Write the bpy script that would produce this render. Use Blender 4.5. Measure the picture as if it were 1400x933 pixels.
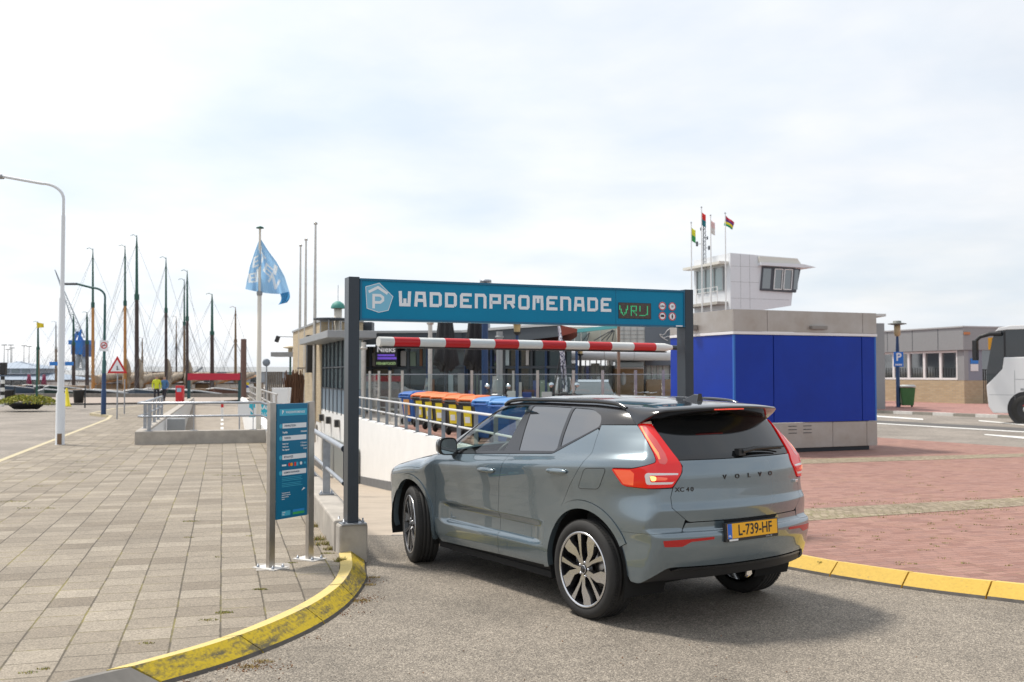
import bpy, bmesh, math, random
import numpy as np
from mathutils import Vector, Matrix, Euler
from mathutils.geometry import delaunay_2d_cdt, tessellate_polygon
for o in list(bpy.data.objects): bpy.data.objects.remove(o)
R = math.radians
scene = bpy.context.scene
C = scene.collection
# ---------------------------------------------------------------- camera
FPX, CH, PITCH = 1361.0, 1.81, math.atan(45.5 / 1361.0)
cam = bpy.data.cameras.new('camera'); camo = bpy.data.objects.new('camera', cam); C.objects.link(camo)
camo.location = (0, 0, CH); camo.rotation_euler = (R(90) + PITCH, 0, 0)
cam.sensor_width = 36; cam.lens = 35.0; cam.clip_start = .05; cam.clip_end = 6000
cam.dof.use_dof = True; cam.dof.focus_distance = 8.6; cam.dof.aperture_fstop = 3.2
scene.camera = camo
# ---------------------------------------------------------------- world and sun
SUN_EL, SUN_DIR = R(60), Vector((-.87, .48, 0)).normalized()      # horizontal direction towards the sun
w = bpy.data.worlds.new('World'); scene.world = w; w.use_nodes = True
nt = w.node_tree; nt.nodes.clear()
def N(t, **k):
    n = nt.nodes.new(t)
    for a, b in k.items(): setattr(n, a, b)
    return n
out = N('ShaderNodeOutputWorld'); bg = N('ShaderNodeBackground'); bg.inputs[1].default_value = 1
sky = N('ShaderNodeTexSky', sky_type='NISHITA', sun_disc=False)
sky.sun_elevation = SUN_EL; sky.sun_rotation = math.atan2(SUN_DIR.x, SUN_DIR.y); sky.dust_density = 2.0; sky.air_density = 1.0
sc = N('ShaderNodeVectorMath', operation='SCALE'); sc.inputs['Scale'].default_value = .10
nt.links.new(sky.outputs[0], sc.inputs[0])
tc = N('ShaderNodeTexCoord'); sep = N('ShaderNodeSeparateXYZ'); nt.links.new(tc.outputs['Generated'], sep.inputs[0])
# thin high cloud, on a plane far above: direction / height
mz = N('ShaderNodeMath', operation='MAXIMUM'); nt.links.new(sep.outputs[2], mz.inputs[0]); mz.inputs[1].default_value = .0
az = N('ShaderNodeMath', operation='ADD'); nt.links.new(mz.outputs[0], az.inputs[0]); az.inputs[1].default_value = .22
dv = N('ShaderNodeVectorMath', operation='DIVIDE'); nt.links.new(tc.outputs['Generated'], dv.inputs[0])
cb = N('ShaderNodeCombineXYZ')
for i in range(3): nt.links.new(az.outputs[0], cb.inputs[i])
nt.links.new(cb.outputs[0], dv.inputs[1])
mp = N('ShaderNodeMapping'); mp.inputs['Scale'].default_value = (1.0, 1.0, 3.0); mp.inputs['Rotation'].default_value = (0, 0, R(25)); mp.inputs['Location'].default_value = (3.1, 1.7, 0)
nt.links.new(dv.outputs[0], mp.inputs[0])
n1 = N('ShaderNodeTexNoise'); n1.inputs['Scale'].default_value = 1.1; n1.inputs['Detail'].default_value = 7; n1.inputs['Roughness'].default_value = .52; n1.inputs['Distortion'].default_value = .35
nt.links.new(mp.outputs[0], n1.inputs['Vector'])
cr = N('ShaderNodeValToRGB'); cr.color_ramp.elements[0].position = .34; cr.color_ramp.elements[0].color = (.74, .74, .74, 1); cr.color_ramp.elements[1].position = .66; cr.color_ramp.elements[1].color = (.97, .97, .97, 1)
nt.links.new(n1.outputs[0], cr.inputs[0])
n2 = N('ShaderNodeTexNoise'); n2.inputs['Scale'].default_value = 2.3; n2.inputs['Detail'].default_value = 6
nt.links.new(mp.outputs[0], n2.inputs['Vector'])
cr2 = N('ShaderNodeValToRGB'); cr2.color_ramp.elements[0].position = .3; cr2.color_ramp.elements[0].color = (.60, .655, .72, 1); cr2.color_ramp.elements[1].position = .7; cr2.color_ramp.elements[1].color = (.745, .75, .76, 1)
nt.links.new(n2.outputs[0], cr2.inputs[0])
mx = N('ShaderNodeMix', data_type='RGBA'); nt.links.new(cr.outputs[0], mx.inputs[0]); nt.links.new(sc.outputs[0], mx.inputs[6]); nt.links.new(cr2.outputs[0], mx.inputs[7])
dt = N('ShaderNodeVectorMath', operation='DOT_PRODUCT'); nt.links.new(tc.outputs['Generated'], dt.inputs[0]); dt.inputs[1].default_value = (SUN_DIR.x * .9, SUN_DIR.y * .9, .25)
gm = N('ShaderNodeMapRange'); gm.inputs[1].default_value = -.2; gm.inputs[2].default_value = 1; gm.inputs[3].default_value = .92; gm.inputs[4].default_value = 1.14; nt.links.new(dt.outputs['Value'], gm.inputs[0])
gs = N('ShaderNodeVectorMath', operation='SCALE'); nt.links.new(mx.outputs[2], gs.inputs[0]); nt.links.new(gm.outputs[0], gs.inputs['Scale']); nt.links.new(gs.outputs[0], bg.inputs[0]); nt.links.new(bg.outputs[0], out.inputs[0])
sun = bpy.data.lights.new('sun', 'SUN'); suno = bpy.data.objects.new('sun', sun); C.objects.link(suno)
sun.energy = 2.7; sun.angle = R(8); sun.color = (1, .94, .85)
sd = Vector((SUN_DIR.x * math.cos(SUN_EL), SUN_DIR.y * math.cos(SUN_EL), math.sin(SUN_EL)))
suno.rotation_euler = sd.to_track_quat('Z', 'Y').to_euler()
scene.view_settings.view_transform = 'Standard'; scene.view_settings.look = 'None'
scene.view_settings.exposure = 0.50; scene.view_settings.gamma = 1; scene.view_settings.use_curve_mapping = False
scene.cycles.max_bounces = 8; scene.cycles.transparent_max_bounces = 16

# ---------------------------------------------------------------- helpers
def ray(px, py):
    u = (466.5 - py) / FPX; c, s = math.cos(PITCH), math.sin(PITCH)
    return Vector(((px - 700) / FPX, c - u * s, s + u * c))
def G(px, py, z=0.0):                       # where the sight line meets the level z
    d = ray(px, py); t = (z - CH) / d.z
    return Vector((d.x * t, d.y * t, z))
def A(px, py, Y):                           # point on the sight line at depth Y
    d = ray(px, py); t = Y / d.y
    return Vector((d.x * t, Y, CH + d.z * t))
MATS = {}
def mat(name, col, rough=.6, metal=0, var=0., vscale=8., bump=0., bscale=60., emit=None, estr=0, alpha=None, trans=0, ior=None, coat=0, dirt=None, spec=None):
    if name in MATS: return MATS[name]
    m = bpy.data.materials.new(name); MATS[name] = m; m.use_nodes = True
    t = m.node_tree; b = t.nodes['Principled BSDF']; L = t.links
    c4 = (*col, 1); b.inputs['Base Color'].default_value = c4; b.inputs['Roughness'].default_value = rough; b.inputs['Metallic'].default_value = metal
    if coat: b.inputs['Coat Weight'].default_value = coat; b.inputs['Coat Roughness'].default_value = .02; b.inputs['Coat IOR'].default_value = 1.5 if coat < 1 else 1.75
    if ior: b.inputs['IOR'].default_value = ior
    if spec is not None: b.inputs['Specular IOR Level'].default_value = spec
    if trans: b.inputs['Transmission Weight'].default_value = trans
    if alpha is not None: b.inputs['Alpha'].default_value = alpha
    if emit: b.inputs['Emission Color'].default_value = (*emit, 1); b.inputs['Emission Strength'].default_value = estr
    tcn = t.nodes.new('ShaderNodeTexCoord')
    if var or dirt:
        nz = t.nodes.new('ShaderNodeTexNoise'); nz.inputs['Scale'].default_value = vscale; nz.inputs['Detail'].default_value = 6; nz.inputs['Roughness'].default_value = .65
        L.new(tcn.outputs['Object'], nz.inputs['Vector'])
        cr = t.nodes.new('ShaderNodeValToRGB'); e = cr.color_ramp.elements
        e[0].position = .3; e[1].position = .7
        lo = dirt if dirt else tuple(max(0, x * (1 - var)) for x in col); hi = tuple(min(1, x * (1 + (var if not dirt else .06))) for x in col)
        e[0].color = (*lo, 1); e[1].color = (*hi, 1)
        L.new(nz.outputs[0], cr.inputs[0]); L.new(cr.outputs[0], b.inputs['Base Color'])
        mr = t.nodes.new('ShaderNodeMapRange'); mr.inputs[3].default_value = max(.02, rough - .08); mr.inputs[4].default_value = min(1, rough + .08)
        L.new(nz.outputs[0], mr.inputs[0]); L.new(mr.outputs[0], b.inputs['Roughness'])
    if bump:
        nb = t.nodes.new('ShaderNodeTexNoise'); nb.inputs['Scale'].default_value = bscale; nb.inputs['Detail'].default_value = 5
        L.new(tcn.outputs['Object'], nb.inputs['Vector'])
        bp = t.nodes.new('ShaderNodeBump'); bp.inputs['Strength'].default_value = bump; bp.inputs['Distance'].default_value = .01
        L.new(nb.outputs[0], bp.inputs['Height']); L.new(bp.outputs[0], b.inputs['Normal'])
    return m
def tag(o, label=None, cat=None, group=None, kind=None):
    if label: o['label'] = label
    if cat: o['category'] = cat
    if group: o['group'] = group
    if kind: o['kind'] = kind
    return o
def thing(name, label, cat, loc=(0, 0, 0), rz=0, group=None):
    o = bpy.data.objects.new(name, None); C.objects.link(o); o.empty_display_size = .2
    o.location = loc; o.rotation_euler = (0, 0, rz)
    return tag(o, label, cat, group)
def copy_tree(o, parent=None):
    c = o.copy(); C.objects.link(c); c.parent = parent
    for ch in list(o.children): copy_tree(ch, c)
    return c
def meshobj(name, verts, faces, m, parent=None, smooth=False, mi=None):
    me = bpy.data.meshes.new(name); me.from_pydata([tuple(v) for v in verts], [], faces)
    for q in (m if isinstance(m, (list, tuple)) else [m]): me.materials.append(q)
    if smooth: me.polygons.foreach_set('use_smooth', [True] * len(me.polygons))
    if mi is not None: me.polygons.foreach_set('material_index', mi)
    o = bpy.data.objects.new(name, me); C.objects.link(o); o.parent = parent
    return o
class MB:
    def __init__(s): s.v = []; s.f = []; s.m = []; s.mats = []; s.sm = []
    def mi(s, m):
        if m not in s.mats: s.mats.append(m)
        return s.mats.index(m)
    def add(s, vs, fs, m, smooth=False):
        b = len(s.v); s.v += [tuple(v) for v in vs]
        for f in fs: s.f.append(tuple(b + i for i in f)); s.m.append(s.mi(m)); s.sm.append(smooth)
        return s
    def box(s, c, size, m, rz=0, M=None, top=1.0, topy=None):
        x, y, z = (q / 2 for q in size); ty = top if topy is None else topy
        P = [Vector((a * (top if k > 0 else 1), b * (ty if k > 0 else 1), k * z)) for k in (-1, 1) for a, b in ((-x, -y), (x, -y), (x, y), (-x, y))]
        T = M if M is not None else Matrix.Rotation(rz, 3, 'Z')
        P = [T @ p + Vector(c) for p in P]
        return s.add(P, [(3, 2, 1, 0), (4, 5, 6, 7), (0, 1, 5, 4), (1, 2, 6, 5), (2, 3, 7, 6), (3, 0, 4, 7)], m)
    def bar(s, a, b, w, h, m, up=(0, 0, 1)):          # box beam from a to b, w across, h along up
        a = Vector(a); b = Vector(b); d = (b - a); L = d.length; d.normalize(); u = Vector(up)
        sx = d.cross(u)
        if sx.length < 1e-4: sx = d.cross(Vector((1, 0, 0)))
        sx.normalize(); u = sx.cross(d).normalized()
        M = Matrix((sx, d, u)).transposed()
        return s.box((a + b) / 2, (w, L, h), m, M=M)
    def prism(s, pts, ext, m):                        # polygon of 3D points extruded by a vector
        n = len(pts); P = [Vector(p) for p in pts]; e = Vector(ext); Q = [p + e for p in P]
        tris = tessellate_polygon([P])
        nrm = Vector((0, 0, 0))
        for i in range(n): nrm += P[i].cross(P[(i + 1) % n])
        flip = nrm.dot(e) > 0
        f = []
        for t in tris:
            tn = (P[t[1]] - P[t[0]]).cross(P[t[2]] - P[t[0]])
            t = tuple(t) if tn.dot(e) < 0 else tuple(reversed(t))
            f.append(t); f.append(tuple(n + i for i in reversed(t)))
        for i in range(n):
            j = (i + 1) % n; q = (i, j, n + j, n + i); f.append(q if flip else tuple(reversed(q)))
        return s.add(P + Q, f, m)
    def tube(s, pts, r, m, n=10, caps=True):
        pts = [Vector(p) for p in pts]; rs = r if isinstance(r, (list, tuple)) else [r] * len(pts)
        V = []; F = []; prev = None
        for i, p in enumerate(pts):
            d = (pts[min(i + 1, len(pts) - 1)] - pts[max(i - 1, 0)]).normalized()
            if prev is None:
                a = Vector((0, 0, 1)) if abs(d.z) < .9 else Vector((1, 0, 0)); x = d.cross(a).normalized()
            else: x = (prev - d * prev.dot(d)).normalized()
            prev = x; y = d.cross(x)
            V += [p + (x * math.cos(2 * math.pi * k / n) + y * math.sin(2 * math.pi * k / n)) * rs[i] for k in range(n)]
        for i in range(len(pts) - 1):
            for k in range(n):
                a = i * n + k; b = i * n + (k + 1) % n; F.append((a, b, b + n, a + n))
        s.add(V, F, m, True)
        if caps:
            s.add(V[:n], [tuple(reversed(range(n)))], m); s.add(V[-n:], [tuple(range(n))], m)
        return s
    def lathe(s, prof, m, c=(0, 0, 0), n=24, M=None, smooth=True, ms=None):
        V = []; F = []; T = M or Matrix.Identity(3); k = len(prof); c = Vector(c)
        for i in range(n):
            a = 2 * math.pi * i / n
            V += [T @ Vector((r * math.cos(a), r * math.sin(a), z)) + c for r, z in prof]
        for j in range(k - 1):
            F = []
            for i in range(n):
                i2 = (i + 1) % n; F.append((i * k + j, i2 * k + j, i2 * k + j + 1, i * k + j + 1))
            if ms: s.add(V, F, ms[j], smooth)
            elif j == 0: allF = F
            else: allF += F
        if not ms: s.add(V, allF, m, smooth)
        return s
    def disc(s, c, r, m, n=20, M=None, z=0):
        T = M or Matrix.Identity(3); c = Vector(c)
        return s.add([T @ Vector((r * math.cos(2 * math.pi * i / n), r * math.sin(2 * math.pi * i / n), z)) + c for i in range(n)], [tuple(range(n))], m)
    def quad(s, a, b, c, d, m): return s.add([a, b, c, d], [(0, 1, 2, 3)], m)
    def build(s, name, parent=None, bevel=0, seg=2, clean=False):
        me = bpy.data.meshes.new(name); me.from_pydata(s.v, [], s.f)
        for q in s.mats: me.materials.append(q)
        me.polygons.foreach_set('material_index', s.m); me.polygons.foreach_set('use_smooth', s.sm)
        o = bpy.data.objects.new(name, me); C.objects.link(o); o.parent = parent
        if bevel:
            b = o.modifiers.new('bevel', 'BEVEL'); b.width = bevel; b.segments = seg; b.limit_method = 'ANGLE'; b.angle_limit = R(50)
        return o
def text_mesh(txt, size, depth, bold=0.0, align='CENTER', spacing=1.0):
    cu = bpy.data.curves.new('lettering', 'FONT'); cu.body = txt; cu.size = size; cu.extrude = depth; cu.offset = bold; cu.align_x = align; cu.align_y = 'CENTER'; cu.space_character = spacing; cu.resolution_u = 3
    o = bpy.data.objects.new('lettering', cu); C.objects.link(o)
    bpy.context.view_layer.update()
    me = bpy.data.meshes.new_from_object(o.evaluated_get(bpy.context.evaluated_depsgraph_get()))
    bpy.data.objects.remove(o); bpy.data.curves.remove(cu)
    return me
def add_text(mb, txt, size, depth, m, M, bold=0, align='CENTER', sx=1.0, spacing=1.0):
    me = text_mesh(txt, size, depth, bold, align, spacing)
    mb.add([M @ Vector((v.co.x * sx, v.co.y, v.co.z)) for v in me.vertices], [tuple(p.vertices) for p in me.polygons], m)
    bpy.data.meshes.remove(me)
def frame(origin, xdir, up=(0, 0, 1)):               # 4x4 whose x runs along xdir, y up, z out of the face
    x = Vector(xdir).normalized(); y = Vector(up); y = (y - x * y.dot(x)).normalized(); z = x.cross(y)
    M = Matrix((x, y, z)).transposed().to_4x4(); M.translation = Vector(origin); return M
# ---------------------------------------------------------------- car body surface (an implicit solid)
def _table(pts, lo, hi, sig, n=1600):
    xs = np.linspace(lo, hi, n); p = np.array(pts, float)
    ys = np.interp(xs, p[:, 0], p[:, 1])
    st = xs[1] - xs[0]; k = max(1, int(3 * sig / st)); t = np.arange(-k, k + 1) * st
    g = np.exp(-t * t / (2 * sig * sig)); g /= g.sum()
    ys = np.convolve(np.pad(ys, k, mode='edge'), g, mode='valid')
    return lambda v: np.interp(v, xs, ys)
T_w = _table([(0, .80), (.20, .83), (.26, .868), (.34, .892), (.44, .900), (.62, .896), (.80, .908), (.93, .924), (1.0, .930),
              (1.045, .922), (1.09, .880), (1.13, .862), (1.50, .685), (1.60, .62), (1.75, .5)], 0, 2, .014)
T_zs = _table([(-1, .17), (-.3, .14), (.45, .085), (1.05, .04), (1.86, -.01), (2.6, -.03), (3.6, -.06)], -1, 4, .15)
T_top = _table([(-1.2, 1.50), (-.6, 1.565), (-.3, 1.600), (.2, 1.628), (.8, 1.635), (1.2, 1.628), (1.47, 1.600), (2.42, 1.115),
                (2.46, 1.085), (2.8, 1.06), (3.15, 1.005), (3.4, .94), (3.6, .86), (4, .6)], -1.5, 4, .045)
T_cam = _table([(-1, .05), (1.2, .05), (1.7, .07), (2.4, .07), (2.6, .06), (3.6, .10)], -1.5, 4, .08)
T_rear = _table([(0, -.60), (.25, -.68), (.36, -.78), (.50, -.835), (.60, -.862), (.675, -.868), (.700, -.860), (.715, -.815), (.80, -.825),
                 (.86, -.830), (.90, -.808), (1.0, -.800), (1.10, -.795), (1.18, -.770), (1.22, -.745), (1.50, -.50), (1.65, -.37), (1.8, -.2)], 0, 2, .008)
T_front = _table([(0, 3.3), (.2, 3.42), (.35, 3.53), (.6, 3.57), (.8, 3.56), (.93, 3.51), (1.05, 3.38), (1.8, 3.3)], 0, 2, .02)
def _sm(a, b, k):
    h = np.maximum(k - np.abs(a - b), 0) / k
    return np.maximum(a, b) + h * h * k * .25
def _ss(v, a, b):
    t = np.clip((v - a) / (b - a), 0, 1); return t * t * (3 - 2 * t)
def halfwidth(x, z):
    zz = z - T_zs(x) * _ss(z, .55, 1.0) * (1 - .8 * _ss(z, 1.3, 1.6))
    w = T_w(zz)
    w = w - .115 * np.clip((.25 - x) / 1.05, 0, 2) ** 2.2 - .13 * np.clip((x - 2.3) / 1.2, 0, 2) ** 2.3
    w = w - .055 * _ss(z, .75, 1.0) * _ss(-x, .1, .7)
    w = w - .025 * _ss(z, 1.2, 1.4) * _ss(-x, 0, .45)
    sc = _ss(x, .50, .70) * (1 - _ss(x, 1.98, 2.16))
    w = w - .026 * sc * _ss(z, .455, .50) * (1 - _ss(z, .60, .66))
    w = w - .018 * _ss(z, 1.15, 1.35) * _ss(-x, -.2, .4)
    return w
def F_body(x, y, z):
    ay = np.abs(y)
    side = ay - halfwidth(x, z)
    top = (z - (T_top(x) - T_cam(x) * (ay / .7) ** 2)) * .9
    rear = T_rear(z) + .17 * (ay / .8) ** 2.3 - x
    front = x - (T_front(z) - .24 * (ay / .8) ** 2.4)
    f = _sm(side, top, .09)
    f = _sm(f, _sm(rear, side, .02), .001) if False else _sm(f, rear, .05)
    return _sm(f, front, .10)
def F_grad(p):
    e = 1.5e-3; g = np.zeros_like(p)
    for i in range(3):
        d = np.zeros(3); d[i] = e
        g[:, i] = F_body(*(p + d).T) - F_body(*(p - d).T)
    return g / np.linalg.norm(g, axis=1)[:, None]
XA, XB, RF = .15, 2.65, .9
def _rays(s):
    s = np.asarray(s, float)
    th = np.where(s < XA, (XA - s) / RF, 0); tf = np.where(s > XB, (s - XB) / RF, 0)
    ox = np.clip(s, XA, XB)
    dx = np.where(s < XA, -np.sin(th), np.where(s > XB, np.sin(tf), 0)); dy = np.where(s < XA, np.cos(th), np.where(s > XB, np.cos(tf), 1.))
    return ox, dx, dy
def surf_ring(s, z):
    s = np.asarray(s, float); z = np.asarray(z, float)
    ox, dx, dy = _rays(s); lo = np.zeros_like(s); hi = np.full_like(s, 1.6)
    for _ in range(34):
        m = (lo + hi) / 2; f = F_body(ox + dx * m, dy * m, z)
        lo = np.where(f < 0, m, lo); hi = np.where(f < 0, hi, m)
    return np.stack([ox + dx * lo, dy * lo, z], 1)
def surf_top(x, y):
    x = np.asarray(x, float); y = np.asarray(y, float); lo = np.full_like(x, .5); hi = np.full_like(x, 1.9)
    for _ in range(34):
        m = (lo + hi) / 2; f = F_body(x, y, m)
        lo = np.where(f < 0, m, lo); hi = np.where(f < 0, hi, m)
    return np.stack([x, y, lo], 1)
SC = XA - RF * math.pi / 2        # s of the rear centre line
SFC = XB + RF * math.pi / 2
_SG = np.linspace(SC - 1.5, SFC + 1.4, 1400); _SCACHE = {}
def s_of(kind, v, z):
    # 'x': left flank point with that x ; 'y': rear face point with that y ; 'f': front face point with that y
    k = round(z, 4)
    if k not in _SCACHE: _SCACHE[k] = surf_ring(_SG, np.full_like(_SG, z))
    P = _SCACHE[k]
    if kind == 'x':
        if XA <= v <= XB: return v
        m = (_SG >= SC) & (_SG <= SFC); return float(np.interp(v, np.maximum.accumulate(P[m, 0]), _SG[m]))
    if kind == 'y':
        m = _SG <= XA; return float(np.interp(v, np.maximum.accumulate(P[m, 1]), _SG[m]))
    m = _SG >= XB; return float(np.interp(-v, np.maximum.accumulate(-P[m, 1]), _SG[m]))
# ---------------------------------------------------------------- car
def pip(pt, poly):
    x, y = pt; c = False; n = len(poly); j = n - 1
    for i in range(n):
        a, b = poly[i], poly[j]
        if (a[1] > y) != (b[1] > y) and x < (b[0] - a[0]) * (y - a[1]) / (b[1] - a[1]) + a[0]: c = not c
        j = i
    return c
def vpip(Q, poly):
    c = np.zeros(len(Q), bool); j = len(poly) - 1; X, Y = Q[:, 0], Q[:, 1]
    for i in range(len(poly)):
        a, b = poly[i], poly[j]
        if a[1] != b[1]: c ^= ((a[1] > Y) != (b[1] > Y)) & (X < (b[0] - a[0]) * (Y - a[1]) / (b[1] - a[1]) + a[0])
        j = i
    return c
def inset(poly, g):
    n = len(poly); ar = sum(poly[i][0] * poly[(i + 1) % n][1] - poly[(i + 1) % n][0] * poly[i][1] for i in range(n))
    sg = 1 if ar > 0 else -1; out = []
    for i in range(n):
        p0, p1, p2 = Vector(poly[i - 1]), Vector(poly[i]), Vector(poly[(i + 1) % n])
        d1 = (p1 - p0).normalized(); d2 = (p2 - p1).normalized()
        n1 = Vector((-d1.y, d1.x)) * sg; n2 = Vector((-d2.y, d2.x)) * sg
        b = n1 + n2; q = max(.35, 1 + n1.dot(n2)); out.append(tuple(p1 + b * (g / q)))
    return out
def roundp(poly):                                     # (a, b, r): corner rounded by r
    out = []; n = len(poly)
    for i in range(n):
        p = poly[i]
        if len(p) < 3 or not p[2]: out.append((p[0], p[1])); continue
        a = Vector(poly[i - 1][:2]); c = Vector(poly[(i + 1) % n][:2]); b = Vector(p[:2]); r = p[2]
        s = b + (a - b).normalized() * min(r, (a - b).length * .49); e = b + (c - b).normalized() * min(r, (c - b).length * .49)
        for k in range(6):
            t = k / 5; out.append(tuple(s * (1 - t) ** 2 + b * 2 * t * (1 - t) + e * t * t))
    return out
def densify(poly, st):
    out = []
    for i in range(len(poly)):
        a = Vector(poly[i]); b = Vector(poly[(i + 1) % len(poly)]); k = max(1, math.ceil((b - a).length / st))
        out += [tuple(a + (b - a) * (j / k)) for j in range(k)]
    return out
def patch(name, mode, poly, m, parent, off=0., gap=.002, thick=.016, step=.028, holes=(), side=1, hgap=None):
    P = densify(inset(roundp(poly), gap), step * .6); loops = [P]
    for h in holes: loops.append(densify(inset(roundp(h), -(gap if hgap is None else hgap)), step * .6))
    pts = []; edges = []
    for L in loops:
        b = len(pts); pts += [Vector(p) for p in L]; edges += [(b + i, b + (i + 1) % len(L)) for i in range(len(L))]
    xs = [p[0] for p in P]; ys = [p[1] for p in P]; rnd = .13
    gx = np.arange(min(xs) + step * .5, max(xs), step); gy = np.arange(min(ys) + step * .4, max(ys), step)
    B = np.array([p for L in loops for p in L])
    GX, GY = np.meshgrid(gx, gy, indexing='ij'); Q = np.stack([GX.ravel(), GY.ravel()], 1)
    ok = vpip(Q, P)
    for h in loops[1:]: ok &= ~vpip(Q, h)
    Q = Q[ok]
    if len(Q):
        for k in range(0, len(Q), 400):
            q = Q[k:k + 400]; dd = np.min((q[:, None, 0] - B[None, :, 0]) ** 2 + (q[:, None, 1] - B[None, :, 1]) ** 2, axis=1)
            pts += [Vector((float(r[0]), float(r[1]))) for r, d_ in zip(q, dd) if d_ > (step * .42) ** 2]
    v, e, f, ov, oe, of = delaunay_2d_cdt(pts, edges, [], 0, 1e-6, True)
    V2 = [(p.x, p.y) for p in v]
    idx = {}
    for ni, orig in enumerate(ov):
        for o_ in orig: idx[o_] = ni
    a2 = np.array(V2); cen = np.array([a2[list(q)].mean(0) for q in f]); ok = vpip(cen, P)
    for h in loops[1:]: ok &= ~vpip(cen, h)
    F = [tuple(q) for q, k in zip(f, ok) if k]
    a = np.array(V2)
    S = surf_ring(a[:, 0], a[:, 1]) if mode == 'ring' else surf_top(a[:, 0], a[:, 1])
    Nn = F_grad(S); S = S + Nn * off
    if side < 0: S = S * np.array([1, -1, 1]); Nn = Nn * np.array([1, -1, 1])
    # orient
    t = F[0]; nn = np.cross(S[t[1]] - S[t[0]], S[t[2]] - S[t[0]])
    if nn.dot(Nn[t[0]]) < 0: F = [tuple(reversed(t)) for t in F]
    V = [tuple(p) for p in S]; NN = [tuple(n) for n in Nn]
    fe = set()
    for t in F:
        for i in range(len(t)): fe.add((t[i], t[(i + 1) % len(t)]))
    b = 0
    for L in loops:
        n = len(L); ids = [idx[b + i] for i in range(n)]; b += n
        if (ids[0], ids[1]) not in fe: ids = ids[::-1]
        ctr = S[ids].mean(0); b0 = len(V)
        for k in range(n):
            p0, p1, p2 = S[ids[k - 1]], S[ids[k]], S[ids[(k + 1) % n]]
            tn = p2 - p0; tn = tn / (np.linalg.norm(tn) + 1e-9); o_ = np.cross(tn, Nn[ids[k]])
            V.append(tuple(p1)); NN.append(tuple(o_)); V.append(tuple(p1 - Nn[ids[k]] * thick)); NN.append(tuple(o_))
        for k in range(n):
            k2 = (k + 1) % n; F.append((b0 + 2 * k2, b0 + 2 * k, b0 + 2 * k + 1, b0 + 2 * k2 + 1))
    me = bpy.data.meshes.new(name); me.from_pydata(V, [], F); me.materials.append(m)
    me.polygons.foreach_set('use_smooth', [True] * len(F)); me.normals_split_custom_set_from_vertices(NN)
    o = bpy.data.objects.new(name, me); C.objects.link(o); o.parent = parent
    return o
def sy(y, z): return (s_of('y', y, z), z)
def sx(x, z): return (s_of('x', x, z), z)
def mirror_s(poly): return [(2 * SC - p[0], *p[1:]) for p in poly[::-1]]
M_paint = mat('grey_blue_car_paint', (.145, .190, .218), .22, .5, coat=1.0)
M_black = mat('black_gloss_paint', (.012, .012, .013), .12, 0, coat=.6)
M_trim = mat('black_plastic_trim', (.018, .018, .019), .45)
M_dark = mat('dark_underbody', (.008, .008, .008), .9)
M_priv = mat('privacy_glass', (.020, .022, .024), .02, 0, ior=2.9)
M_rglass = mat('dark_rear_glass', (.006, .007, .008), .03, 0, ior=1.65)
M_rub = mat('tyre_rubber', (.022, .021, .020), .78, var=.2, vscale=20)
M_alu = mat('diamond_cut_alloy', (.66, .66, .68), .24, .95)
M_rimb = mat('black_rim_lacquer', (.012, .012, .013), .25, coat=.5)
M_red = mat('red_lamp_plastic', (.52, .004, .004), .14, coat=.5, emit=(1, .012, .01), estr=.16)
M_redlit = mat('lit_red_light_guide', (.8, .06, .03), .15, coat=1, emit=(1, .06, .03), estr=.42)
M_reddk = mat('dark_red_reflector', (.45, .005, .006), .15, coat=.4)
M_clear = mat('clear_lamp_lens', (.72, .70, .70), .1, coat=1, emit=(1, .62, .5), estr=.04)
M_seat = mat('seat_fabric', (.03, .032, .035), .8)
M_disc = mat('brake_disc_steel', (.35, .33, .31), .35, .9)
M_amber = mat('lit_lamp_bulb', (1, .5, .2), .3, emit=(1, .42, .12), estr=1.6)
def glass_mat(name, tint, refl):
    m = bpy.data.materials.new(name); MATS[name] = m; m.use_nodes = True; t = m.node_tree; t.nodes.clear(); L = t.links
    o = t.nodes.new('ShaderNodeOutputMaterial'); tr = t.nodes.new('ShaderNodeBsdfTransparent'); tr.inputs[0].default_value = (*tint, 1)
    gl = t.nodes.new('ShaderNodeBsdfGlossy'); gl.inputs['Roughness'].default_value = .015; lw = t.nodes.new('ShaderNodeLayerWeight'); lw.inputs[0].default_value = .5; pw = t.nodes.new('ShaderNodeMath'); pw.operation = 'POWER'; L.new(lw.outputs['Facing'], pw.inputs[0]); pw.inputs[1].default_value = 4.0
    r0 = ((refl - 1) / (refl + 1)) ** 2; fr = t.nodes.new('ShaderNodeMath'); fr.operation = 'MULTIPLY_ADD'; L.new(pw.outputs[0], fr.inputs[0]); fr.inputs[1].default_value = .9 - r0; fr.inputs[2].default_value = r0
    mx = t.nodes.new('ShaderNodeMixShader'); L.new(fr.outputs[0], mx.inputs[0]); L.new(tr.outputs[0], mx.inputs[1]); L.new(gl.outputs[0], mx.inputs[2]); L.new(mx.outputs[0], o.inputs[0])
    return m
M_glass = glass_mat('green_tinted_glass', (.84, .93, .89), 1.9)
CAR = thing('suv_car', 'grey blue suv with black roof turning into the ramp under the blue sign', 'car', (1.278, 7.96, 0), 2.169)
fc, frr, fro = (2.71, .37), .425, .478
rc, rr, ro = (.015, .37), .437, .502
def arcp(c, r, a0, a1, n=26): return [(c[0] + r * math.cos(R(a0 + (a1 - a0) * i / n)), c[1] + r * math.sin(R(a0 + (a1 - a0) * i / n))) for i in range(n + 1)]
fend_top = [(2.20, 1.062), (2.6, 1.018), (3.0, .955), (3.22, .905)]
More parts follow.
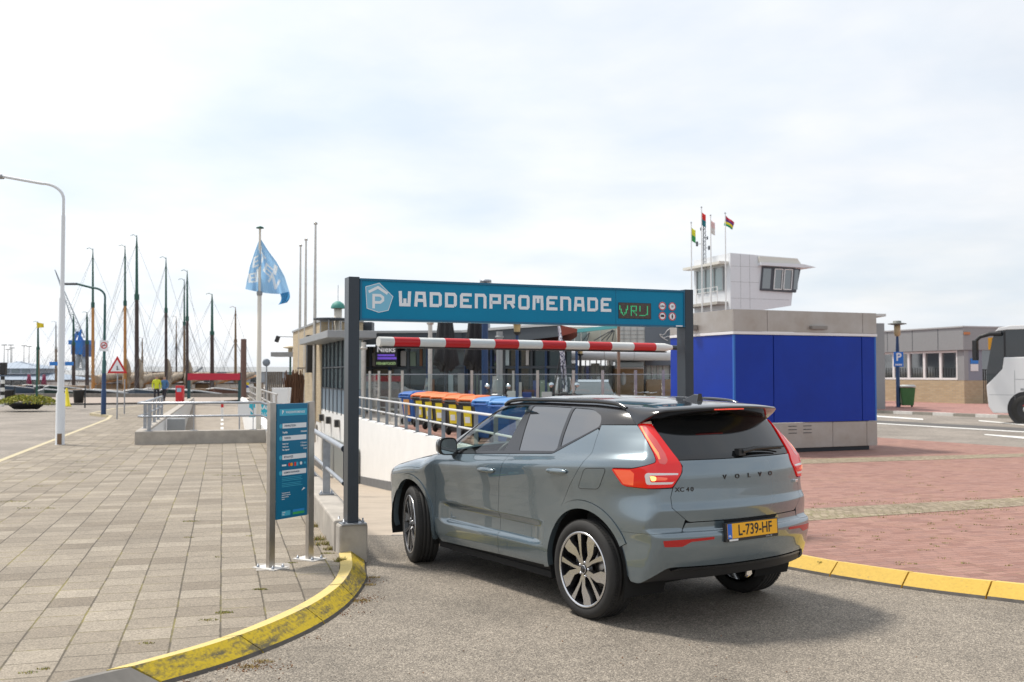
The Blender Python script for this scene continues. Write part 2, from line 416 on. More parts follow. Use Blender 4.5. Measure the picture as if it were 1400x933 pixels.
fd = [(2.20, 1.062), (2.172, .98), (2.19, .80), (2.225, .50), (2.225, .36, .03), (2.15, .272, .03), (1.165, .298), (1.165, .50), (1.158, .667), (1.119, .917), (1.053, 1.068), (1.018, 1.150), (1.6, 1.112), (2.12, 1.078)]
rd_arc = [p for p in arcp(rc, ro, 60, -2)]
rd = [(1.165, .298), (1.165, .50), (1.158, .667), (1.119, .917), (1.053, 1.068), (1.018, 1.150), (.42, 1.190, .03), (-.034, 1.400), (-.0575, 1.388), (-.0606, 1.233), (-.0023, 1.146), (.161, .957)] + rd_arc + [(.517, .31)]
win_f = [(1.90, 1.118, .01), (1.117, 1.168, .015), (1.03, 1.540, .02), (1.32, 1.532), (1.52, 1.478), (1.70, 1.385), (1.86, 1.272), (1.965, 1.175, .02)]
win_r = [(.905, 1.182, .015), (.41, 1.210, .02), (.388, 1.235), (.445, 1.548, .02), (.985, 1.548, .02)]
win_q = [(.352, 1.246, .01), (-.015, 1.420, .03), (.02, 1.492, .05), (.17, 1.540, .05), (.41, 1.548, .02)]
def ztop(x): return float(T_top(x) - T_cam(x) * .75 - .045)
roofline = [(x, ztop(x)) for x in (2.30, 2.2, 2.05, 1.85, 1.65, 1.5, 1.35, 1.1, .8, .5, .2, 0, -.15, -.28)]
framep = [(2.20, 1.062)] + [(2.12, 1.080), (1.6, 1.114), (1.018, 1.152), (.42, 1.192, .03)]; framee = [(-.034, 1.402), (-.0575, 1.404), (-.0571, 1.430), (-.413, 1.441), (-.372, 1.475)]; framer = roofline[::-1]
LAMP = [(-.4189, 1.442), (-.4691, 1.450), (-.5382, 1.447), (-.6296, 1.323), (-.7094, 1.206), (-.7321, 1.161, .02), (-.7259, 1.113, .015), (-.6675, 1.014, .01), (-.518, 1.007), (-.387, 1.009, .01), (-.3549, 1.020), (-.2794, 1.124, .008), (-.2911, 1.134), (-.425, 1.141), (-.5045, 1.164), (-.5687, 1.188, .012), (-.5719, 1.209, .02), (-.555, 1.253), (-.520, 1.315), (-.4707, 1.383)]
M_pink = mat('pale_red_light_guide', (.45, .05, .045), .25, coat=1, emit=(1, .06, .045), estr=.14)
M_orng = mat('orange_light_strip', (.80, .22, .07), .2, coat=1, emit=(1, .26, .07), estr=.55)
M_orng2 = mat('orange_red_lamp', (.70, .09, .03), .12, coat=1, emit=(1, .10, .03), estr=.28)
HATCH = [(-0.6571, 0.949), (-0.6646, 0.874), (-0.7629, 0.773)]
for sd_ in (1, -1):
    d1 = patch('front_door', 'ring', fd, M_paint, CAR, side=sd_, step=.022)
    d2 = patch('rear_door', 'ring', rd, M_paint, CAR, side=sd_, step=.022)
    fdx = [(x, z) for x, z in arcp(fc, fro, 24, 178)]
    patch('front_fender', 'ring', [(2.20, 1.062), *fend_top[1:], sx(3.27, .86), sx(3.24, .66), (fdx[0][0] + .02, fdx[0][1])] + [sx(*p) for p in fdx] + [(2.227, .44), (2.225, .50), (2.19, .80), (2.172, .98)], M_paint, CAR, side=sd_)
    fw_ = arcp(fc, fro, -12, 192); fi_ = arcp(fc, frr, 192, -12)
    fm = [sx(max(min(x, 3.25), 0), z) for x, z in fw_] + [sx(x, z) for x, z in fi_]
    patch('wheel_arch_trim', 'ring', fm, M_paint, CAR, off=.009, side=sd_, thick=.05)
    rw = arcp(rc, ro, -8, 152); ri = arcp(rc, rr, 152, -8)
    patch('wheel_arch_trim', 'ring', [sx(*p) for p in rw] + [sx(*p) for p in ri], M_paint, CAR, off=.009, side=sd_, thick=.05)
    patch('window_frame', 'ring', [sx(x, z) if x < XA else (x, z) for x, z, *_ in framep] + framee + [sx(x, z) if x < XA else (x, z) for x, z in framer], M_black, CAR, holes=[[(sx(p[0], p[1])[0], *p[1:]) if p[0] < XA else p for p in h] for h in (win_f, win_r, win_q)], side=sd_, off=0, gap=.0015, hgap=.0)
    g = patch('door_glass', 'ring', win_f, M_glass, d1, off=-.004, gap=-.003, side=sd_, thick=.003)
    patch('door_glass', 'ring', win_r, M_priv, d2, off=-.004, gap=-.003, side=sd_, thick=.003)
    patch('quarter_glass', 'ring', [(sx(p[0], p[1])[0], *p[1:]) if p[0] < XA else p for p in win_q], M_priv, CAR, off=-.004, gap=-.003, side=sd_, thick=.003)
    q = [(-.0575, 1.404), (-.0571, 1.428), (-.4106, 1.437), (-.4189, 1.440), (-.4707, 1.383), (-.520, 1.315), (-.555, 1.253), (-.5719, 1.209, .02), (-.5687, 1.19, .012), (-.5045, 1.166), (-.425, 1.143), (-.2911, 1.136), (-.2794, 1.124, .008), (-.3549, 1.020), (-.387, 1.007, .01), (-.518, 1.005), (-.6695, 1.010), HATCH[0], HATCH[1], (-.7440, .792), sy(.62, .705), sy(.78, .700), sx(-.50, .690)]
    q += [sx(*p) for p in arcp(rc, ro, 141, 60)] + [(.161, .957), (-.0023, 1.146), (-.0606, 1.233)]
    patch('rear_quarter_panel', 'ring', q, M_paint, CAR, side=sd_, step=.022, gap=.0012)
    tl = patch('tail_light', 'ring', LAMP, M_red, CAR, off=.008, side=sd_, step=.014, gap=.003, thick=.03)
    patch('light_guide', 'ring', [(-.4467, 1.430), (-.4905, 1.432), (-.5736, 1.335), (-.6265, 1.246), (-.6429, 1.197, .015), (-.6249, 1.172, .012), (-.5900, 1.180, .012), (-.5790, 1.22), (-.5220, 1.326)], M_pink, tl, off=.0092, side=sd_, step=.014, gap=0, thick=.004)
    patch('light_strip', 'ring', [(-.4500, 1.426), (-.4660, 1.426), (-.5300, 1.335), (-.5850, 1.250), (-.5960, 1.209), (-.5865, 1.206), (-.5790, 1.228), (-.5220, 1.326)], M_orng, tl, off=.0104, side=sd_, step=.014, gap=0, thick=.004)
    patch('lamp_segment', 'ring', [(-.297, 1.125), (-.419, 1.129), (-.4435, 1.107), (-.4364, 1.023), (-.3669, 1.027)], M_orng2, tl, off=.0092, side=sd_, step=.014, gap=0, thick=.004)
    patch('reversing_lens', 'ring', [(-.5106, 1.100, .01), (-.5213, 1.118, .01), (-.7040, 1.112, .006), (-.7000, 1.100), (-.6652, 1.039, .01), (-.5205, 1.037, .012)], M_clear, tl, off=.0100, side=sd_, step=.014, gap=0, thick=.004)
    patch('indicator_lens', 'ring', [(-.5389, 1.101, .01), (-.7040, 1.101), (-.6720, 1.054, .006), (-.5430, 1.055, .01)], M_red, tl, off=.0114, side=sd_, step=.014, gap=0, thick=.003)
    patch('bulb', 'ring', [(-.540, 1.098, .008), (-.575, 1.094, .015), (-.572, 1.064, .01), (-.548, 1.062, .01)], M_amber, tl, off=.0124, side=sd_, step=.014, gap=0, thick=.002)
    patch('bulb_glow_reflector', 'ring', [(-.574, 1.092, .008), (-.640, 1.084, .015), (-.630, 1.066, .01), (-.572, 1.066)], M_orng2, tl, off=.0120, side=sd_, step=.014, gap=0, thick=.002)
    patch('rear_reflector', 'ring', [sy(.765, .655) + (.008,), sy(.392, .668) + (.004,), sy(.391, .650) + (.004,), sy(.57, .642) + (.01,), sy(.632, .610) + (.01,), sy(.755, .612) + (.008,)], M_reddk if sd_ < 0 else M_reddk, CAR, off=.003, side=sd_, step=.015, gap=0, thick=.006)
    patch('pillar_backing', 'ring', [(.02, 1.33), (-.16, 1.33), (-.16, 1.455), (.02, 1.455)], M_dark, CAR, off=-.022, side=sd_, gap=0, thick=.004)
    # front: headlight, kept simple but right in place
    patch('headlight', 'ring', [(s_of('f', .80, .86), .86), (s_of('f', .80, .72), .72), (s_of('f', .42, .72), .72), (s_of('f', .40, .84), .84)], M_clear, CAR, off=.004, side=sd_, gap=.003)
# centre pieces (one closed range of s across the middle)
tg_l = [HATCH[1], HATCH[0], (-.6715, 1.012), (-.7300, 1.113), (-.7361, 1.161), (-.7134, 1.200)]
tg = [(HATCH[2][0], .772, .022)] + tg_l; tg = tg + mirror_s(tg)
TG = patch('tailgate', 'ring', tg, M_paint, CAR, step=.022)
rwl = [(-.7134, 1.203, .01), (-.6336, 1.323), (-.5400, 1.449), (-.56, 1.505)]
patch('rear_window', 'ring', rwl + mirror_s(rwl), M_rglass, CAR, off=-.002, gap=.001, step=.03)
# bumper
bl_ = [sx(*p) for p in arcp(rc, ro, 141, 152, 3)] + [sx(*p) for p in arcp(rc, rr, 152, 176, 8)]
bt = [sx(-.50, .690), sy(.78, .700), sy(.62, .705), (-.7480, .766), sy(.50, .768)]
lowb = [sx(-.46, .345), sx(-.53, .335) + (.04,), sy(.80, .385) + (.03,), sy(.70, .462) + (.03,), sy(.3, .462)]
half = bt[::-1] + bl_ + lowb
ph = [sy(.285, .735), sy(.285, .70)]
bump = [*bt[::-1], *bl_, *lowb]
bump = bump + mirror_s(bump)
BUMP = patch('rear_bumper', 'ring', bump, M_paint, CAR, step=.018, gap=.0006)
vl = [sx(-.44, .36), sx(-.50, .33), sy(.72, .345), sy(.2, .355)]; vt = [sy(.2, .48), sy(.72, .48), sx(-.55, .37)]
vp = vt[::1] + vl
patch('bumper_valance', 'ring', vp + mirror_s(vp), M_trim, CAR, off=-.022, step=.03, gap=0)
patch('diffuser_lip', 'ring', [sy(.68, .437), sy(.62, .455)] + [sy(-.62, .455), sy(-.68, .437)], M_black, CAR, off=.004, gap=0, thick=.04)
fb = [(s_of('f', .845, .62), .62), (s_of('f', .80, .70), .70), (s_of('f', .40, .70), .70), (s_of('f', .38, .58), .58)]
fbl = [sx(3.235, .64), *fb[1:]]
fbot = [(s_of('f', .30, .26), .26), (s_of('f', .72, .25), .25), sx(3.16, .30), *[sx(*p) for p in arcp(fc, fro, 0, 23, 4)]]
fbp = fbot + fbl; fbm = [(2 * SFC - p[0], p[1]) for p in fbp[::-1]]
patch('front_bumper', 'ring', fbp + fbm, M_paint, CAR, gap=0)
gl_ = [(s_of('f', .37, .56), .56), (s_of('f', .37, .86), .86)]
patch('grille', 'ring', gl_ + [(2 * SFC - p[0], p[1]) for p in gl_[::-1]], M_trim, CAR, off=-.004)
# top pieces
def ringxy(p): q = surf_ring([p[0]], [p[1]])[0]; return (q[0], q[1])
ft = [ringxy(p) for p in fend_top] + [ringxy(sx(3.27, .86))]
hood = [(2.36, .0), (2.37, .45), (2.33, .70)] + ft + [(3.42, .5), (3.46, .2), (3.465, 0)]
patch('bonnet', 'top', hood[:1] + hood[1:] + [(a, -b) for a, b in hood[1:-1][::-1]], M_paint, CAR, gap=.002)
rl = [ringxy(sx(*p) if p[0] < XA else p) for p in roofline]
ws = [p for p in rl if p[0] > 1.5]; ws = [(1.44, .0), (1.455, .4), (1.485, rl[5][1] - .02)] + [(a, b - .015) for a, b in ws[::-1] if a > 1.52] + [(2.37, .45), (2.39, 0)]
patch('windscreen', 'top', ws + [(a, -b) for a, b in ws[1:-1][::-1]], M_glass, CAR, gap=0, thick=.004, off=-.003)
rf = [(a, b + .004) for a, b in rl if a < 1.52]; rfp = [(1.435, 0), (1.45, .4)] + rf + [(-.285, .3), (-.285, 0)]
patch('roof', 'top', rfp + [(a, -b) for a, b in rfp[1:-1][::-1]], M_black, CAR, gap=.0, thick=.02)
# roof rails
for sd_ in (1, -1):
    mb = MB(); pts = []
    for i in range(33):
        t = i / 32; x = 1.46 - 1.62 * t; y = .625 - .03 * (t - .45) ** 2
        z = float(surf_top([x], [y])[0][2]); e = min(t, 1 - t); pts.append((x, y * sd_, z + .004 + .024 * min(1, e / .07) ** .6))
    mb.tube(pts, .017, M_black, 8)
    mb.build('roof_rail', CAR)
# spoiler
mb = MB(); V = []; Fc = []; ks = 9; secs = []
def spsec(y):
    au = abs(y) / .69
    xe = -.668 + .185 * au ** 2.7; ze = 1.572 - .030 * au ** 2
    xr0 = -.250; z0 = float(surf_top([xr0], [y])[0][2]) + .004; x1 = -.46; z1 = 1.500 - .03 * au
    pr = [(xr0, z0), (xr0 * .65 + xe * .35, z0 * .65 + ze * .35 + .006), (xr0 * .3 + xe * .7, z0 * .3 + ze * .7 + .006), (xe + .012, ze + .003), (xe, ze - .006), (xe + .012, ze - .016), (xe * .6 + x1 * .4, ze * .5 + z1 * .5 + .004), (x1, z1), (-.30, 1.50)]
    return [Vector((a, y, b)) for a, b in pr]
for y in np.linspace(0, .555, 17): secs.append(spsec(float(y)))
S6 = secs[-1]; pt_, pb_ = Vector((-.165, .628, 1.548)), Vector((-.345, .676, 1.440))
for i in range(1, 13):
    t_ = i / 12; sy_, cx_ = math.sin(t_ * math.pi / 2), 1 - math.cos(t_ * math.pi / 2); row = []
    for k in range(ks):
        f_ = (0, .22, .62, 1, 1, 1, 1, 1, 1)[k]; Lp_ = pt_.lerp(pb_, f_) + Vector((0, .002, 0)); q = S6[k]
        row.append(Vector((q.x + (Lp_.x - q.x) * (cx_ * .7 + t_ * .3), q.y + (Lp_.y - q.y) * sy_, q.z + (Lp_.z - q.z) * cx_)))
    secs.append(row)
secs = [[Vector((p.x, -p.y, p.z)) for p in s] for s in secs[:0:-1]] + secs; ny = len(secs); V = [p for s in secs for p in s]
for i in range(ny - 1):
    for k in range(ks - 1): a = i * ks + k; Fc.append((a, a + 1, a + ks + 1, a + ks))
mb.add(V, Fc, M_black, True)
SP = mb.build('roof_spoiler', CAR)
mb = MB()
for i in range(12): mb.box((-.655 + .0008 * abs(i - 5.5), (i - 5.5) * .026 + .04, 1.553), (.006, .021, .011), MATS['lit_red_light_guide'])
bl = mb.build('brake_light', SP)
# shark fin antenna
mb = MB(); prof = [(-.30, 0), (-.33, .022), (-.30, .055), (-.26, .06), (-.15, .022), (-.08, 0)]
z0 = 1.598; V = []; 
for x, hh in prof: V += [(x, -.028 * (1 - hh * 10 if hh < .05 else .35), z0 + hh), (x, .028 * (1 - hh * 10 if hh < .05 else .35), z0 + hh)]
mb.add([(-.31, -.035, z0 - .01), (-.31, .035, z0 - .01), (-.31, .012, z0 + .055), (-.31, -.012, z0 + .055), (-.10, -.02, z0), (-.10, .02, z0), (-.25, .010, z0 + .058), (-.25, -.010, z0 + .058)],
       [(0, 1, 2, 3)[::-1], (1, 5, 6, 2), (4, 0, 3, 7), (3, 2, 6, 7), (5, 4, 7, 6)], M_black)
mb.build('roof_antenna', CAR, bevel=.008)
# inner shell so that the gaps are dark, wheel wells, floor
def shell():
    ss = np.arange(SC - (SFC - SC) , SFC + .001, .03); ss = np.linspace(2 * SC - SFC, SFC, 300); zs = np.linspace(.235, 1.10, 40)
    Sg, Zg = np.meshgrid(ss, zs, indexing='ij'); sf = np.where(Sg < SC, 2 * SC - Sg, Sg)
    P = surf_ring(sf.ravel(), Zg.ravel()); P = P - F_grad(P) * .034
    P = P * np.where((Sg < SC).ravel()[:, None], np.array([1, -1, 1]), 1); P = P.reshape(300, 40, 3)
    V = [tuple(p) for p in P.reshape(-1, 3)]; Fq = []
    for i in range(299):
        for j in range(39):
            if (P[i, j][0] < -.45 and P[i, j][2] < .42) or (P[i, j][0] < .45 and P[i, j][2] < .33): continue
            c = (P[i, j] + P[i + 1, j + 1]) / 2
            if abs(c[1]) > .55 and (math.hypot(c[0] - fc[0], c[2] - fc[1]) < frr + .03 or math.hypot(c[0] - rc[0], c[2] - rc[1]) < rr + .03): continue
            a = i * 40 + j; Fq.append((a, a + 40, a + 41, a + 1))
    meshobj('inner_shell', V, Fq, M_dark, CAR)
shell()
mb = MB()
for c_, r_ in ((fc, frr), (rc, rr)):
    for sd_ in (1, -1):
        V = []; 
        for i in range(29):
            a = R(-20 + 220 * i / 28)
            V += [(c_[0] + (r_ + .012) * math.cos(a), sd_ * .87, c_[1] + (r_ + .012) * math.sin(a)), (c_[0] + (r_ + .012) * math.cos(a), sd_ * .48, c_[1] + (r_ + .012) * math.sin(a))]
        mb.add(V, [(2 * i, 2 * i + 2, 2 * i + 3, 2 * i + 1) for i in range(28)], M_dark)
        mb.box((c_[0], sd_ * .48, .60), (.9, .02, .5), M_dark)
mb.box((1.5, 0, .235), (3.3, 1.30, .05), M_dark); mb.box((1.36, 0, .235), (1.75, 1.68, .05), M_dark)
mb.build('underbody', CAR)
mb = MB(); mb.lathe([(0, .09), (.05, .085), (.085, .03), (.085, -.05), (.05, -.09), (0, -.09)], mat('axle_alloy', (.30, .31, .33), .4, .7), n=18, M=Matrix.Rotation(R(90), 3, 'X'))
o = mb.build('axle_housing', CAR); o.location = (-.15, .02, .30)
# interior
mb = MB()
for y in (.38, -.38):
    mb.box((1.32, y, .72), (.50, .50, .16), M_seat); mb.box((1.06, y, 1.00), (.13, .50, .60), M_seat, M=Matrix.Rotation(R(-14), 3, 'Y'), top=.8); 
    mb.box((.985, y, 1.345), (.09, .26, .17), M_seat, M=Matrix.Rotation(R(-8), 3, 'Y'), top=.85)
mb.box((.25, 0, .95), (.16, 1.25, .62), M_seat)
mb.build('seats', CAR, bevel=.05, seg=3)
mb = MB(); mb.box((2.02, 0, .93), (.50, 1.46, .24), M_trim); mb.box((1.2, 0, .45), (2.6, 1.4, .1), M_trim)
mb.build('dashboard', CAR, bevel=.05, seg=3)
mb = MB(); T = Matrix.Rotation(R(68), 3, 'Y')
mb.tube([T @ Vector((.18 * math.cos(a * math.pi / 14), .18 * math.sin(a * math.pi / 14), 0)) + Vector((1.72, .38, 1.03)) for a in range(29)], .016, M_trim, 8); mb.bar((1.72, .38, 1.03), (1.95, .38, .95), .08, .05, M_trim); mb.bar((1.72, .20, 1.03), (1.72, .56, 1.03), .05, .02, M_trim)
mb.build('steering_wheel', CAR)
# mirrors
for sd_ in (1, -1):
    mb = MB(); V = []; prof = []
    n = 20; secs = [(0, .98, .0), (-.012, 1, 0), (.03, 1.0, 0), (.09, .86, .0), (.125, .5, 0), (.135, .12, 0)]
    for dx, k, _ in secs:
        for i in range(n):
            a = 2 * math.pi * i / n; c_, s_ = math.cos(a), math.sin(a); e = .62
            V.append((1.855 + dx, sd_ * (.975 + (.088 * k) * math.copysign(abs(c_) ** e, c_)), 1.165 + (.078 * k) * math.copysign(abs(s_) ** e, s_) + .0 * dx))
    Fm = [(i * n + j, i * n + (j + 1) % n, (i + 1) * n + (j + 1) % n, (i + 1) * n + j) for i in range(5) for j in range(n)]
    mb.add(V, Fm, M_black, True); mb.add(V[-n:], [tuple(range(n))], M_black)
    mb.add([(1.848, v[1], v[2]) for v in V[:n]], [tuple(range(n))], M_black)
    mb.bar((1.90, sd_ * .85, 1.085), (1.90, sd_ * .95, 1.11), .07, .045, M_black)
    o = mb.build('door_mirror', CAR)
    g = MB(); g.add([(1.841, sd_ * (.975 + .9 * (abs(v[1]) - .975)), 1.165 + .86 * (v[2] - 1.165)) for v in V[n:2 * n]], [tuple(range(n))], mat('mirror_glass', (.55, .62, .64), .02, 1)); g.build('mirror_glass', o)
# handles and flap
for sd_ in (1, -1):
    for hx, hz in ((1.295, .995), (.295, 1.066)):
        mb = MB(); V = []; n = 14; L = 15
        for i in range(L):
            t = -1 + 2 * i / (L - 1); k = max(.02, 1 - abs(t) ** 3.2) ** .5
            yb = float(surf_ring([hx + t * .125], [hz])[0][1])
            for j in range(n): a = 2 * math.pi * j / n; V.append((hx + t * .128, sd_ * (yb + .012 + .021 * k * math.cos(a) * (1 if math.cos(a) > 0 else .6)), hz + t * -.003 + .024 * k * math.sin(a)))
        mb.add(V, [(i * n + j, i * n + (j + 1) % n, (i + 1) * n + (j + 1) % n, (i + 1) * n + j) for i in range(L - 1) for j in range(n)], M_paint, True)
        mb.build('handle', CAR)
patch('fuel_flap', 'ring', [sx(-.037, 1.113) + (.03,), sx(-.258, 1.130) + (.035,), sx(-.170, .970) + (.035,), sx(.057, .955) + (.035,)], M_paint, CAR, off=.0012, gap=.0, thick=.0035, step=.02)
def flapline():
    P = densify(roundp([sx(-.037, 1.113) + (.03,), sx(-.258, 1.130) + (.035,), sx(-.170, .970) + (.035,), sx(.057, .955) + (.035,)]), .02); a = np.array(P); S = surf_ring(a[:, 0], a[:, 1]); n = F_grad(S); S = S + n * .0004
    mb = MB(); mb.tube([*map(tuple, S), tuple(S[0])], .0022, M_dark, 5, False); mb.build('flap_gap', CAR)
flapline()
# wiper
mb = MB(); mb.tube([(-.765, .03, 1.245), (-.755, -.12, 1.262), (-.735, -.45, 1.262)], [.018, .016, .008], M_trim, 8); mb.box((-.745, .03, 1.240), (.05, .07, .05), M_trim); mb.bar((-.722, .02, 1.255), (-.708, -.46, 1.250), .012, .02, M_trim)
mb.build('rear_wiper', CAR, bevel=.004)
# lettering on the tailgate
def on_rear(y, z, off=.002):
    s = s_of('y', y, z); P = surf_ring([s], [z]); n = F_grad(P)[0]; return Vector(P[0]) + Vector(n) * off, Vector(n)
for ch, yy in zip('VOLVO', (.235, .115, -.005, -.125, -.245)):
    mb = MB(); p, n = on_rear(yy, 1.072); xd = Vector((0, 0, 1)).cross(n); add_text(mb, ch, .044, .002, M_black, frame(p, xd), bold=.0012, sx=1.25); mb.build('badge_letter', TG)
mb = MB()
for ch, yy in zip('XC40', (.622, .588, .545, .512)):
    p, n = on_rear(yy, .998); xd = Vector((0, 0, 1)).cross(n); add_text(mb, ch, .043, .002, M_black, frame(p, xd), bold=.0008, sx=1.15)
mb.build('model_lettering', TG)
mb = MB(); p, n = on_rear(-.60, .992); mb.box(p, (.04, .05, .022), mat('badge_chrome', (.75, .76, .78), .2, .9), rz=math.atan2(n.y, n.x)); mb.build('tailgate_badge', TG, bevel=.004)
# number plate
PL = MB(); MY = mat('plate_yellow', (.86, .42, .01), .4); MBl = mat('plate_blue', (.02, .13, .55), .4)
PM = Matrix.Translation((-.868, .040, .694)) @ frame((0, 0, 0), (0, -1, 0), (.055, 0, 1)).to_4x4()
def pbox(mb, x0, x1, y0, y1, z0, z1, m): mb.add([PM @ Vector((a, b, c)) for c in (z0, z1) for a, b in ((x0, y0), (x1, y0), (x1, y1), (x0, y1))], [(3, 2, 1, 0), (4, 5, 6, 7), (0, 1, 5, 4), (1, 2, 6, 5), (2, 3, 7, 6), (3, 0, 4, 7)], m)
pbox(PL, -.272, .272, -.070, .062, -.03, .0, M_trim)
po = PL.build('plate_holder', BUMP, bevel=.003)
mb = MB(); pbox(mb, -.258, .258, -.048, .056, .001, .005, MY); pbox(mb, -.258, -.214, -.048, .056, .0052, .0058, MBl)
add_text(mb, 'L-739-HF', .108, .0006, mat('plate_black', (.015, .015, .015), .5), PM @ Matrix.Translation((.024, .002, .0056)), bold=.0016, sx=.86)
add_text(mb, 'NL', .022, .0004, mat('white_paint', (.8, .8, .8), .5), PM @ Matrix.Translation((-.236, -.030, .0062)), bold=.0005)
mb.build('number_plate', BUMP, bevel=0)
mb = MB(); pbox(mb, -.24, -.15, -.066, -.053, .0005, .0012, MATS['white_paint']); mb.build('dealer_strip', BUMP); mb = MB(); add_text(mb, 'VOLVO', .014, .0004, MATS['white_paint'], PM @ Matrix.Translation((.17, -.060, .001)), spacing=1.6); mb.build('holder_lettering', BUMP)
# black recess above the plate
patch('plate_recess', 'ring', [sy(.27, .770), sy(.25, .735), sy(-.25, .735), sy(-.29, .770)], M_dark, CAR, off=.004, gap=0, thick=.01)
# wheels (built in the plane y = 0, outer face towards +y)
def wheel():
    r = bpy.data.objects.new('wheel', None); C.objects.link(r); T = Matrix.Rotation(R(-90), 3, 'X')   # lathe z -> +y
    mb = MB(); ro_ = .364; ri = .276
    prof = [(ri - .004, -.02), (ri + .006, -.008), (ri + .02, -.001), (ri + .045, .002), (ro_ - .022, -.006), (ro_ - .008, -.018), (ro_ - .001, -.034)]
    wdt = .235
    for g in (.062, .098, .137, .173): prof += [(ro_, -g + .005), (ro_ - .010, -g + .003), (ro_ - .010, -g - .003), (ro_, -g - .005)]
    prof += [(ro_ - .001, -wdt + .034), (ro_ - .008, -wdt + .018), (ro_ - .022, -wdt + .006), (ri + .03, -wdt), (ri, -wdt + .02)]
    mb.lathe(prof, M_rub, n=72, M=T)
    for k in range(96):                                 # shoulder sipes
        a = 2 * math.pi * k / 96; M3 = Matrix.Rotation(a, 3, 'Y')
        for yy in (-.040, -.196): mb.box(M3 @ Vector((ro_ + .0006, yy, 0)), (.003, .034, .004 + .013), M_rub, M=M3)
    mb.build('tyre', r)
    rm = MB(); rm.lathe([(ri + .003, -.010), (ri + .004, -.002), (ri - .006, .001), (ri - .014, -.006)], M_alu, n=72, M=T)
    rm.lathe([(ri - .014, -.006), (ri - .022, -.03), (ri - .030, -.12), (ri - .02, -.21)], M_rimb, n=72, M=T)
    for k in range(5):
        base = R(90 + 72 * k)
        for cl, y0 in (([(.035, -3, .012), (.12, -9, .011), (.20, -13, .0155), (ri - .010, -15, .021)], 0),
                       ([(.040, 12, .014), (.12, 13, .020), (.155, 16, .032), (.215, 24, .042), (ri - .010, 24, .045)], 1)):
            Lp = []; Rp = []
            for q, (rad, ang, hw) in enumerate(cl):
                a = base + R(ang); p = Vector((rad * math.cos(a), rad * math.sin(a)))
                a0 = cl[max(q - 1, 0)]; a1 = cl[min(q + 1, len(cl) - 1)]
                d = (Vector((a1[0] * math.cos(base + R(a1[1])), a1[0] * math.sin(base + R(a1[1])))) - Vector((a0[0] * math.cos(base + R(a0[1])), a0[0] * math.sin(base + R(a0[1]))))).normalized()
                nn = Vector((-d.y, d.x)); dep = -.022 - .0 * rad + .012 * min(1, rad / ri)
                Lp.append((p + nn * hw, dep)); Rp.append((p - nn * hw, dep))
            m_ = len(cl); V = [];
            for P_, D_ in Lp + Rp: V.append(T @ Vector((P_.x, P_.y, D_)))
            for (P_, D_), (Q_, _) in zip(Lp + Rp, Rp + Lp):
                c_ = P_ + (P_ - Q_) * .18; V.append(T @ Vector((c_.x, c_.y, D_ - .035)))
            Ff = [(i, i + 1, m_ + i + 1, m_ + i) for i in range(m_ - 1)]
            Fs = [(i, 2 * m_ + i, 2 * m_ + i + 1, i + 1) for i in range(m_ - 1)] + [(m_ + i, m_ + i + 1, 3 * m_ + i + 1, 3 * m_ + i) for i in range(m_ - 1)]
            rm.add(V, Ff, M_alu); rm.add(V, Fs, M_rimb)
    rm.lathe([(.0, -.012), (.026, -.013), (.030, -.018), (.033, -.03)], M_rimb, n=24, M=T); rm.lathe([(.027, -.012), (.0295, -.0105), (.032, -.013)], M_alu, n=24, M=T)
    rm.lathe([(.030, -.024), (.062, -.028), (.075, -.045)], M_rimb, n=30, M=T)
    for k in range(5): a = R(54 + 72 * k); rm.lathe([(0, -.014), (.009, -.016), (.010, -.03)], M_alu, c=T @ Vector((.052 * math.cos(a), .052 * math.sin(a), 0)), n=10, M=T)
    rm.build('rim', r)
    bd = MB(); bd.lathe([(.04, -.10), (.165, -.10), (.165, -.115), (.04, -.115)], M_disc, n=40, M=T); bd.box((.12, -.105, .06), (.09, .06, .14), mat('brake_caliper', (.12, .12, .13), .5, .6)); bd.build('brake_disc', r)
    return r
W0 = wheel(); W0.parent = CAR
spots = [(0.0, .922, 0, 0), (2.71, .905, R(-17), 20), (0.0, -.922, math.pi, 0), (2.71, -.905, math.pi + R(-17), 33)]
for i, (x, y, rz, spin) in enumerate(spots):
    o = W0 if i == 0 else copy_tree(W0, CAR)
    o.location = (x, y, .362); o.rotation_euler = Euler((0, R(spin + (-12 if i == 0 else 0)), rz), 'XYZ')
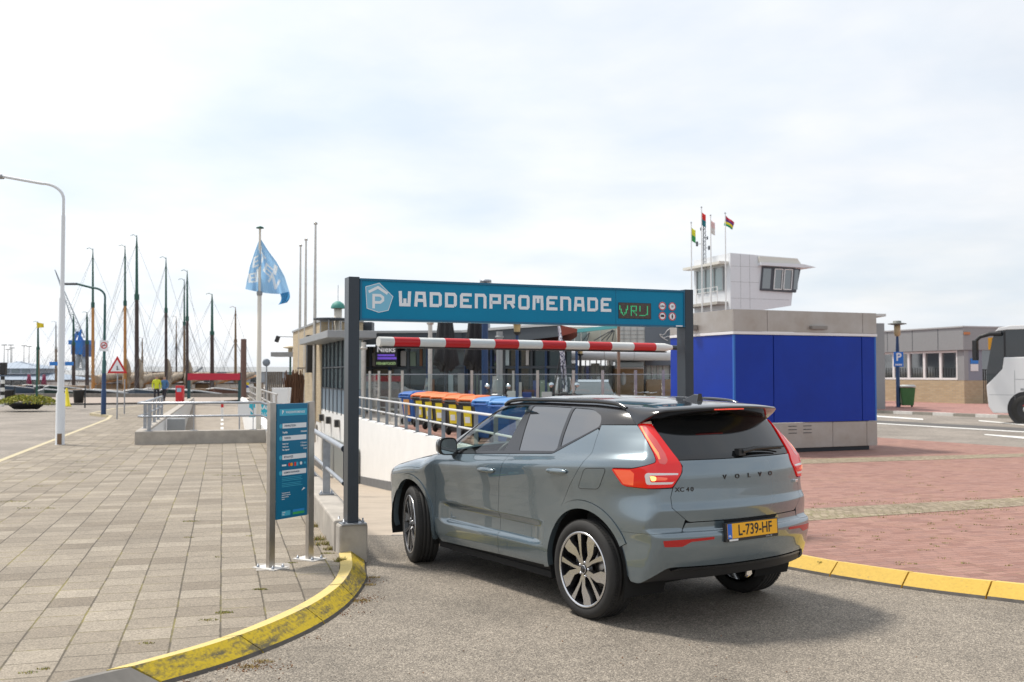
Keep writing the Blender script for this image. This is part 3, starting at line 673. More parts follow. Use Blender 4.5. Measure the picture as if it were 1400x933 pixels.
# ---------------------------------------------------------------- ground
U = Vector((-.2786, .9604, 0)); V_ = Vector((.9604, .2786, 0))        # along the ramps / across them
PZ = .10                                                             # level of the raised plazas above the carriageway
def nodes(m):
    t = m.node_tree; b = t.nodes['Principled BSDF']
    def n(ty, **k):
        q = t.nodes.new(ty)
        for a, c in k.items():
            if a.startswith('i_'): q.inputs[int(a[2:])].default_value = c
            else: setattr(q, a, c)
        return q
    return t, b, n, t.links.new
def math_n(n, L, op, a, b=None):
    q = n('ShaderNodeMath', operation=op)
    for i, v in enumerate((a, b)):
        if v is None: continue
        if isinstance(v, (int, float)): q.inputs[i].default_value = v
        else: L(v, q.inputs[i])
    return q.outputs[0]
def paver(name, wid, ln, cols, joint, jcol, rot, var=.5, speck=.25, stag=True, bias=0, moss=(.10, .12, .05), bumpd=.004, rough=.85, stain=(.80, 1.14)):
    """slabs laid in rows; every slab its own shade"""
    m = bpy.data.materials.new(name); m.use_nodes = True; t, b, n, L = nodes(m)
    tc = n('ShaderNodeTexCoord'); mp = n('ShaderNodeMapping'); mp.inputs['Rotation'].default_value = (0, 0, rot); L(tc.outputs['Object'], mp.inputs[0])
    wob = n('ShaderNodeTexNoise'); wob.inputs['Scale'].default_value = 1.3; L(tc.outputs['Object'], wob.inputs['Vector'])
    sp = n('ShaderNodeSeparateXYZ'); L(mp.outputs[0], sp.inputs[0])
    wv = math_n(n, L, 'MULTIPLY', math_n(n, L, 'SUBTRACT', wob.outputs[0], .5), .016)
    x = math_n(n, L, 'DIVIDE', math_n(n, L, 'ADD', sp.outputs[0], wv), wid); fx = math_n(n, L, 'FLOOR', x)
    h = n('ShaderNodeTexWhiteNoise', noise_dimensions='1D'); L(fx, h.inputs['W'])
    y = math_n(n, L, 'ADD', math_n(n, L, 'DIVIDE', math_n(n, L, 'ADD', sp.outputs[1], wv), ln), h.outputs[0] if stag else 0.); fy = math_n(n, L, 'FLOOR', y)
    cv = n('ShaderNodeCombineXYZ'); L(fx, cv.inputs[0]); L(fy, cv.inputs[1])
    wn = n('ShaderNodeTexWhiteNoise', noise_dimensions='2D'); L(cv.outputs[0], wn.inputs['Vector'])
    cr = n('ShaderNodeValToRGB'); cr.color_ramp.interpolation = 'LINEAR'; el = cr.color_ramp.elements
    el[0].position = 0; el[0].color = (*cols[0], 1); el[1].position = 1; el[1].color = (*cols[-1], 1)
    for i, c in enumerate(cols[1:-1]): q = el.new((i + 1) / (len(cols) - 1)); q.color = (*c, 1)
    L(wn.outputs['Value'], cr.inputs[0])
    # aggregate speckle and broad staining
    s1 = n('ShaderNodeTexNoise'); s1.inputs['Scale'].default_value = 95; s1.inputs['Detail'].default_value = 3; L(tc.outputs['Object'], s1.inputs['Vector'])
    s2 = n('ShaderNodeTexNoise'); s2.inputs['Scale'].default_value = .9; s2.inputs['Detail'].default_value = 7; s2.inputs['Roughness'].default_value = .7; L(tc.outputs['Object'], s2.inputs['Vector'])
    f1 = n('ShaderNodeMapRange'); f1.inputs[1].default_value = .25; f1.inputs[2].default_value = .75; f1.inputs[3].default_value = 1 - speck; f1.inputs[4].default_value = 1 + speck; L(s1.outputs[0], f1.inputs[0])
    f2 = n('ShaderNodeMapRange'); f2.inputs[1].default_value = .3; f2.inputs[2].default_value = .7; f2.inputs[3].default_value = stain[0]; f2.inputs[4].default_value = stain[1]; L(s2.outputs[0], f2.inputs[0])
    k = math_n(n, L, 'MULTIPLY', f1.outputs[0], f2.outputs[0])
    mu = n('ShaderNodeVectorMath', operation='SCALE'); L(cr.outputs[0], mu.inputs[0]); L(k, mu.inputs['Scale'])
    # joints
    def edge(v, f, size):
        fr = math_n(n, L, 'SUBTRACT', v, f); e = math_n(n, L, 'MINIMUM', fr, math_n(n, L, 'SUBTRACT', 1., fr)); return math_n(n, L, 'MULTIPLY', e, size)
    ex = edge(x, fx, wid); ey = edge(y, fy, ln); ed = math_n(n, L, 'MINIMUM', math_n(n, L, 'MULTIPLY', ex, .8), ey)
    s3 = n('ShaderNodeTexNoise'); s3.inputs['Scale'].default_value = 14; s3.inputs['Detail'].default_value = 3; L(tc.outputs['Object'], s3.inputs['Vector'])
    ej = math_n(n, L, 'SUBTRACT', ed, math_n(n, L, 'MULTIPLY', math_n(n, L, 'SUBTRACT', s3.outputs[0], .5), joint * 1.1))
    jm = n('ShaderNodeMapRange'); jm.inputs[1].default_value = joint * .35; jm.inputs[2].default_value = joint; jm.inputs[3].default_value = 1; jm.inputs[4].default_value = 0; L(ej, jm.inputs[0])
    ms = n('ShaderNodeMapRange'); ms.inputs[1].default_value = .50; ms.inputs[2].default_value = .60; L(s2.outputs[0], ms.inputs[0])
    jc = n('ShaderNodeMix', data_type='RGBA'); jc.inputs[6].default_value = (*jcol, 1); jc.inputs[7].default_value = (*moss, 1); L(ms.outputs[0], jc.inputs[0])
    mx = n('ShaderNodeMix', data_type='RGBA'); L(jm.outputs[0], mx.inputs[0]); L(mu.outputs[0], mx.inputs[6]); L(jc.outputs[2], mx.inputs[7]); L(mx.outputs[2], b.inputs['Base Color'])
    hs = math_n(n, L, 'ADD', math_n(n, L, 'MULTIPLY', jm.outputs[0], -1.), math_n(n, L, 'ADD', math_n(n, L, 'MULTIPLY', s1.outputs[0], .30), math_n(n, L, 'MULTIPLY', wn.outputs['Value'], .22)))
    bp = n('ShaderNodeBump'); bp.inputs['Distance'].default_value = bumpd; bp.inputs['Strength'].default_value = .8; L(hs, bp.inputs['Height']); L(bp.outputs[0], b.inputs['Normal'])
    b.inputs['Roughness'].default_value = rough
    return m
def asphalt(name, base, pebble, crack=True, scale=1.0):
    m = bpy.data.materials.new(name); m.use_nodes = True; t, b, n, L = nodes(m)
    tc = n('ShaderNodeTexCoord')
    v = n('ShaderNodeTexVoronoi', feature='F1'); v.inputs['Scale'].default_value = 70 * scale; L(tc.outputs['Object'], v.inputs['Vector'])
    sx_ = n('ShaderNodeSeparateXYZ'); L(v.outputs['Color'], sx_.inputs[0])
    cr = n('ShaderNodeValToRGB'); e = cr.color_ramp.elements; e[0].position = 0; e[0].color = (*[q * .45 for q in base], 1); e[1].position = 1; e[1].color = (*pebble, 1)
    q = e.new(.45); q.color = (*base, 1); q = e.new(.8); q.color = (*[c * 1.35 for c in base], 1); L(sx_.outputs[0], cr.inputs[0])
    s2 = n('ShaderNodeTexNoise'); s2.inputs['Scale'].default_value = .55; s2.inputs['Detail'].default_value = 8; s2.inputs['Roughness'].default_value = .68; L(tc.outputs['Object'], s2.inputs['Vector'])
    f2 = n('ShaderNodeMapRange'); f2.inputs[1].default_value = .32; f2.inputs[2].default_value = .68; f2.inputs[3].default_value = .70; f2.inputs[4].default_value = 1.22; L(s2.outputs[0], f2.inputs[0])
    s3 = n('ShaderNodeTexNoise'); s3.inputs['Scale'].default_value = 7; s3.inputs['Detail'].default_value = 6; s3.inputs['Roughness'].default_value = .7; L(tc.outputs['Object'], s3.inputs['Vector'])
    f3 = n('ShaderNodeMapRange'); f3.inputs[1].default_value = .3; f3.inputs[2].default_value = .7; f3.inputs[3].default_value = .86; f3.inputs[4].default_value = 1.12; L(s3.outputs[0], f3.inputs[0])
    mu = n('ShaderNodeVectorMath', operation='SCALE'); L(cr.outputs[0], mu.inputs[0]); L(math_n(n, L, 'MULTIPLY', f2.outputs[0], f3.outputs[0]), mu.inputs['Scale']); L(mu.outputs[0], b.inputs['Base Color'])
    hv = math_n(n, L, 'SUBTRACT', 1., v.outputs['Distance'])
    bp = n('ShaderNodeBump'); bp.inputs['Distance'].default_value = .006; bp.inputs['Strength'].default_value = .55; L(hv, bp.inputs['Height']); L(bp.outputs[0], b.inputs['Normal'])
    b.inputs['Roughness'].default_value = .82
    return m
def sheet(name, outer, z, m, holes=(), kind='structure'):
    loops = [[Vector((p[0], p[1], z)) for p in outer]] + [[Vector((p[0], p[1], z)) for p in h] for h in holes]
    tris = tessellate_polygon(loops); V = [p for l in loops for p in l]; F = []
    for t in tris:
        nn = (V[t[1]] - V[t[0]]).cross(V[t[2]] - V[t[0]]); F.append(tuple(t) if nn.z > 0 else tuple(reversed(t)))
    return tag(meshobj(name, V, F, m), kind=kind)
RU = math.atan2(U.y, U.x) - math.pi / 2
M_asph = asphalt('chip_asphalt', (.212, .183, .148), (.45, .395, .32), scale=1.9)
M_road = asphalt('road_asphalt', (.255, .222, .188), (.34, .305, .265), scale=1.2)
M_slab = paver('concrete_slabs', .307, .300, [(.205, .170, .128), (.245, .207, .160), (.262, .223, .173), (.275, .234, .182), (.325, .280, .221)], .0070, (.085, .07, .05), -RU, speck=.46, moss=(.20, .17, .05))
M_brick = paver('red_clay_pavers', .098, .205, [(.245, .125, .098), (.30, .158, .122), (.315, .170, .134), (.335, .186, .148), (.26, .142, .116)], .004, (.16, .10, .085), -R(108), speck=.22, moss=(.17, .14, .06), bumpd=.003, stain=(.93, 1.06))
M_brick2 = paver('far_red_pavers', .105, .21, [(.30, .15, .13), (.42, .22, .19)], .004, (.2, .13, .11), 0)
M_cob = paver('brown_cobble_band', .10, .105, [(.24, .19, .13), (.31, .25, .175), (.37, .30, .22)], .010, (.15, .12, .07), -R(98), moss=(.17, .17, .06))
M_conc = mat('weathered_concrete', (.37, .34, .30), .85, var=.22, vscale=3.5, bump=.25, bscale=45)
M_warm = mat('ramp_concrete', (.40, .335, .265), .85, var=.16, vscale=1.2, bump=.2, bscale=60)
M_white = mat('white_rendered_wall', (.86, .855, .84), .8, var=.035, vscale=1.5)
M_plinth = mat('grey_plinth_paint', (.16, .165, .175), .7, var=.15, vscale=3)
M_steel = mat('galvanised_steel', (.36, .38, .41), .42, .75, var=.18, vscale=14)
M_stain = mat('brushed_stainless', (.52, .49, .45), .33, .9, var=.14, vscale=6)
M_wpaint = mat('white_road_paint', (.70, .69, .66), .7, var=.15, vscale=20)
# main ramp outline: left edge E(d), right edge W(d)
def EL(d): return Vector((-1.42 - .29 * (d - 9.6), d, 0))
def WR(d):
    if d < 19: t = (d - 10.9) / 8.1; return Vector((2.05 + (.493 - 2.05) * t, d, 0))
    return Vector((-1.75 - .325 * (d - 25.9), d, 0))
def ramp_z(d): return 0 if d < 11.25 else (-.093 * (d - 11.25) if d < 33 else max(-2.95, -2.023 - .07 * (d - 33)))
DEND = 60.0
left_in = [EL(d) for d in (10.0, 25.2, 45, DEND)]
right_in = [WR(d) for d in (DEND, 40, 25.9, 19, 10.9)]
main_hole = [EL(11.0)] + [EL(d) for d in (25.2, 45, DEND)] + [WR(d) for d in (DEND, 40, 25.9, 19, 11.4)]
# exit trench, left of the dividing wall, climbing away from us
P0 = Vector((-9.15, 24.2, 0)); P1 = Vector((-6.2, 25.1, 0))
TL = 42.0
tr0 = P0 + V_ * .26 + U * .26; tr1 = P1 + U * .26 - V_ * .0
tr_hole = [tr0, tr1, tr1 + U * TL, tr0 + U * TL]
# harbour basin
BAS = [(-190, 150), (-190, 76), (-70, 75), (-17.5, 75), (-23, 90), (-43, 165)]
GO = [(-2500, -60), (2500, -60), (2500, 4500), (-2500, 4500)]
sheet('ground', GO, 0, M_road, holes=[[tuple(p[:2]) for p in main_hole], [tuple(p[:2]) for p in tr_hole], BAS])
def gp(z, *pts): return [tuple(G(px, py, z)[:2]) for px, py in pts]
k_in = [(-1.69, 9.75)] + gp(PZ, (464.8, 768), (463.5, 783), (448, 804), (396, 835.5), (294.5, 877), (145.5, 919.2))
k_in2 = k_in[-1:] + gp(PZ, (40, 944), (-120, 975), (-500, 1030))
k_out = [(-1.40, 9.62)] + gp(0, (501.5, 783), (502, 797), (477, 830.5), (424.5, 866), (327, 907), (226, 938))
k_out2 = k_out[-1:] + gp(0, (90, 970), (-110, 1005), (-520, 1060))
r_in = [(2.14, 10.75)] + gp(PZ, (1040, 751), (1087.9, 758.4), (1157.5, 771), (1277.4, 787.6), (1400, 800), (1620, 826), (2100, 870))
r_out = [(1.98, 10.7)] + gp(0, (1012, 766), (1071, 778), (1160, 794), (1271.8, 811), (1400, 826.7), (1630, 857), (2130, 905))
# chip asphalt drive in front
drive = [(-30, -8), (40, -8), (40, r_out[-1][1] - .3)] + [(p[0] + .0, p[1]) for p in r_out[::-1]] + [(2.05, 11.39), (EL(11.24).x + .02, 11.24)] + k_out + k_out2[1:] + [(-30, k_out2[-1][1])]
sheet('drive', drive, .004, M_asph)
# ramp floor
V = []; F = []; ds = [11.25, 14, 18, 22, 26, 30, 33, 38, 42, 46.3, 52, DEND]
for d in ds: a, b = EL(d), WR(max(d, 11.4)); V += [(a.x, a.y, ramp_z(d)), (b.x, d, ramp_z(d))]
F = [(2 * i, 2 * i + 1, 2 * i + 3, 2 * i + 2) for i in range(len(ds) - 1)]
V = [(v[0], v[1], v[2] + (.003 if i < 2 else 0)) for i, v in enumerate(V)]
tag(meshobj('ramp_floor', V, F, M_warm), kind='structure')
mb = MB(); mb.box((.3, 11.25, .001), (3.3, .03, .012), M_plinth); tag(mb.build('ramp_threshold'), kind='structure')
# side walls of the ramp
def wallstrip(name, pts, zt, zb, thick_dir, m, t=.22, plinth=False):
    mb = MB()
    for i in range(len(pts) - 1):
        a, b = pts[i], pts[i + 1]; o = Vector(thick_dir) * t
        P = [Vector((p.x, p.y, z)) for p, z in ((a, zt(a.y)), (b, zt(b.y)), (b, zb(b.y)), (a, zb(a.y)))]
        Q = [p + o for p in P]; W = P + Q
        mb.add(W, [(0, 1, 2, 3), (7, 6, 5, 4), (0, 4, 5, 1), (2, 6, 7, 3), (0, 3, 7, 4), (1, 5, 6, 2)], m)
    return tag(mb.build(name), kind='structure')
wr = [WR(d) for d in (11.4, 19, 25.9, 33, 40, 50, DEND)]
wallstrip('ramp_wall', wr, lambda d: PZ - .004, lambda d: ramp_z(d) - .3, (.95, .31, 0), M_white)
wallstrip('ramp_wall_plinth', [p + Vector((-.012, -.004, 0)) for p in wr], lambda d: ramp_z(d) + .30, lambda d: ramp_z(d) - .1, (.01, .003, 0), M_plinth, t=1)
el = [EL(d) for d in (11.3, 18, 25.0)]
wallstrip('ramp_wall', el, lambda d: -.01, lambda d: ramp_z(d) - .3, (-.95, -.28, 0), M_conc, t=.2)
wallstrip('ramp_wall', [EL(25.0), EL(33), EL(45), EL(DEND)], lambda d: .40, lambda d: ramp_z(d) - .3, (-.95, -.28, 0), M_white, t=.2)
mb = MB(); a, b = EL(DEND), WR(DEND); mb.bar((a.x, a.y + .1, -1.4), (b.x, b.y + .1, -1.4), .2, 3.0, M_white); tag(mb.build('ramp_wall'), kind='structure')
# exit trench
def tz(s): return min(0, -.060 * (40 - s))
V = []; F = []; ss = [-1, 10, 20, 30, 40, TL]
for s in ss: a = tr0 + U * s; b = tr1 + U * s; V += [(a.x, a.y, tz(s)), (b.x, b.y, tz(s))]
tag(meshobj('exit_ramp_floor', V, [(2 * i, 2 * i + 1, 2 * i + 3, 2 * i + 2) for i in range(len(ss) - 1)], mat('exit_ramp_paving', (.30, .26, .215), .85, var=.2, vscale=2)), kind='structure')
mb = MB()
for s in range(1, 34, 2): c = (tr0 + tr1) / 2 + U * (s + .5) + V_ * .35; mb.add([Vector((c.x, c.y, tz(s + .5) + .006)) + V_ * q * .07 + (U * e * .5 + Vector((0, 0, .03 * e))) for q, e in ((-1, -1), (1, -1), (1, 1), (-1, 1))], [(0, 1, 2, 3)], M_wpaint)
tag(mb.build('lane_dashes'), kind='structure')
def parapet(name, a, b, w, zt, m, inward, zb=-.02, zt2=None):
    zt2 = zt if zt2 is None else zt2; o = Vector(inward).normalized() * w; a = Vector(a); b = Vector(b)
    P = [(a.x, a.y, zb), (b.x, b.y, zb), (b.x, b.y, zt2), (a.x, a.y, zt)]; Q = [(p[0] + o.x, p[1] + o.y, p[2]) for p in P]
    mb = MB(); mb.add(P + Q, [(0, 1, 2, 3), (7, 6, 5, 4), (0, 4, 5, 1), (3, 2, 6, 7), (1, 5, 6, 2), (0, 3, 7, 4)], m); return mb.build(name, bevel=.02)
M_para = mat('light_parapet_concrete', (.40, .365, .32), .85, var=.2, vscale=2.6, bump=.25, bscale=50)
lpar = parapet('concrete_parapet', EL(9.75) - V_ * .27, EL(25.0) - V_ * .27, .27, .40, M_para, V_, zb=-.3)
tag(lpar, 'long low concrete parapet with tube rail along the left edge of the ramp', 'parapet')
fp = parapet('concrete_parapet', P0, P1 + V_ * .0, .26, .42, M_para, U, zb=-2.6)
tag(fp, 'low concrete parapet closing the near end of the sunken exit lane', 'parapet')
# white trench walls with sloping inner faces
lw = [tr0 + U * s for s in (0, 14, 28, TL)]
for i in range(3):
    pass
mb = MB(); mb.add([(lw[0].x, lw[0].y, -2.6), (lw[-1].x, lw[-1].y, -.1), (lw[-1].x, lw[-1].y, .30), (lw[0].x, lw[0].y, .42)] + [tuple(Vector((q.x, q.y, z)) - V_ * .26) for q, z in ((lw[0], -2.6), (lw[-1], -.1), (lw[-1], .30), (lw[0], .42))], [(0, 1, 2, 3)[::-1], (7, 6, 5, 4)[::-1], (3, 2, 6, 7)[::-1], (1, 5, 6, 2)[::-1]], M_para)
mb.add([tuple(Vector((q.x, q.y, z)) + V_ * .006) for q, z in ((lw[0], -2.6), (lw[-1], -.1), (lw[-1], .26), (lw[0], .37))], [(3, 2, 1, 0)], mat('pale_grey_wall_paint', (.58, .58, .58), .8, var=.06))
tag(mb.build('trench_wall'), 'long concrete trench wall with white inner face left of the exit lane', 'retaining wall')
mb = MB(); q0, q1 = tr1 + U * 0, tr1 + U * TL
mb.add([tuple(Vector((q.x, q.y, z)) + V_ * k) for k in (0, .24) for q, z in ((q0, -2.6), (q1, -.3), (q1, .30), (q0, .42))], [(0, 1, 2, 3), (7, 6, 5, 4), (3, 2, 6, 7)[::1], (0, 3, 7, 4), (1, 5, 6, 2)], M_white)
tag(mb.build('dividing_wall'), 'white dividing wall between the exit lane and the car park ramp', 'retaining wall')
# left plaza with its yellow kerb
KL = lambda d: (-9.9 - .29 * (d - 19.2), d)
plaza = [tuple((EL(25.1) - V_ * .26)[:2])] + k_in + k_in2[1:] + [(k_in2[-1][0] - 1.5, k_in2[-1][1] - .3), KL(6.2), KL(19.2), KL(38), (-16.6, 41.5), (-18.5, 44), (-19.9, 50), (-21, 62)] + [tuple((P0 + U * 38)[:2]), tuple(P0[:2]), tuple(P1[:2])]
sheet('plaza_paving', plaza, PZ, M_slab)
def kerbpaint(name, col, worn, amount):
    m = bpy.data.materials.new(name); m.use_nodes = True; t, b, n, L = nodes(m); tc = n('ShaderNodeTexCoord')
    def nz(sc, det, st=(1, 1, 1), ro=.65):
        mp = n('ShaderNodeMapping'); mp.inputs['Scale'].default_value = st; L(tc.outputs['Object'], mp.inputs[0]); q = n('ShaderNodeTexNoise'); q.inputs['Scale'].default_value = sc; q.inputs['Detail'].default_value = det; q.inputs['Roughness'].default_value = ro; L(mp.outputs[0], q.inputs['Vector']); return q.outputs[0]
    a = nz(3.0, 9, (1.6, .7, 5), .75); c = nz(38, 4); s_ = nz(1.1, 5)
    v = math_n(n, L, 'ADD', math_n(n, L, 'MULTIPLY', a, .62), math_n(n, L, 'ADD', math_n(n, L, 'MULTIPLY', c, .22), math_n(n, L, 'MULTIPLY', s_, .16)))
    mr = n('ShaderNodeMapRange'); mr.inputs[1].default_value = amount - .075; mr.inputs[2].default_value = amount + .03; L(v, mr.inputs[0])
    mx = n('ShaderNodeMix', data_type='RGBA'); mx.inputs[6].default_value = (*worn, 1); mx.inputs[7].default_value = (*col, 1); L(mr.outputs[0], mx.inputs[0])
    f = n('ShaderNodeMapRange'); f.inputs[3].default_value = .78; f.inputs[4].default_value = 1.2; L(c, f.inputs[0]); sc = n('ShaderNodeVectorMath', operation='SCALE'); L(mx.outputs[2], sc.inputs[0]); L(f.outputs[0], sc.inputs['Scale']); L(sc.outputs[0], b.inputs['Base Color'])
    bp = n('ShaderNodeBump'); bp.inputs['Distance'].default_value = .006; bp.inputs['Strength'].default_value = .6; L(v, bp.inputs['Height']); L(bp.outputs[0], b.inputs['Normal']); b.inputs['Roughness'].default_value = .7
    return m
M_yel = kerbpaint('worn_yellow_kerb_paint', (.50, .36, .010), (.12, .10, .05), .50)
M_yel2 = kerbpaint('pale_yellow_kerb_top', (.62, .48, .17), (.40, .35, .24), .42)  # kerb top set paler than the kerb face
M_joint = mat('dark_kerb_joint', (.05, .045, .035), .9)
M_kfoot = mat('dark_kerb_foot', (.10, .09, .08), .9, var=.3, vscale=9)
M_kgrey = mat('grey_kerb_stone', (.21, .195, .175), .85, var=.2, vscale=5)
def resample(pts, n):
    P = [Vector((p[0], p[1], 0)) for p in pts]; 
    # smooth (Catmull) then even spacing
    Q = []
    for i in range(len(P) - 1):
        a, b, c, d = P[max(i - 1, 0)], P[i], P[i + 1], P[min(i + 2, len(P) - 1)]
        for k in range(8):
            t = k / 8; Q.append(.5 * ((2 * b) + (c - a) * t + (2 * a - 5 * b + 4 * c - d) * t * t + (3 * b - a - 3 * c + d) * t ** 3))
    Q.append(P[-1]); L = [0]
    for i in range(1, len(Q)): L.append(L[-1] + (Q[i] - Q[i - 1]).length)
    out = []
    for k in range(n + 1):
        s = L[-1] * k / n; j = max(i for i in range(len(L)) if L[i] <= s + 1e-9); j = min(j, len(Q) - 2); f = (s - L[j]) / max(1e-9, L[j + 1] - L[j]); out.append(Q[j].lerp(Q[j + 1], f))
    return out
def kerb(name, kin, kout, n, stones, mt, mf, zt=.125, grey_from=None):
    a = resample(kin, n); b = resample(kout, n); per = n / stones; mb = MB()
    for s in range(stones):
        i0, i1 = round(s * per), round((s + 1) * per); gy = grey_from is not None and s >= grey_from
        tilt = random.uniform(-.004, .004)
        for i in range(i0, i1):
            sec = []
            for q, j in enumerate((i, i + 1)):
                p, r = a[j], b[j]
                if q == 0 and i == i0: p = a[j].lerp(a[j + 1], .13); r = b[j].lerp(b[j + 1], .13)
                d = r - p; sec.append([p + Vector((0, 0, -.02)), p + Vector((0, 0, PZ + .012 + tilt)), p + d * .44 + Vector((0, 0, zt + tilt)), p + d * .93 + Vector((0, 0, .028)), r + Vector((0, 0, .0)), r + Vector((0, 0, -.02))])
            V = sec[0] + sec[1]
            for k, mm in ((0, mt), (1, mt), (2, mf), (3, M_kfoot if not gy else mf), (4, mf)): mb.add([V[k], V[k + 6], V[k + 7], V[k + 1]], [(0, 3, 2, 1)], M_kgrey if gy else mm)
            if i == i0: mb.add(sec[0], [tuple(range(6))], mf)
            if i == i1 - 1: mb.add(sec[1], [tuple(reversed(range(6)))], mf)
    for i in range(n):                                   # bedding seen in the joints
        p, q, r, s_ = a[i], a[i + 1], b[i + 1], b[i]; z = Vector((0, 0, .05))
        mb.add([p + z, q + z, q.lerp(r, .8) + z * .9, p.lerp(s_, .8) + z * .9], [(0, 1, 2, 3)], M_joint)
    return tag(mb.build(name), kind='structure')
random.seed(3)
kerb('yellow_kerb', k_in, k_out, 40, 5, M_yel2, M_yel)
kerb('grey_kerb', k_in2, k_out2, 24, 4, M_kgrey, M_kgrey, grey_from=0)
kerb('yellow_kerb', r_in, r_out, 60, 10, kerbpaint('warm_yellow_kerb_top', (.68, .47, .12), (.40, .33, .20), .385), kerbpaint('warm_yellow_kerb_face', (.60, .39, .06), (.24, .20, .12), .425))
# right plaza: red clay pavers with cobble bands; terrace level behind the ramp wall
far_edge = [(30, 3.2), (18.0, 17.2), (12.0, 23.3), (9.87, 27.1), (8.0, 34)]
red = r_in + [(r_in[-1][0] + 8, r_in[-1][1] - .4)] + far_edge[1:] + [(7.0, 40), (1.5, 40.5), tuple((WR(33) + Vector((.25, .08, 0)))[:2]), tuple((WR(25.9) + Vector((.25, .08, 0)))[:2]), tuple((WR(19) + Vector((.25, .08, 0)))[:2]), (2.32, 11.4)]
sheet('red_paving', red, PZ, M_brick)
ter = [tuple((WR(33) + Vector((.2, .06, 0)))[:2]), (1.5, 40.5), (7.0, 40), (7.6, 34.02), (10.5, 48), (11, 74), tuple((WR(DEND) + Vector((.2, 12, 0)))[:2]), tuple((WR(DEND) + Vector((.2, .06, 0)))[:2]), tuple((WR(45) + Vector((.2, .06, 0)))[:2])]
sheet('terrace_paving', ter, PZ - .004, mat('terrace_slabs', (.36, .32, .28), .85, var=.15, vscale=2))
def band(a, b, c, d): # pixel corners -> quad on the plaza
    return [tuple(G(*q, PZ)[:2]) for q in (a, b, c, d)]
sheet('cobble_band', band((1010, 719), (1400, 692), (1400, 680.5), (1010, 701)), PZ + .004, M_cob)
sheet('cobble_band', band((1040, 636.5), (1400, 625), (1400, 620.5), (1040, 629.5)), PZ + .004, M_cob)
# carriageway on the right and its markings
def roadmark(name, quads, z, m):
    mb = MB()
    for q in quads: mb.add([tuple(G(*p, z)) for p in q], [(0, 1, 2, 3)], m)
    return tag(mb.build(name), kind='structure')
roadmark('road_seam', [((1190, 577.5), (1420, 590.5), (1420, 586.5), (1190, 574.5))], .006, mat('dark_asphalt_seam', (.10, .095, .09), .8))
roadmark('road_line', [((1190, 579), (1420, 592.5), (1420, 591.2), (1190, 577.9))], .010, M_wpaint)
roadmark('road_line', [((1346, 594.8), (1420, 602.0), (1420, 598.8), (1346, 593.6))], .010, M_wpaint)
roadmark('road_line', [((1190, 569.5), (1262, 574.5), (1262, 572.6), (1190, 567.8)), ((1338, 576), (1420, 583.5), (1420, 581.5), (1338, 574.6))], .010, M_wpaint)
# far pavement with black and white kerb blocks
fk0, fk1 = G(1150, 563.0, .0), G(1480, 576.0, .0)
fdv = (fk1 - fk0).normalized(); fpn = Vector((-fdv.y, fdv.x, 0))
pf = [fk0 - fdv * 25, fk1 + fdv * 12, fk1 + fdv * 12 + fpn * 45, fk0 - fdv * 25 + fpn * 45]
sheet('far_pavement', [tuple(p[:2]) for p in pf], .12, M_brick2)
mb = MB(); kb1 = mat('kerb_block_white', (.66, .64, .60), .8, var=.1); kb2 = mat('kerb_block_grey', (.30, .28, .24), .85, var=.15)
for i in range(-20, 22):
    a = fk0 + fdv * (i * 1.02); mb.bar(a + Vector((0, 0, .062)), a + fdv * 1.0 + Vector((0, 0, .062)), .26, .135, kb1 if i % 2 else kb2)
tag(mb.build('kerb_blocks'), kind='structure')
# thin yellow line and edge of the left plaza against the road
mb = MB(); M_ylin = mat('pale_yellow_edge', (.50, .43, .28), .8, var=.12)
pl = [Vector((*KL(d), 0)) for d in (6.2, 19.2, 30, 38)] + [Vector((-16.6, 41.5, 0)), Vector((-18.5, 44, 0)), Vector((-19.9, 50, 0)), Vector((-21, 62, 0))]
for i in range(len(pl) - 1):
    a, b = pl[i], pl[i + 1]; n_ = Vector((-(b - a).y, (b - a).x, 0)).normalized() * .07
    for a_, b_, h_, m_ in ((a + n_ * .9, b + n_ * .9, PZ, M_kgrey),): mb.bar(a_ + Vector((0, 0, .05)), b_ + Vector((0, 0, .05)), .13, .108, M_ylin)
tag(mb.build('plaza_edge_kerb'), kind='structure')
# far quay pavement of the left road
q_ = [(-190, 75), (-17.5, 75), (-19.0, 62.5), (-25, 58.8), (-60, 56.5), (-190, 56)]
sheet('quay_pavement', q_, .10, mat('quay_slabs', (.34, .28, .235), .85, var=.12, vscale=1.5))
mb = MB()
for a, b in zip(q_[2:], q_[3:]): mb.bar((a[0], a[1], .04), (b[0], b[1], .04), .2, .13, mat('dark_kerb', (.10, .095, .09), .8))
for a, b in (((-190, 76), (-70, 75)), ((-70, 75), (-17.5, 75))): mb.bar((a[0], a[1] - .3, .22), (b[0], b[1] - .3, .22), .5, .30, M_kgrey)
tag(mb.build('quay_kerb'), kind='structure')
# basin walls and water
mb = MB()
for i in range(len(BAS)):
    a, b = BAS[i], BAS[(i + 1) % len(BAS)]; mb.quad((a[0], a[1], -.01), (b[0], b[1], -.01), (b[0], b[1], -3), (a[0], a[1], -3), mat('quay_wall', (.12, .105, .09), .85, var=.3, vscale=1))
tag(mb.build('quay_wall'), kind='structure')
wm = mat('harbour_water', (.03, .045, .05), .08, bump=.5, bscale=1.5)
sheet('harbour_water', [(-200, 70), (-10, 70), (-30, 175), (-200, 175)], -1.6, wm)
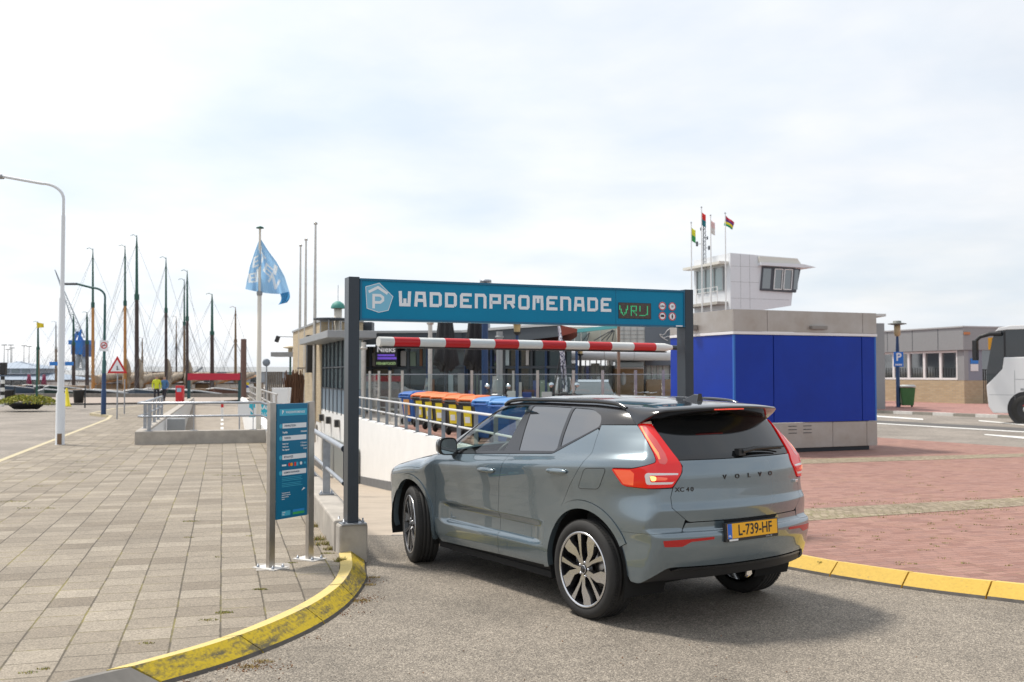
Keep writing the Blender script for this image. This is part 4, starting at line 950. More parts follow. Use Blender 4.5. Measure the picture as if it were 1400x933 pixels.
# ---------------------------------------------------------------- blue entrance sign on two posts
M_anth = mat('anthracite_steel_paint', (.035, .045, .058), .35, .2, var=.1, vscale=5)
M_blue = mat('sign_teal_blue', (.001, .215, .385), .5, var=.05, vscale=2, spec=.25)
M_bluedk = mat('sign_blue_frame', (.004, .12, .23), .45)
M_lblue = mat('sign_pale_blue', (.20, .50, .68), .5)
M_wsign = mat('sign_white', (.80, .82, .85), .5)
S0 = Vector((-1.475, 9.65, 0)); SD = Vector((.922, .387, 0)).normalized(); SN = Vector((SD.y, -SD.x, 0)); SB = -SN
def u_of(px): k = (px - 700) / 1361; return (k * S0.y - S0.x) / (SD.x - k * SD.y)
SL = 3.69; Z0, Z1 = 2.335, 2.745
SIGN = thing('entrance_sign', 'long blue car park sign with white lettering spanning the ramp entrance on two dark posts', 'sign', tuple(S0), 0)
def SP_(u, z, o=0): return SD * u + SN * o + Vector((0, 0, z))
def sbox(mb, u0, u1, z0, z1, o0, o1, m):
    mb.add([SP_(u, z, o) for o in (o0, o1) for u, z in ((u0, z0), (u1, z0), (u1, z1), (u0, z1))], [(3, 2, 1, 0), (4, 5, 6, 7), (0, 1, 5, 4), (1, 2, 6, 5), (2, 3, 7, 6), (3, 0, 4, 7)], m)
mb = MB(); sbox(mb, -.112, -.004, .37, Z1 + .012, -.18, .0, M_anth); mb.build('post', SIGN, bevel=.006)
mb = MB(); sbox(mb, SL + .004, SL + .112, .12, Z1 + .012, -.18, .0, M_anth); mb.build('post', SIGN, bevel=.006)
mb = MB(); sbox(mb, 0, SL, Z0, Z1, -.16, -.006, M_blue)
mb.build('sign_box', SIGN, bevel=.004)
mb = MB()
sbox(mb, .0, SL, Z1 - .022, Z1 - .001, -.0055, .004, M_bluedk); sbox(mb, .0, SL, Z0 + .001, Z0 + .018, -.0055, .004, M_bluedk); sbox(mb, .002, .016, Z0 + .019, Z1 - .023, -.0055, .003, M_bluedk); sbox(mb, SL - .016, SL - .002, Z0 + .019, Z1 - .023, -.0055, .003, M_bluedk)
ud = u_of(842.5); sbox(mb, ud - .0015, ud + .0015, Z0 + .019, Z1 - .023, -.0058, -.004, M_bluedk)
mb.build('sign_frame', SIGN)
mb = MB(); mb.box(SP_(-.058, .376, -.09), (.24, .30, .012), M_steel, rz=math.atan2(SD.y, SD.x))
for a in (-.10, .0):
    for b in (-.02, -.16): mb.lathe([(0, .05), (.008, .05), (.008, .025), (.016, .025), (.016, .01), (0, .01)], M_steel, c=SP_(-.058 + (a + .05) * 1.85, .376, b + (.03 if b > -.1 else -.04)), n=8)
mb.build('base_plate', SIGN)
# stroke lettering
GL = {'W': [[(0, 1), (.06, 0), (.94, 0), (1, 1)], [(.5, .0), (.5, .52)]], 'A': [[(0, 0), (.10, 1), (.90, 1), (1, 0)], [(.06, .40), (.94, .40)]],
      'D': [[(0, .0), (0, 1), (.86, 1), (1, .86), (1, .14), (.86, 0)], [(.86, 0), (-.001, 0)]],
      'E': [[(1, 1), (.1, 1), (0, .88), (0, .0), (1, 0)], [(0, .52), (.82, .52)]], 'N': [[(0, 0), (0, 1), (.84, 1), (1, .84), (1, 0)]],
      'P': [[(0, 0), (0, 1), (1, 1), (1, .42), (.0, .42)]], 'R': [[(0, 0), (0, 1), (.95, 1), (.95, .48), (.0, .44)], [(.62, .44), (1, 0)]],
      'O': [[(.5, 1), (.1, 1), (0, .9), (0, .1), (.1, 0), (.9, 0), (1, .1), (1, .9), (.9, 1), (.5, 1)]], 'M': [[(0, 0), (.04, 1), (.96, 1), (1, 0)], [(.5, 1), (.5, .48)]]}
def stroke(pl, w):
    P = [Vector(p) for p in pl]; L = []; Rr = []
    for i, p in enumerate(P):
        d1 = (p - P[i - 1]).normalized() if i else (P[1] - p).normalized(); d2 = (P[i + 1] - p).normalized() if i < len(P) - 1 else d1
        n1 = Vector((-d1.y, d1.x)); n2 = Vector((-d2.y, d2.x)); b = n1 + n2; q = 1 + n1.dot(n2)
        b = b / max(q, .3); L.append(p + b * w / 2); Rr.append(p - b * w / 2)
    return L, Rr
def letter(mb, ch, u0, z0, wd, ht, sw, m, o=-.003):
    for k, pl in enumerate(GL[ch]):
        q = [(sw / 2 + x * (wd - sw), sw / 2 + y * (ht - sw)) for x, y in pl]
        # extend the ends
        a, b = Vector(q[0]), Vector(q[1]); 
        if not (ch == 'O') and k == 0: q[0] = tuple(a + (a - b).normalized() * sw / 2)
        a, b = Vector(q[-1]), Vector(q[-2])
        if not (ch == 'O') and k == 0 and ch != 'P' and ch != 'R' and ch != 'D': q[-1] = tuple(a + (a - b).normalized() * sw / 2)
        L, Rr = stroke(q, sw); n = len(L); oo = o + k * .0006
        for i in range(n - 1):
            A_, B_, C_, D_ = L[i], L[i + 1], Rr[i + 1], Rr[i]
            f = [SP_(u0 + p.x, z0 + p.y, oo) for p in (D_, C_, B_, A_)]; bk = [p - SN * .003 for p in f]
            mb.add(f + bk, [(0, 1, 2, 3), (0, 4, 5, 1), (2, 6, 7, 3)], m)
ue, us = u_of(836.5), u_of(545); txt = 'WADDENPROMENADE'; adv = (ue - us + .030) / 15
for i, ch in enumerate(txt):
    mb = MB(); letter(mb, ch, us + adv * i, 2.482, adv - .034, .150, .0315, M_wsign); mb.build('sign_letter', SIGN)
# pentagon with the P under a roof
mb = MB(); pc, pz = (u_of(499) + u_of(537)) / 2, 2.553
pent = [(-.145, .110), (.002, .150), (.150, .022), (.100, -.115), (-.005, -.137), (-.130, -.100)]
mb.add([SP_(pc + a * .93, pz + b, -.0035) for a, b in pent], [tuple(reversed(range(6)))], M_lblue)
L, Rr = stroke([(p[0] * .93, p[1]) for p in pent + [pent[0]]], .006)
for i in range(6): mb.add([SP_(pc + p.x, pz + p.y, -.0030) for p in (L[i], L[i + 1], Rr[i + 1], Rr[i])], [(0, 1, 2, 3)], M_wsign)
for pl in ([(-.105, .060), (-.012, .108), (.085, .048)], [(-.055, -.100), (-.055, .030), (.010, .030), (.038, .010), (.038, -.018), (.010, -.040), (-.042, -.040)]):
    L, Rr = stroke(pl, .026)
    for i in range(len(L) - 1): mb.add([SP_(pc + p.x, pz + p.y, -.0024) for p in (Rr[i], Rr[i + 1], L[i + 1], L[i])], [(0, 1, 2, 3)], M_wsign)
mb.build('parking_symbol', SIGN)
# LED panel reading VRIJ with the I and J joined
u0, u1 = u_of(846), u_of(890.5); M_led = mat('led_panel_black', (.030, .024, .020), .5); M_off = mat('led_unlit', (.16, .11, .09), .5); M_on = mat('led_green_lit', (.04, .35, .14), .4, emit=(.05, .75, .30), estr=.30)
mb = MB(); sbox(mb, u0, u1, 2.415, 2.588, -.0055, -.001, M_led)
rows = ["1.....1.11111..1..1.....1", "1.....1.1....1.1..1.....1", "1.....1.1....1.1..1.....1", "1.....1.1....1.1..1.....1", "11...11.11111..1........1", ".1...1..1..1...1........1", ".11.11..1...1..........11", "..1.1...1....1........11.", "..111...1....1....11111.."]
rows = ["1.....1..11111..1.....1..", "1.....1..1...1..1.....1..", "1.....1..1...1..1.....1..", "11...11..1...1..1.....1..", ".1...1...11111..1.....1..", ".1...1...1.1..........1..", ".11.11...1..1.........1..", "..1.1....1...1.......11..", "...1.....1...1..11111...."]
nc, nr = 25, 13; du = (u1 - u0) / (nc + 1); dz = (2.588 - 2.415) / (nr + 1)
for r in range(nr):
    for c in range(nc):
        on = 2 <= r < 11 and rows[r - 2][c] == '1'; cu, cz = u0 + du * (c + 1), 2.588 - dz * (r + 1); s = du * (.34 if on else .26)
        mb.add([SP_(cu + a * s, cz + b * s, .0002 if on else -.0004) for a, b in ((-1, -1), (1, -1), (1, 1), (-1, 1))], [(0, 1, 2, 3)], M_on if on else M_off)
mb.build('led_display', SIGN)
M_rring = mat('sign_red', (.55, .02, .025), .45); M_blk = mat('sign_black', (.02, .02, .022), .5)
FM = Matrix((SD, Vector((0, 0, 1)), SN)).transposed()
for px, z, kind in ((906, 2.562, '2,0'), (919.5, 2.560, '10'), (906, 2.452, 'car'), (919.5, 2.450, 'man')):
    mb = MB(); c = SP_(u_of(px), z, -.001)
    mb.disc(c, .047, M_wsign, 28, FM); L = []
    for i in range(28):
        a, b = 2 * math.pi * i / 28, 2 * math.pi * (i + 1) / 28
        mb.add([c + SN * .0008 + SD * r_ * math.cos(q) + Vector((0, 0, r_ * math.sin(q))) for r_, q in ((.036, a), (.046, a), (.046, b), (.036, b))], [(0, 1, 2, 3)], M_rring)
    fM = frame(c + SN * .0012, SD)
    if kind in ('2,0', '10'): add_text(mb, kind + ('m' if kind == '2,0' else ''), .030, .0003, M_blk, fM, bold=.0008, sx=.95)
    elif kind == 'car': mb.add([c + SN * .0012 + SD * a + Vector((0, 0, b)) for a, b in ((-.024, -.010), (.024, -.010), (.024, .008), (.016, .015), (-.016, .015), (-.024, .008))], [tuple(range(6))], M_blk)
    else:
        mb.disc(c + SN * .0012 + Vector((0, 0, .021)), .006, M_blk, 10, FM)
        mb.add([c + SN * .0012 + SD * a + Vector((0, 0, b)) for a, b in ((-.008, -.026), (-.003, -.026), (0, -.006), (.003, -.026), (.008, -.026), (.010, .013), (-.010, .013))], [tuple(range(7))], M_blk)
    mb.build('round_prohibition_sign', SIGN)
mb = MB(); sbox(mb, u_of(924), u_of(933), 2.340, 2.352, .0042, .006, M_wsign); mb.build('maker_label', SIGN)
# footings
ftx = parapet('sign_footing', S0 + SD * (-.20) + SN * .045, S0 + SD * (.078) + SN * .045, .30, .372, M_conc, SB, zb=-.05)
tag(ftx, 'square stained concrete block carrying the left post of the blue sign', 'footing')
ftr = parapet('sign_footing', S0 + SD * (SL - .09) + SN * .06, S0 + SD * (SL + .20) + SN * .06, .32, .12, M_conc, SB, zb=-.05)
tag(ftr, 'low concrete block under the right post of the blue sign, behind the car', 'footing')
# striped height bar
BA, BB = Vector((-1.337, 9.95, 2.137)), Vector((1.954, 12.2, 2.137)); BD = (BB - BA).normalized()
def b_of(px): k = (px - 700) / 1361; return (k * BA.y - BA.x) / (BD.x - k * BD.y)
BOOM = thing('height_barrier', 'red and white striped height bar hanging level under the blue sign', 'barrier', (2.16, 12.36, 0))
off = -Vector((2.16, 12.36, 0)); M_bw = mat('barrier_white', (.78, .77, .74), .4, var=.05, vscale=6); M_br = mat('barrier_red', (.62, .015, .02), .38)
st = [0] + [b_of(p) for p in (536.7, 571.7, 606.5, 640.2, 674, 706.6, 739, 771, 802.8, 833.7, 864, 894)] + [(BB - BA).length - .12]
mb = MB()
for i in range(len(st) - 1): mb.tube([BA + BD * st[i] + off, BA + BD * st[i + 1] + off], .050, M_bw if i % 2 == 0 else M_br, 24, caps=(i == 0))
mb.tube([BA + BD * st[-1] + off, BA + BD * (st[-1] + .05) + off, BB + off], [.05, .04, .028], M_bw, 20)
mb.build('bar', BOOM)
mb = MB(); a = BA + off - Vector((0, 0, .056)); mb.bar(a + BD * .03, a + BD * (st[-1] + .02), .05, .014, M_trim); mb.build('rubber_strip', BOOM)
mb = MB(); mb.lathe([(.075, 0), (.075, 2.22), (.06, 2.25), (0, 2.25)], M_anth, n=20); mb.tube([BB + off, Vector((0, 0, 2.137))], .03, M_anth, 10); mb.lathe([(.12, .0), (.12, .02), (0, .02)], M_steel, n=16); mb.build('pivot_post', BOOM)
# information board
IA, IB = Vector((-2.135, 8.86, PZ)), Vector((-1.875, 9.28, PZ)); ID = (IB - IA).normalized(); IL = (IB - IA).length; INn = Vector((ID.y, -ID.x, 0))
INFO = thing('information_board', 'narrow blue tariff board between two stainless posts at the plaza edge', 'sign', tuple(IA))
def IP(u, z, o=0): return ID * u + INn * o + Vector((0, 0, z - PZ))
for u in (0, IL):
    mb = MB(); c = IP(u, 0)
    q = ID * .034; mb.add([IP(u + a, z, o) for z in (PZ, 1.558) for a, o in ((-.036, -.02), (.036, -.02), (.036, .02), (-.036, .02))], [(3, 2, 1, 0), (4, 5, 6, 7), (0, 1, 5, 4), (1, 2, 6, 5), (2, 3, 7, 6), (3, 0, 4, 7)], M_stain); mb.build('post', INFO, bevel=.003)
    mb = MB(); mb.add([IP(u + a, z, o) for z in (PZ - .01, PZ + .008) for a, o in ((-.09, -.13), (.09, -.13), (.09, .13), (-.09, .13))], [(3, 2, 1, 0), (4, 5, 6, 7), (0, 1, 5, 4), (1, 2, 6, 5), (2, 3, 7, 6), (3, 0, 4, 7)], mat('white_base_plate', (.62, .60, .57), .6, var=.1))
    for a, o in ((-.06, -.09), (.06, -.09), (.06, .09), (-.06, .09)): mb.lathe([(0, .03), (.006, .03), (.006, .018), (.013, .018), (.013, 0)], M_steel, c=IP(u + a, PZ + .008, o), n=8)
    mb.build('base_plate', INFO)
mb = MB(); b0, b1 = .052, IL - .052; zb, ztp = .515, 1.545
mb.add([IP(u, z, o) for o in (-.016, .016) for u, z in ((b0, zb), (b1, zb), (b1, ztp), (b0, ztp))], [(3, 2, 1, 0), (4, 5, 6, 7), (0, 1, 5, 4), (1, 2, 6, 5), (2, 3, 7, 6), (3, 0, 4, 7)], mat('board_blue', (.004, .155, .295), .35))
BRD = mb.build('panel', INFO, bevel=.002)
mb = MB()
for u in (b0 - .012, b1 + .012):
    for z in (.68, 1.40): mb.tube([IP(u - .03, z, .0), IP(u + .03, z, .0)], .008, M_stain, 8)
mb.build('fixing_bolts', INFO)
W_ = b1 - b0; mbt = MB(); oo = .0172
def ibox(u0, u1, z0, z1, m, o=oo, sl=0): mbt.add([IP(b0 + u0 * W_ + sl * (k in (0, 3)) * 0, z, o) for k, (u0, z) in enumerate(((u0, z0), (u1, z0), (u1, z1), (u0, z1)))], [(0, 1, 2, 3)], m)
def itxt(s, u, z, size, m, al='LEFT', bold=.0004, sx=.60, o=oo + .0006): add_text(mbt, s, size, .0001, m, frame(IP(b0 + u * W_, z, o), ID), bold=bold, align=al, sx=sx)
M_tnavy = mat('board_dark_lettering', (.01, .05, .12), .5); M_tw = MATS['sign_white']; M_cy = mat('board_cyan', (.06, .42, .60), .5)
ibox(.07, .96, 1.437, 1.497, M_cy); itxt('P', .15, 1.467, .045, M_tw, bold=.002, sx=.9); itxt('WADDENPROMENADE', .27, 1.467, .030, M_tw, sx=.78)
for z, s in ((1.345, 'OPENINGSTIJDEN'), (1.235, 'TARIEVEN'), (1.065, 'BETAALWIJZE'), (.925, 'ALGEMENE VOORWAARDEN')):
    ibox(.17, .95, z - .022, z + .022, M_tw); mbt.disc(IP(b0 + .115 * W_, z, oo + .0004), .020, M_cy, 14, Matrix((ID, Vector((0, 0, 1)), INn)).transposed()); itxt(s, .22, z, .026 if len(s) < 15 else .021, M_tnavy, sx=.72)
itxt('Dagelijks', .17, 1.287, .022, M_tw, bold=.0008, sx=.8); itxt('07:00-24:00', .96, 1.287, .020, M_tw, 'RIGHT', bold=.0006, sx=.8)
for z, a, b in ((1.185, 'Eerste 4 uur', '\u20ac 1,50 per uur'), (1.158, 'Vanaf 5e uur', '\u20ac 2,00 per uur'), (1.131, 'Max. dagtarief', '\u20ac 15,00')):
    itxt(a, .17, z, .019, M_tw, bold=.0007, sx=.78); itxt(b, .96, z, .018, M_tw, 'RIGHT', bold=.0006, sx=.72)
ibox(.16, .30, .985, 1.000, M_tw)
Mi = Matrix((ID, Vector((0, 0, 1)), INn)).transposed()
mbt.disc(IP(b0 + .40 * W_, .995, oo), .016, mat('card_red', (.75, .03, .02), .5), 14, Mi); mbt.disc(IP(b0 + .47 * W_, .995, oo + .0004), .016, mat('card_orange', (.85, .35, .02), .5), 14, Mi)
ibox(.56, .62, .978, 1.012, MATS['card_red']); ibox(.63, .69, .978, 1.012, M_cy); mbt.disc(IP(b0 + .78 * W_, .998, oo), .016, M_tw, 8, Mi); mbt.disc(IP(b0 + .91 * W_, .998, oo), .012, M_cy, 8, Mi)
random.seed(4)
for z in (.882, .868, .854, .830, .816, .802): ibox(.16, .16 + random.uniform(.6, .78), z - .0022, z + .0022, M_cy)
for z, s in ((.745, 'Dit parkeerterrein wordt'), (.727, 'beheerd door de gemeente.'), (.709, 'Bij storing druk op de'), (.691, 'intercom.')): itxt(s, .16, z, .0135, M_tw, sx=.72)
mbt.add([IP(b0 + a * W_, z, oo) for a, z in ((.80, .745), (.93, .765), (.87, .775))], [(0, 1, 2)], M_tw)
ibox(.16, .44, .540, .585, M_cy); itxt('HAVEN', .18, .570, .014, M_tw, sx=.8); itxt('STAD', .18, .552, .014, M_tw, sx=.8)
ibox(.52, .90, .540, .562, mat('board_green', (.05, .40, .12), .5)); ibox(.52, .90, .5625, .585, mat('board_mid_blue', (.02, .25, .60), .5))
mbt.build('board_lettering', BRD)
# tube rail on the left parapet
RAIL = thing('tube_railing', 'thick galvanised two-tube railing with round end caps beside the left sign post', 'railing', tuple(EL(10.1)))
ro0 = EL(10.1); mb = MB()
def rp(d, z): p = EL(d) - V_ * .135 - ro0; return Vector((p.x, p.y, z))
mb.tube([rp(10.08, 1.062), rp(25.2, 1.03)], .032, M_steel, 14); mb.build('top_rail', RAIL); mb = MB(); mb.tube([rp(10.08, .715), rp(25.2, .70)], .022, M_steel, 12); mb.build('lower_rail', RAIL)
mb = MB(); mb.tube([rp(10.04, 1.062), rp(10.081, 1.062)], .034, M_anth, 14); mb.tube([rp(10.05, .715), rp(10.081, .715)], .024, M_anth, 12); mb.tube([rp(10.11, 1.05), rp(10.11, .70)], .006, M_anth, 8); mb.build('end_cap', RAIL)
for d in (11.75, 13.9, 16.1, 18.3, 20.5, 22.7, 24.9):
    mb = MB(); p = rp(d, 0); mb.box(p + Vector((0, 0, .735)), (.085, .014, .64), M_steel, rz=.29); mb.box(p + Vector((0, 0, .412)), (.17, .10, .014), M_steel, rz=.29)
    for a in (-.06, .06): mb.lathe([(0, .035), (.007, .035), (.007, .02), (.013, .02), (.013, 0)], M_steel, c=p + V_ * a + Vector((0, 0, .42)), n=8)
    mb.build('rail_post', RAIL)
# rail across the near end of the sunken lane
R2 = thing('tube_railing', 'grey two-tube guard rail across the low parapet in front of the sunken lane', 'railing', tuple(P0))
W2 = (P1 - P0).length
def r2(u, z, o=.13): p = V_ * u + U * o; return Vector((p.x, p.y, z))
for z, r_ in ((1.10, .033), (.775, .026)):
    mb = MB(); mb.tube([r2(.1, z, 1.2), r2(.06, z, .3), r2(.16, z), r2(W2 - .12, z), r2(W2 + .06, z - .06, .05), r2(W2 + .22, z - .24, -.18)], r_, M_steel, 12); mb.build('rail', R2)
for u, wd in ((.32, .085), (1.36, .02), (W2 - .30, .02)):
    mb = MB(); mb.box(r2(u, .76), (wd, .012 if wd > .05 else .02, .70), M_steel, rz=.29); mb.box(r2(u, .426), (.17, .10, .012), M_steel, rz=.29); mb.build('rail_post', R2)
R3 = thing('tube_railing', 'grey guard rail running away along the left wall of the sunken lane', 'railing', tuple(P0))
for z, r_ in ((1.10, .033), (.775, .026)):
    mb = MB(); mb.tube([r2(-.13 + .26, z, 1.4), r2(.13, z - .02, 9)], r_, M_steel, 10); mb.build('rail', R3)
for k in range(5): mb = MB(); mb.box(r2(.13, .76, 1.5 + 1.8 * k), (.085, .014, .70), M_steel, rz=.29); mb.box(r2(.13, .415, 1.5 + 1.8 * k), (.17, .1, .012), M_steel, rz=.29); mb.build('rail_post', R3)
# kiosk: blue cabin with stainless bands
KC = Vector((4.72, 21.2, 0)); K1 = Vector((.925, .38, 0)).normalized(); K2 = Vector((-K1.y, K1.x, 0)); KW, KD = 3.86, 2.55
KIO = thing('service_kiosk', 'bright blue windowless cabin with stainless steel roof band and plinth', 'kiosk', tuple(KC), 0)
def KP(a, b, z): return K1 * a + K2 * b + Vector((0, 0, z))
def kbox(mb, a0, a1, b0, b1, z0, z1, m): mb.add([KP(a, b, z) for z in (z0, z1) for a, b in ((a0, b0), (a1, b0), (a1, b1), (a0, b1))], [(3, 2, 1, 0), (4, 5, 6, 7), (0, 1, 5, 4), (1, 2, 6, 5), (2, 3, 7, 6), (3, 0, 4, 7)], m)
M_kb = mat('cobalt_blue_panel', (.001, .032, .33), .40, var=.14, vscale=.7, spec=.30); M_kb2 = mat('blue_corner_profile', (.02, .14, .50), .4)
M_kss = mat('stained_stainless_panel', (.44, .42, .40), .42, .55, var=.18, vscale=1.6, dirt=(.37, .33, .29))
mb = MB(); e = .045
kbox(mb, e, 1.02, 0, .05, .76, 2.66, M_kb); kbox(mb, 1.04, KW - .42, 0, .05, .76, 2.66, M_kb); kbox(mb, KW - .40, KW - e, 0, .05, .76, 2.66, M_kb)
kbox(mb, 0, .05, e, KD, .76, 2.66, M_kb); kbox(mb, KW - .05, KW, e, KD, .76, 2.66, M_kb); kbox(mb, e, KW - e, KD - .05, KD, .76, 2.66, M_kb)
mb.build('blue_wall', KIO, bevel=.004)
mb = MB(); kbox(mb, 0, e - .002, 0, e - .002, .76, 2.66, M_kb2); kbox(mb, KW - e + .002, KW, 0, e - .002, .76, 2.66, M_kb2); mb.build('corner_profile', KIO)
mb = MB()
for a0, a1 in ((-.01, .86), (.87, KW - .39), (KW - .38, KW + .01)): kbox(mb, a0, a1, -.012, .03, 2.735, 3.20, M_kss)
kbox(mb, -.012, .03, .032, KD, 2.735, 3.20, M_kss); kbox(mb, KW - .03, KW + .012, .032, KD, 2.735, 3.2, M_kss); kbox(mb, -.0, KW, .032, KD, 3.12, 3.18, M_kss)
mb.build('roof_band', KIO, bevel=.004)
mb = MB(); kbox(mb, -.02, KW + .02, -.022, KD, 2.668, 2.728, mat('white_trim', (.75, .75, .75), .5)); mb.build('white_trim_strip', KIO)
mb = MB()
for a0, a1 in ((.0, 2.6), (2.61, KW - .30), (KW - .29, KW)): kbox(mb, a0, a1, -.006, .04, .20, .745, M_kss)
kbox(mb, 0, .04, .045, KD, .2, .745, M_kss); kbox(mb, KW - .04, KW, .045, KD, .2, .745, M_kss); mb.build('steel_plinth', KIO, bevel=.003)
for a0 in (1.40, 1.80):
    mb = MB()
    for k in range(3): kbox(mb, a0, a0 + .22, -.014, -.004, .52 + .075 * k, .535 + .075 * k, M_anth)
    mb.build('air_vent', KIO)
mb = MB(); kbox(mb, .12, KW - .12, .12, KD - .1, .09, .205, M_anth); mb.build('base', KIO)
mb = MB(); kbox(mb, 2.0, 2.42, -.10, -.012, 2.80, 2.88, mat('wall_lamp_body', (.24, .23, .21), .5)); mb.build('wall_lamp', KIO, bevel=.01)
mb = MB(); kbox(mb, -.16, -.012, 1.35, 1.55, 2.80, 2.93, MATS['wall_lamp_body']); mb.build('wall_lamp', KIO, bevel=.02)
# ---------------------------------------------------------------- buildings
def brickmat(name, c1, c2, mortar, sc=1.0):
    m = bpy.data.materials.new(name); m.use_nodes = True; t, b, n, L = nodes(m)
    tc = n('ShaderNodeTexCoord'); sp = n('ShaderNodeSeparateXYZ'); L(tc.outputs['Object'], sp.inputs[0]); cb = n('ShaderNodeCombineXYZ')
    L(math_n(n, L, 'ADD', sp.outputs[0], math_n(n, L, 'MULTIPLY', sp.outputs[1], 1.)), cb.inputs[0]); L(sp.outputs[2], cb.inputs[1])
    br = n('ShaderNodeTexBrick'); br.inputs['Color1'].default_value = (*c1, 1); br.inputs['Color2'].default_value = (*c2, 1); br.inputs['Mortar'].default_value = (*mortar, 1)
    br.inputs['Scale'].default_value = 1; br.inputs['Brick Width'].default_value = .30 * sc; br.inputs['Row Height'].default_value = .10 * sc; br.inputs['Mortar Size'].default_value = .012 * sc
    L(cb.outputs[0], br.inputs['Vector']); L(br.outputs[0], b.inputs['Base Color']); b.inputs['Roughness'].default_value = .85
    return m
M_tan = brickmat('tan_brick', (.52, .42, .27), (.44, .34, .21), (.40, .35, .27))
M_yb = brickmat('yellow_brick', (.50, .40, .25), (.42, .32, .19), (.36, .31, .24))
M_win = mat('dark_window_glass', (.035, .045, .05), .06, ior=2.7)
M_winl = mat('pale_window_glass', (.26, .33, .34), .06, ior=1.8)
M_fasc = mat('dark_fascia', (.05, .06, .072), .5, var=.1)
M_facl = mat('pale_fascia_edge', (.42, .43, .43), .5)
M_gpan = mat('grey_cladding_panel', (.30, .31, .315), .5, .2, var=.05)
M_wclad = mat('white_cladding', (.70, .72, .75), .5, var=.03)
M_wfr = mat('white_window_frame', (.78, .78, .77), .5)
M_navy = mat('navy_column_paint', (.012, .045, .13), .4)
M_red2 = mat('rust_red_soffit', (.25, .055, .035), .7)
M_cyan = mat('cyan_glass_edge', (.12, .48, .50), .3)
def local(th, dirx):
    x = Vector(dirx).normalized(); y = Vector((-x.y, x.x, 0))
    def P(a, b, z): return x * a + y * b + Vector((0, 0, z))
    def B(mb, a0, a1, b0, b1, z0, z1, m): mb.add([P(a, b, z) for z in (z0, z1) for a, b in ((a0, b0), (a1, b0), (a1, b1), (a0, b1))], [(3, 2, 1, 0), (4, 5, 6, 7), (0, 1, 5, 4), (1, 2, 6, 5), (2, 3, 7, 6), (3, 0, 4, 7)], m)
    return P, B
# --- pavilion along the ramp: window corner, canopy, brick block. local x = away from us along the wall, y = to the left (towards the ramp)
WD = Vector((-.309, .951, 0))
o_ = WR(42.0); PAV = thing('brick_pavilion', 'tan brick building with windows under a flat grey canopy, above the white ramp wall', 'building', (o_.x, o_.y, 0))
P, B = local(PAV, WD)
def wedge(mb, a0, a1, z0, z1, m, y0=0., ex=0.):
    def yin(a):                                        # building depth: the party wall runs towards the camera side
        d = 42 + a * .951; return -( (-.152 * d) - WR(d).x) / .951 - ex
    mb.prism([P(a0, y0, z0), P(a1, y0, z0), P(a1, yin(a1), z0), P(a0, yin(a0), z0)], (0, 0, z1 - z0), m)
mb = MB(); wedge(mb, 8.3, 22.5, -.6, 4.45, M_tan, .02); mb.build('brick_wall', PAV)
mb = MB(); wedge(mb, 8.2, 22.6, 4.452, 4.56, M_gpan, .08, .05); mb.build('roof_edge', PAV)
mb = MB(); wedge(mb, .0, 8.28, .02, 1.15, mat('blue_grey_panel', (.18, .24, .30), .5)); mb.build('lower_panels', PAV)
mb = MB(); wedge(mb, .05, 8.26, 1.17, 3.28, M_winl, -.06); mb.build('window_band', PAV)
mb = MB()
for a in (.0, 1.3, 2.6, 3.9, 5.2, 6.5, 7.8): B(mb, a, a + .10, -.058, .03, .02, 3.28, M_fasc)
B(mb, .1, 8.2, -.058, .02, 1.12, 1.18, M_fasc); B(mb, .1, 8.2, -.058, .02, 2.1, 2.16, M_fasc); mb.build('window_frame', PAV)
mb = MB(); B(mb, -1.5, 9.2, -1.0, 1.0, 3.30, 3.60, M_gpan); mb.build('canopy', PAV, bevel=.02)
mb = MB(); B(mb, 11.5, 12.3, .02, .35, 1.9, 3.9, M_blk); mb.build('wall_banner_box', PAV)
mb = MB(); B(mb, 14, 14.3, .0, .6, 2.1, 2.2, M_stain); mb.build('bracket', PAV)
# vents on the white wall below
for k, (px, py) in enumerate(((443.5, 571), (453, 574.5), (465, 579), (434.5, 585))):
    d = None
    kk = (px - 700) / FPX; d = (-1.75 + .325 * 25.9) / (kk + .325); z = CH - (py - 512) * d / FPX
    w_ = thing('wall_lamp', ('small dark wall lamp on the white ramp wall, farthest of the upper three', 'small dark wall lamp on the white ramp wall, middle of the upper three', 'small dark wall lamp on the white ramp wall, nearest the left sign post', 'small dark wall lamp on the white ramp wall, set lower than the other three')[k], 'wall lamp', (WR(d).x - .03, d, z), 0, 'lamps on the white ramp wall')
    mb = MB(); mb.box((-.10, 0, 0), (.22, .30, .34), MATS['wall_lamp_body'], rz=.31); mb.build('housing', w_, bevel=.02); mb = MB(); mb.box((-.08, -.16, .0), (.17, .02, .28), M_blk, rz=.31); mb.build('grille', w_)
# grey gate in the ramp wall
ga = WR(44.5); GATE = thing('garage_gate', 'grey panelled garage gate set low in the white ramp wall behind the left sign post', 'gate', (ga.x - .03, ga.y, ramp_z(44.5)))
P, B = local(GATE, WD)
mb = MB(); B(mb, -6.3, 4.2, .0, .06, .05, 1.75, mat('gate_grey', (.26, .28, .28), .5)); mb.build('gate_panel', GATE)
mb = MB()
for a in (-6.35, -2.9, .4, 4.15): B(mb, a, a + .12, .062, .10, .0, 1.80, M_facl)
B(mb, -6.2, 4.1, .062, .09, .0, .05, M_wfr); mb.build('gate_frame', GATE)
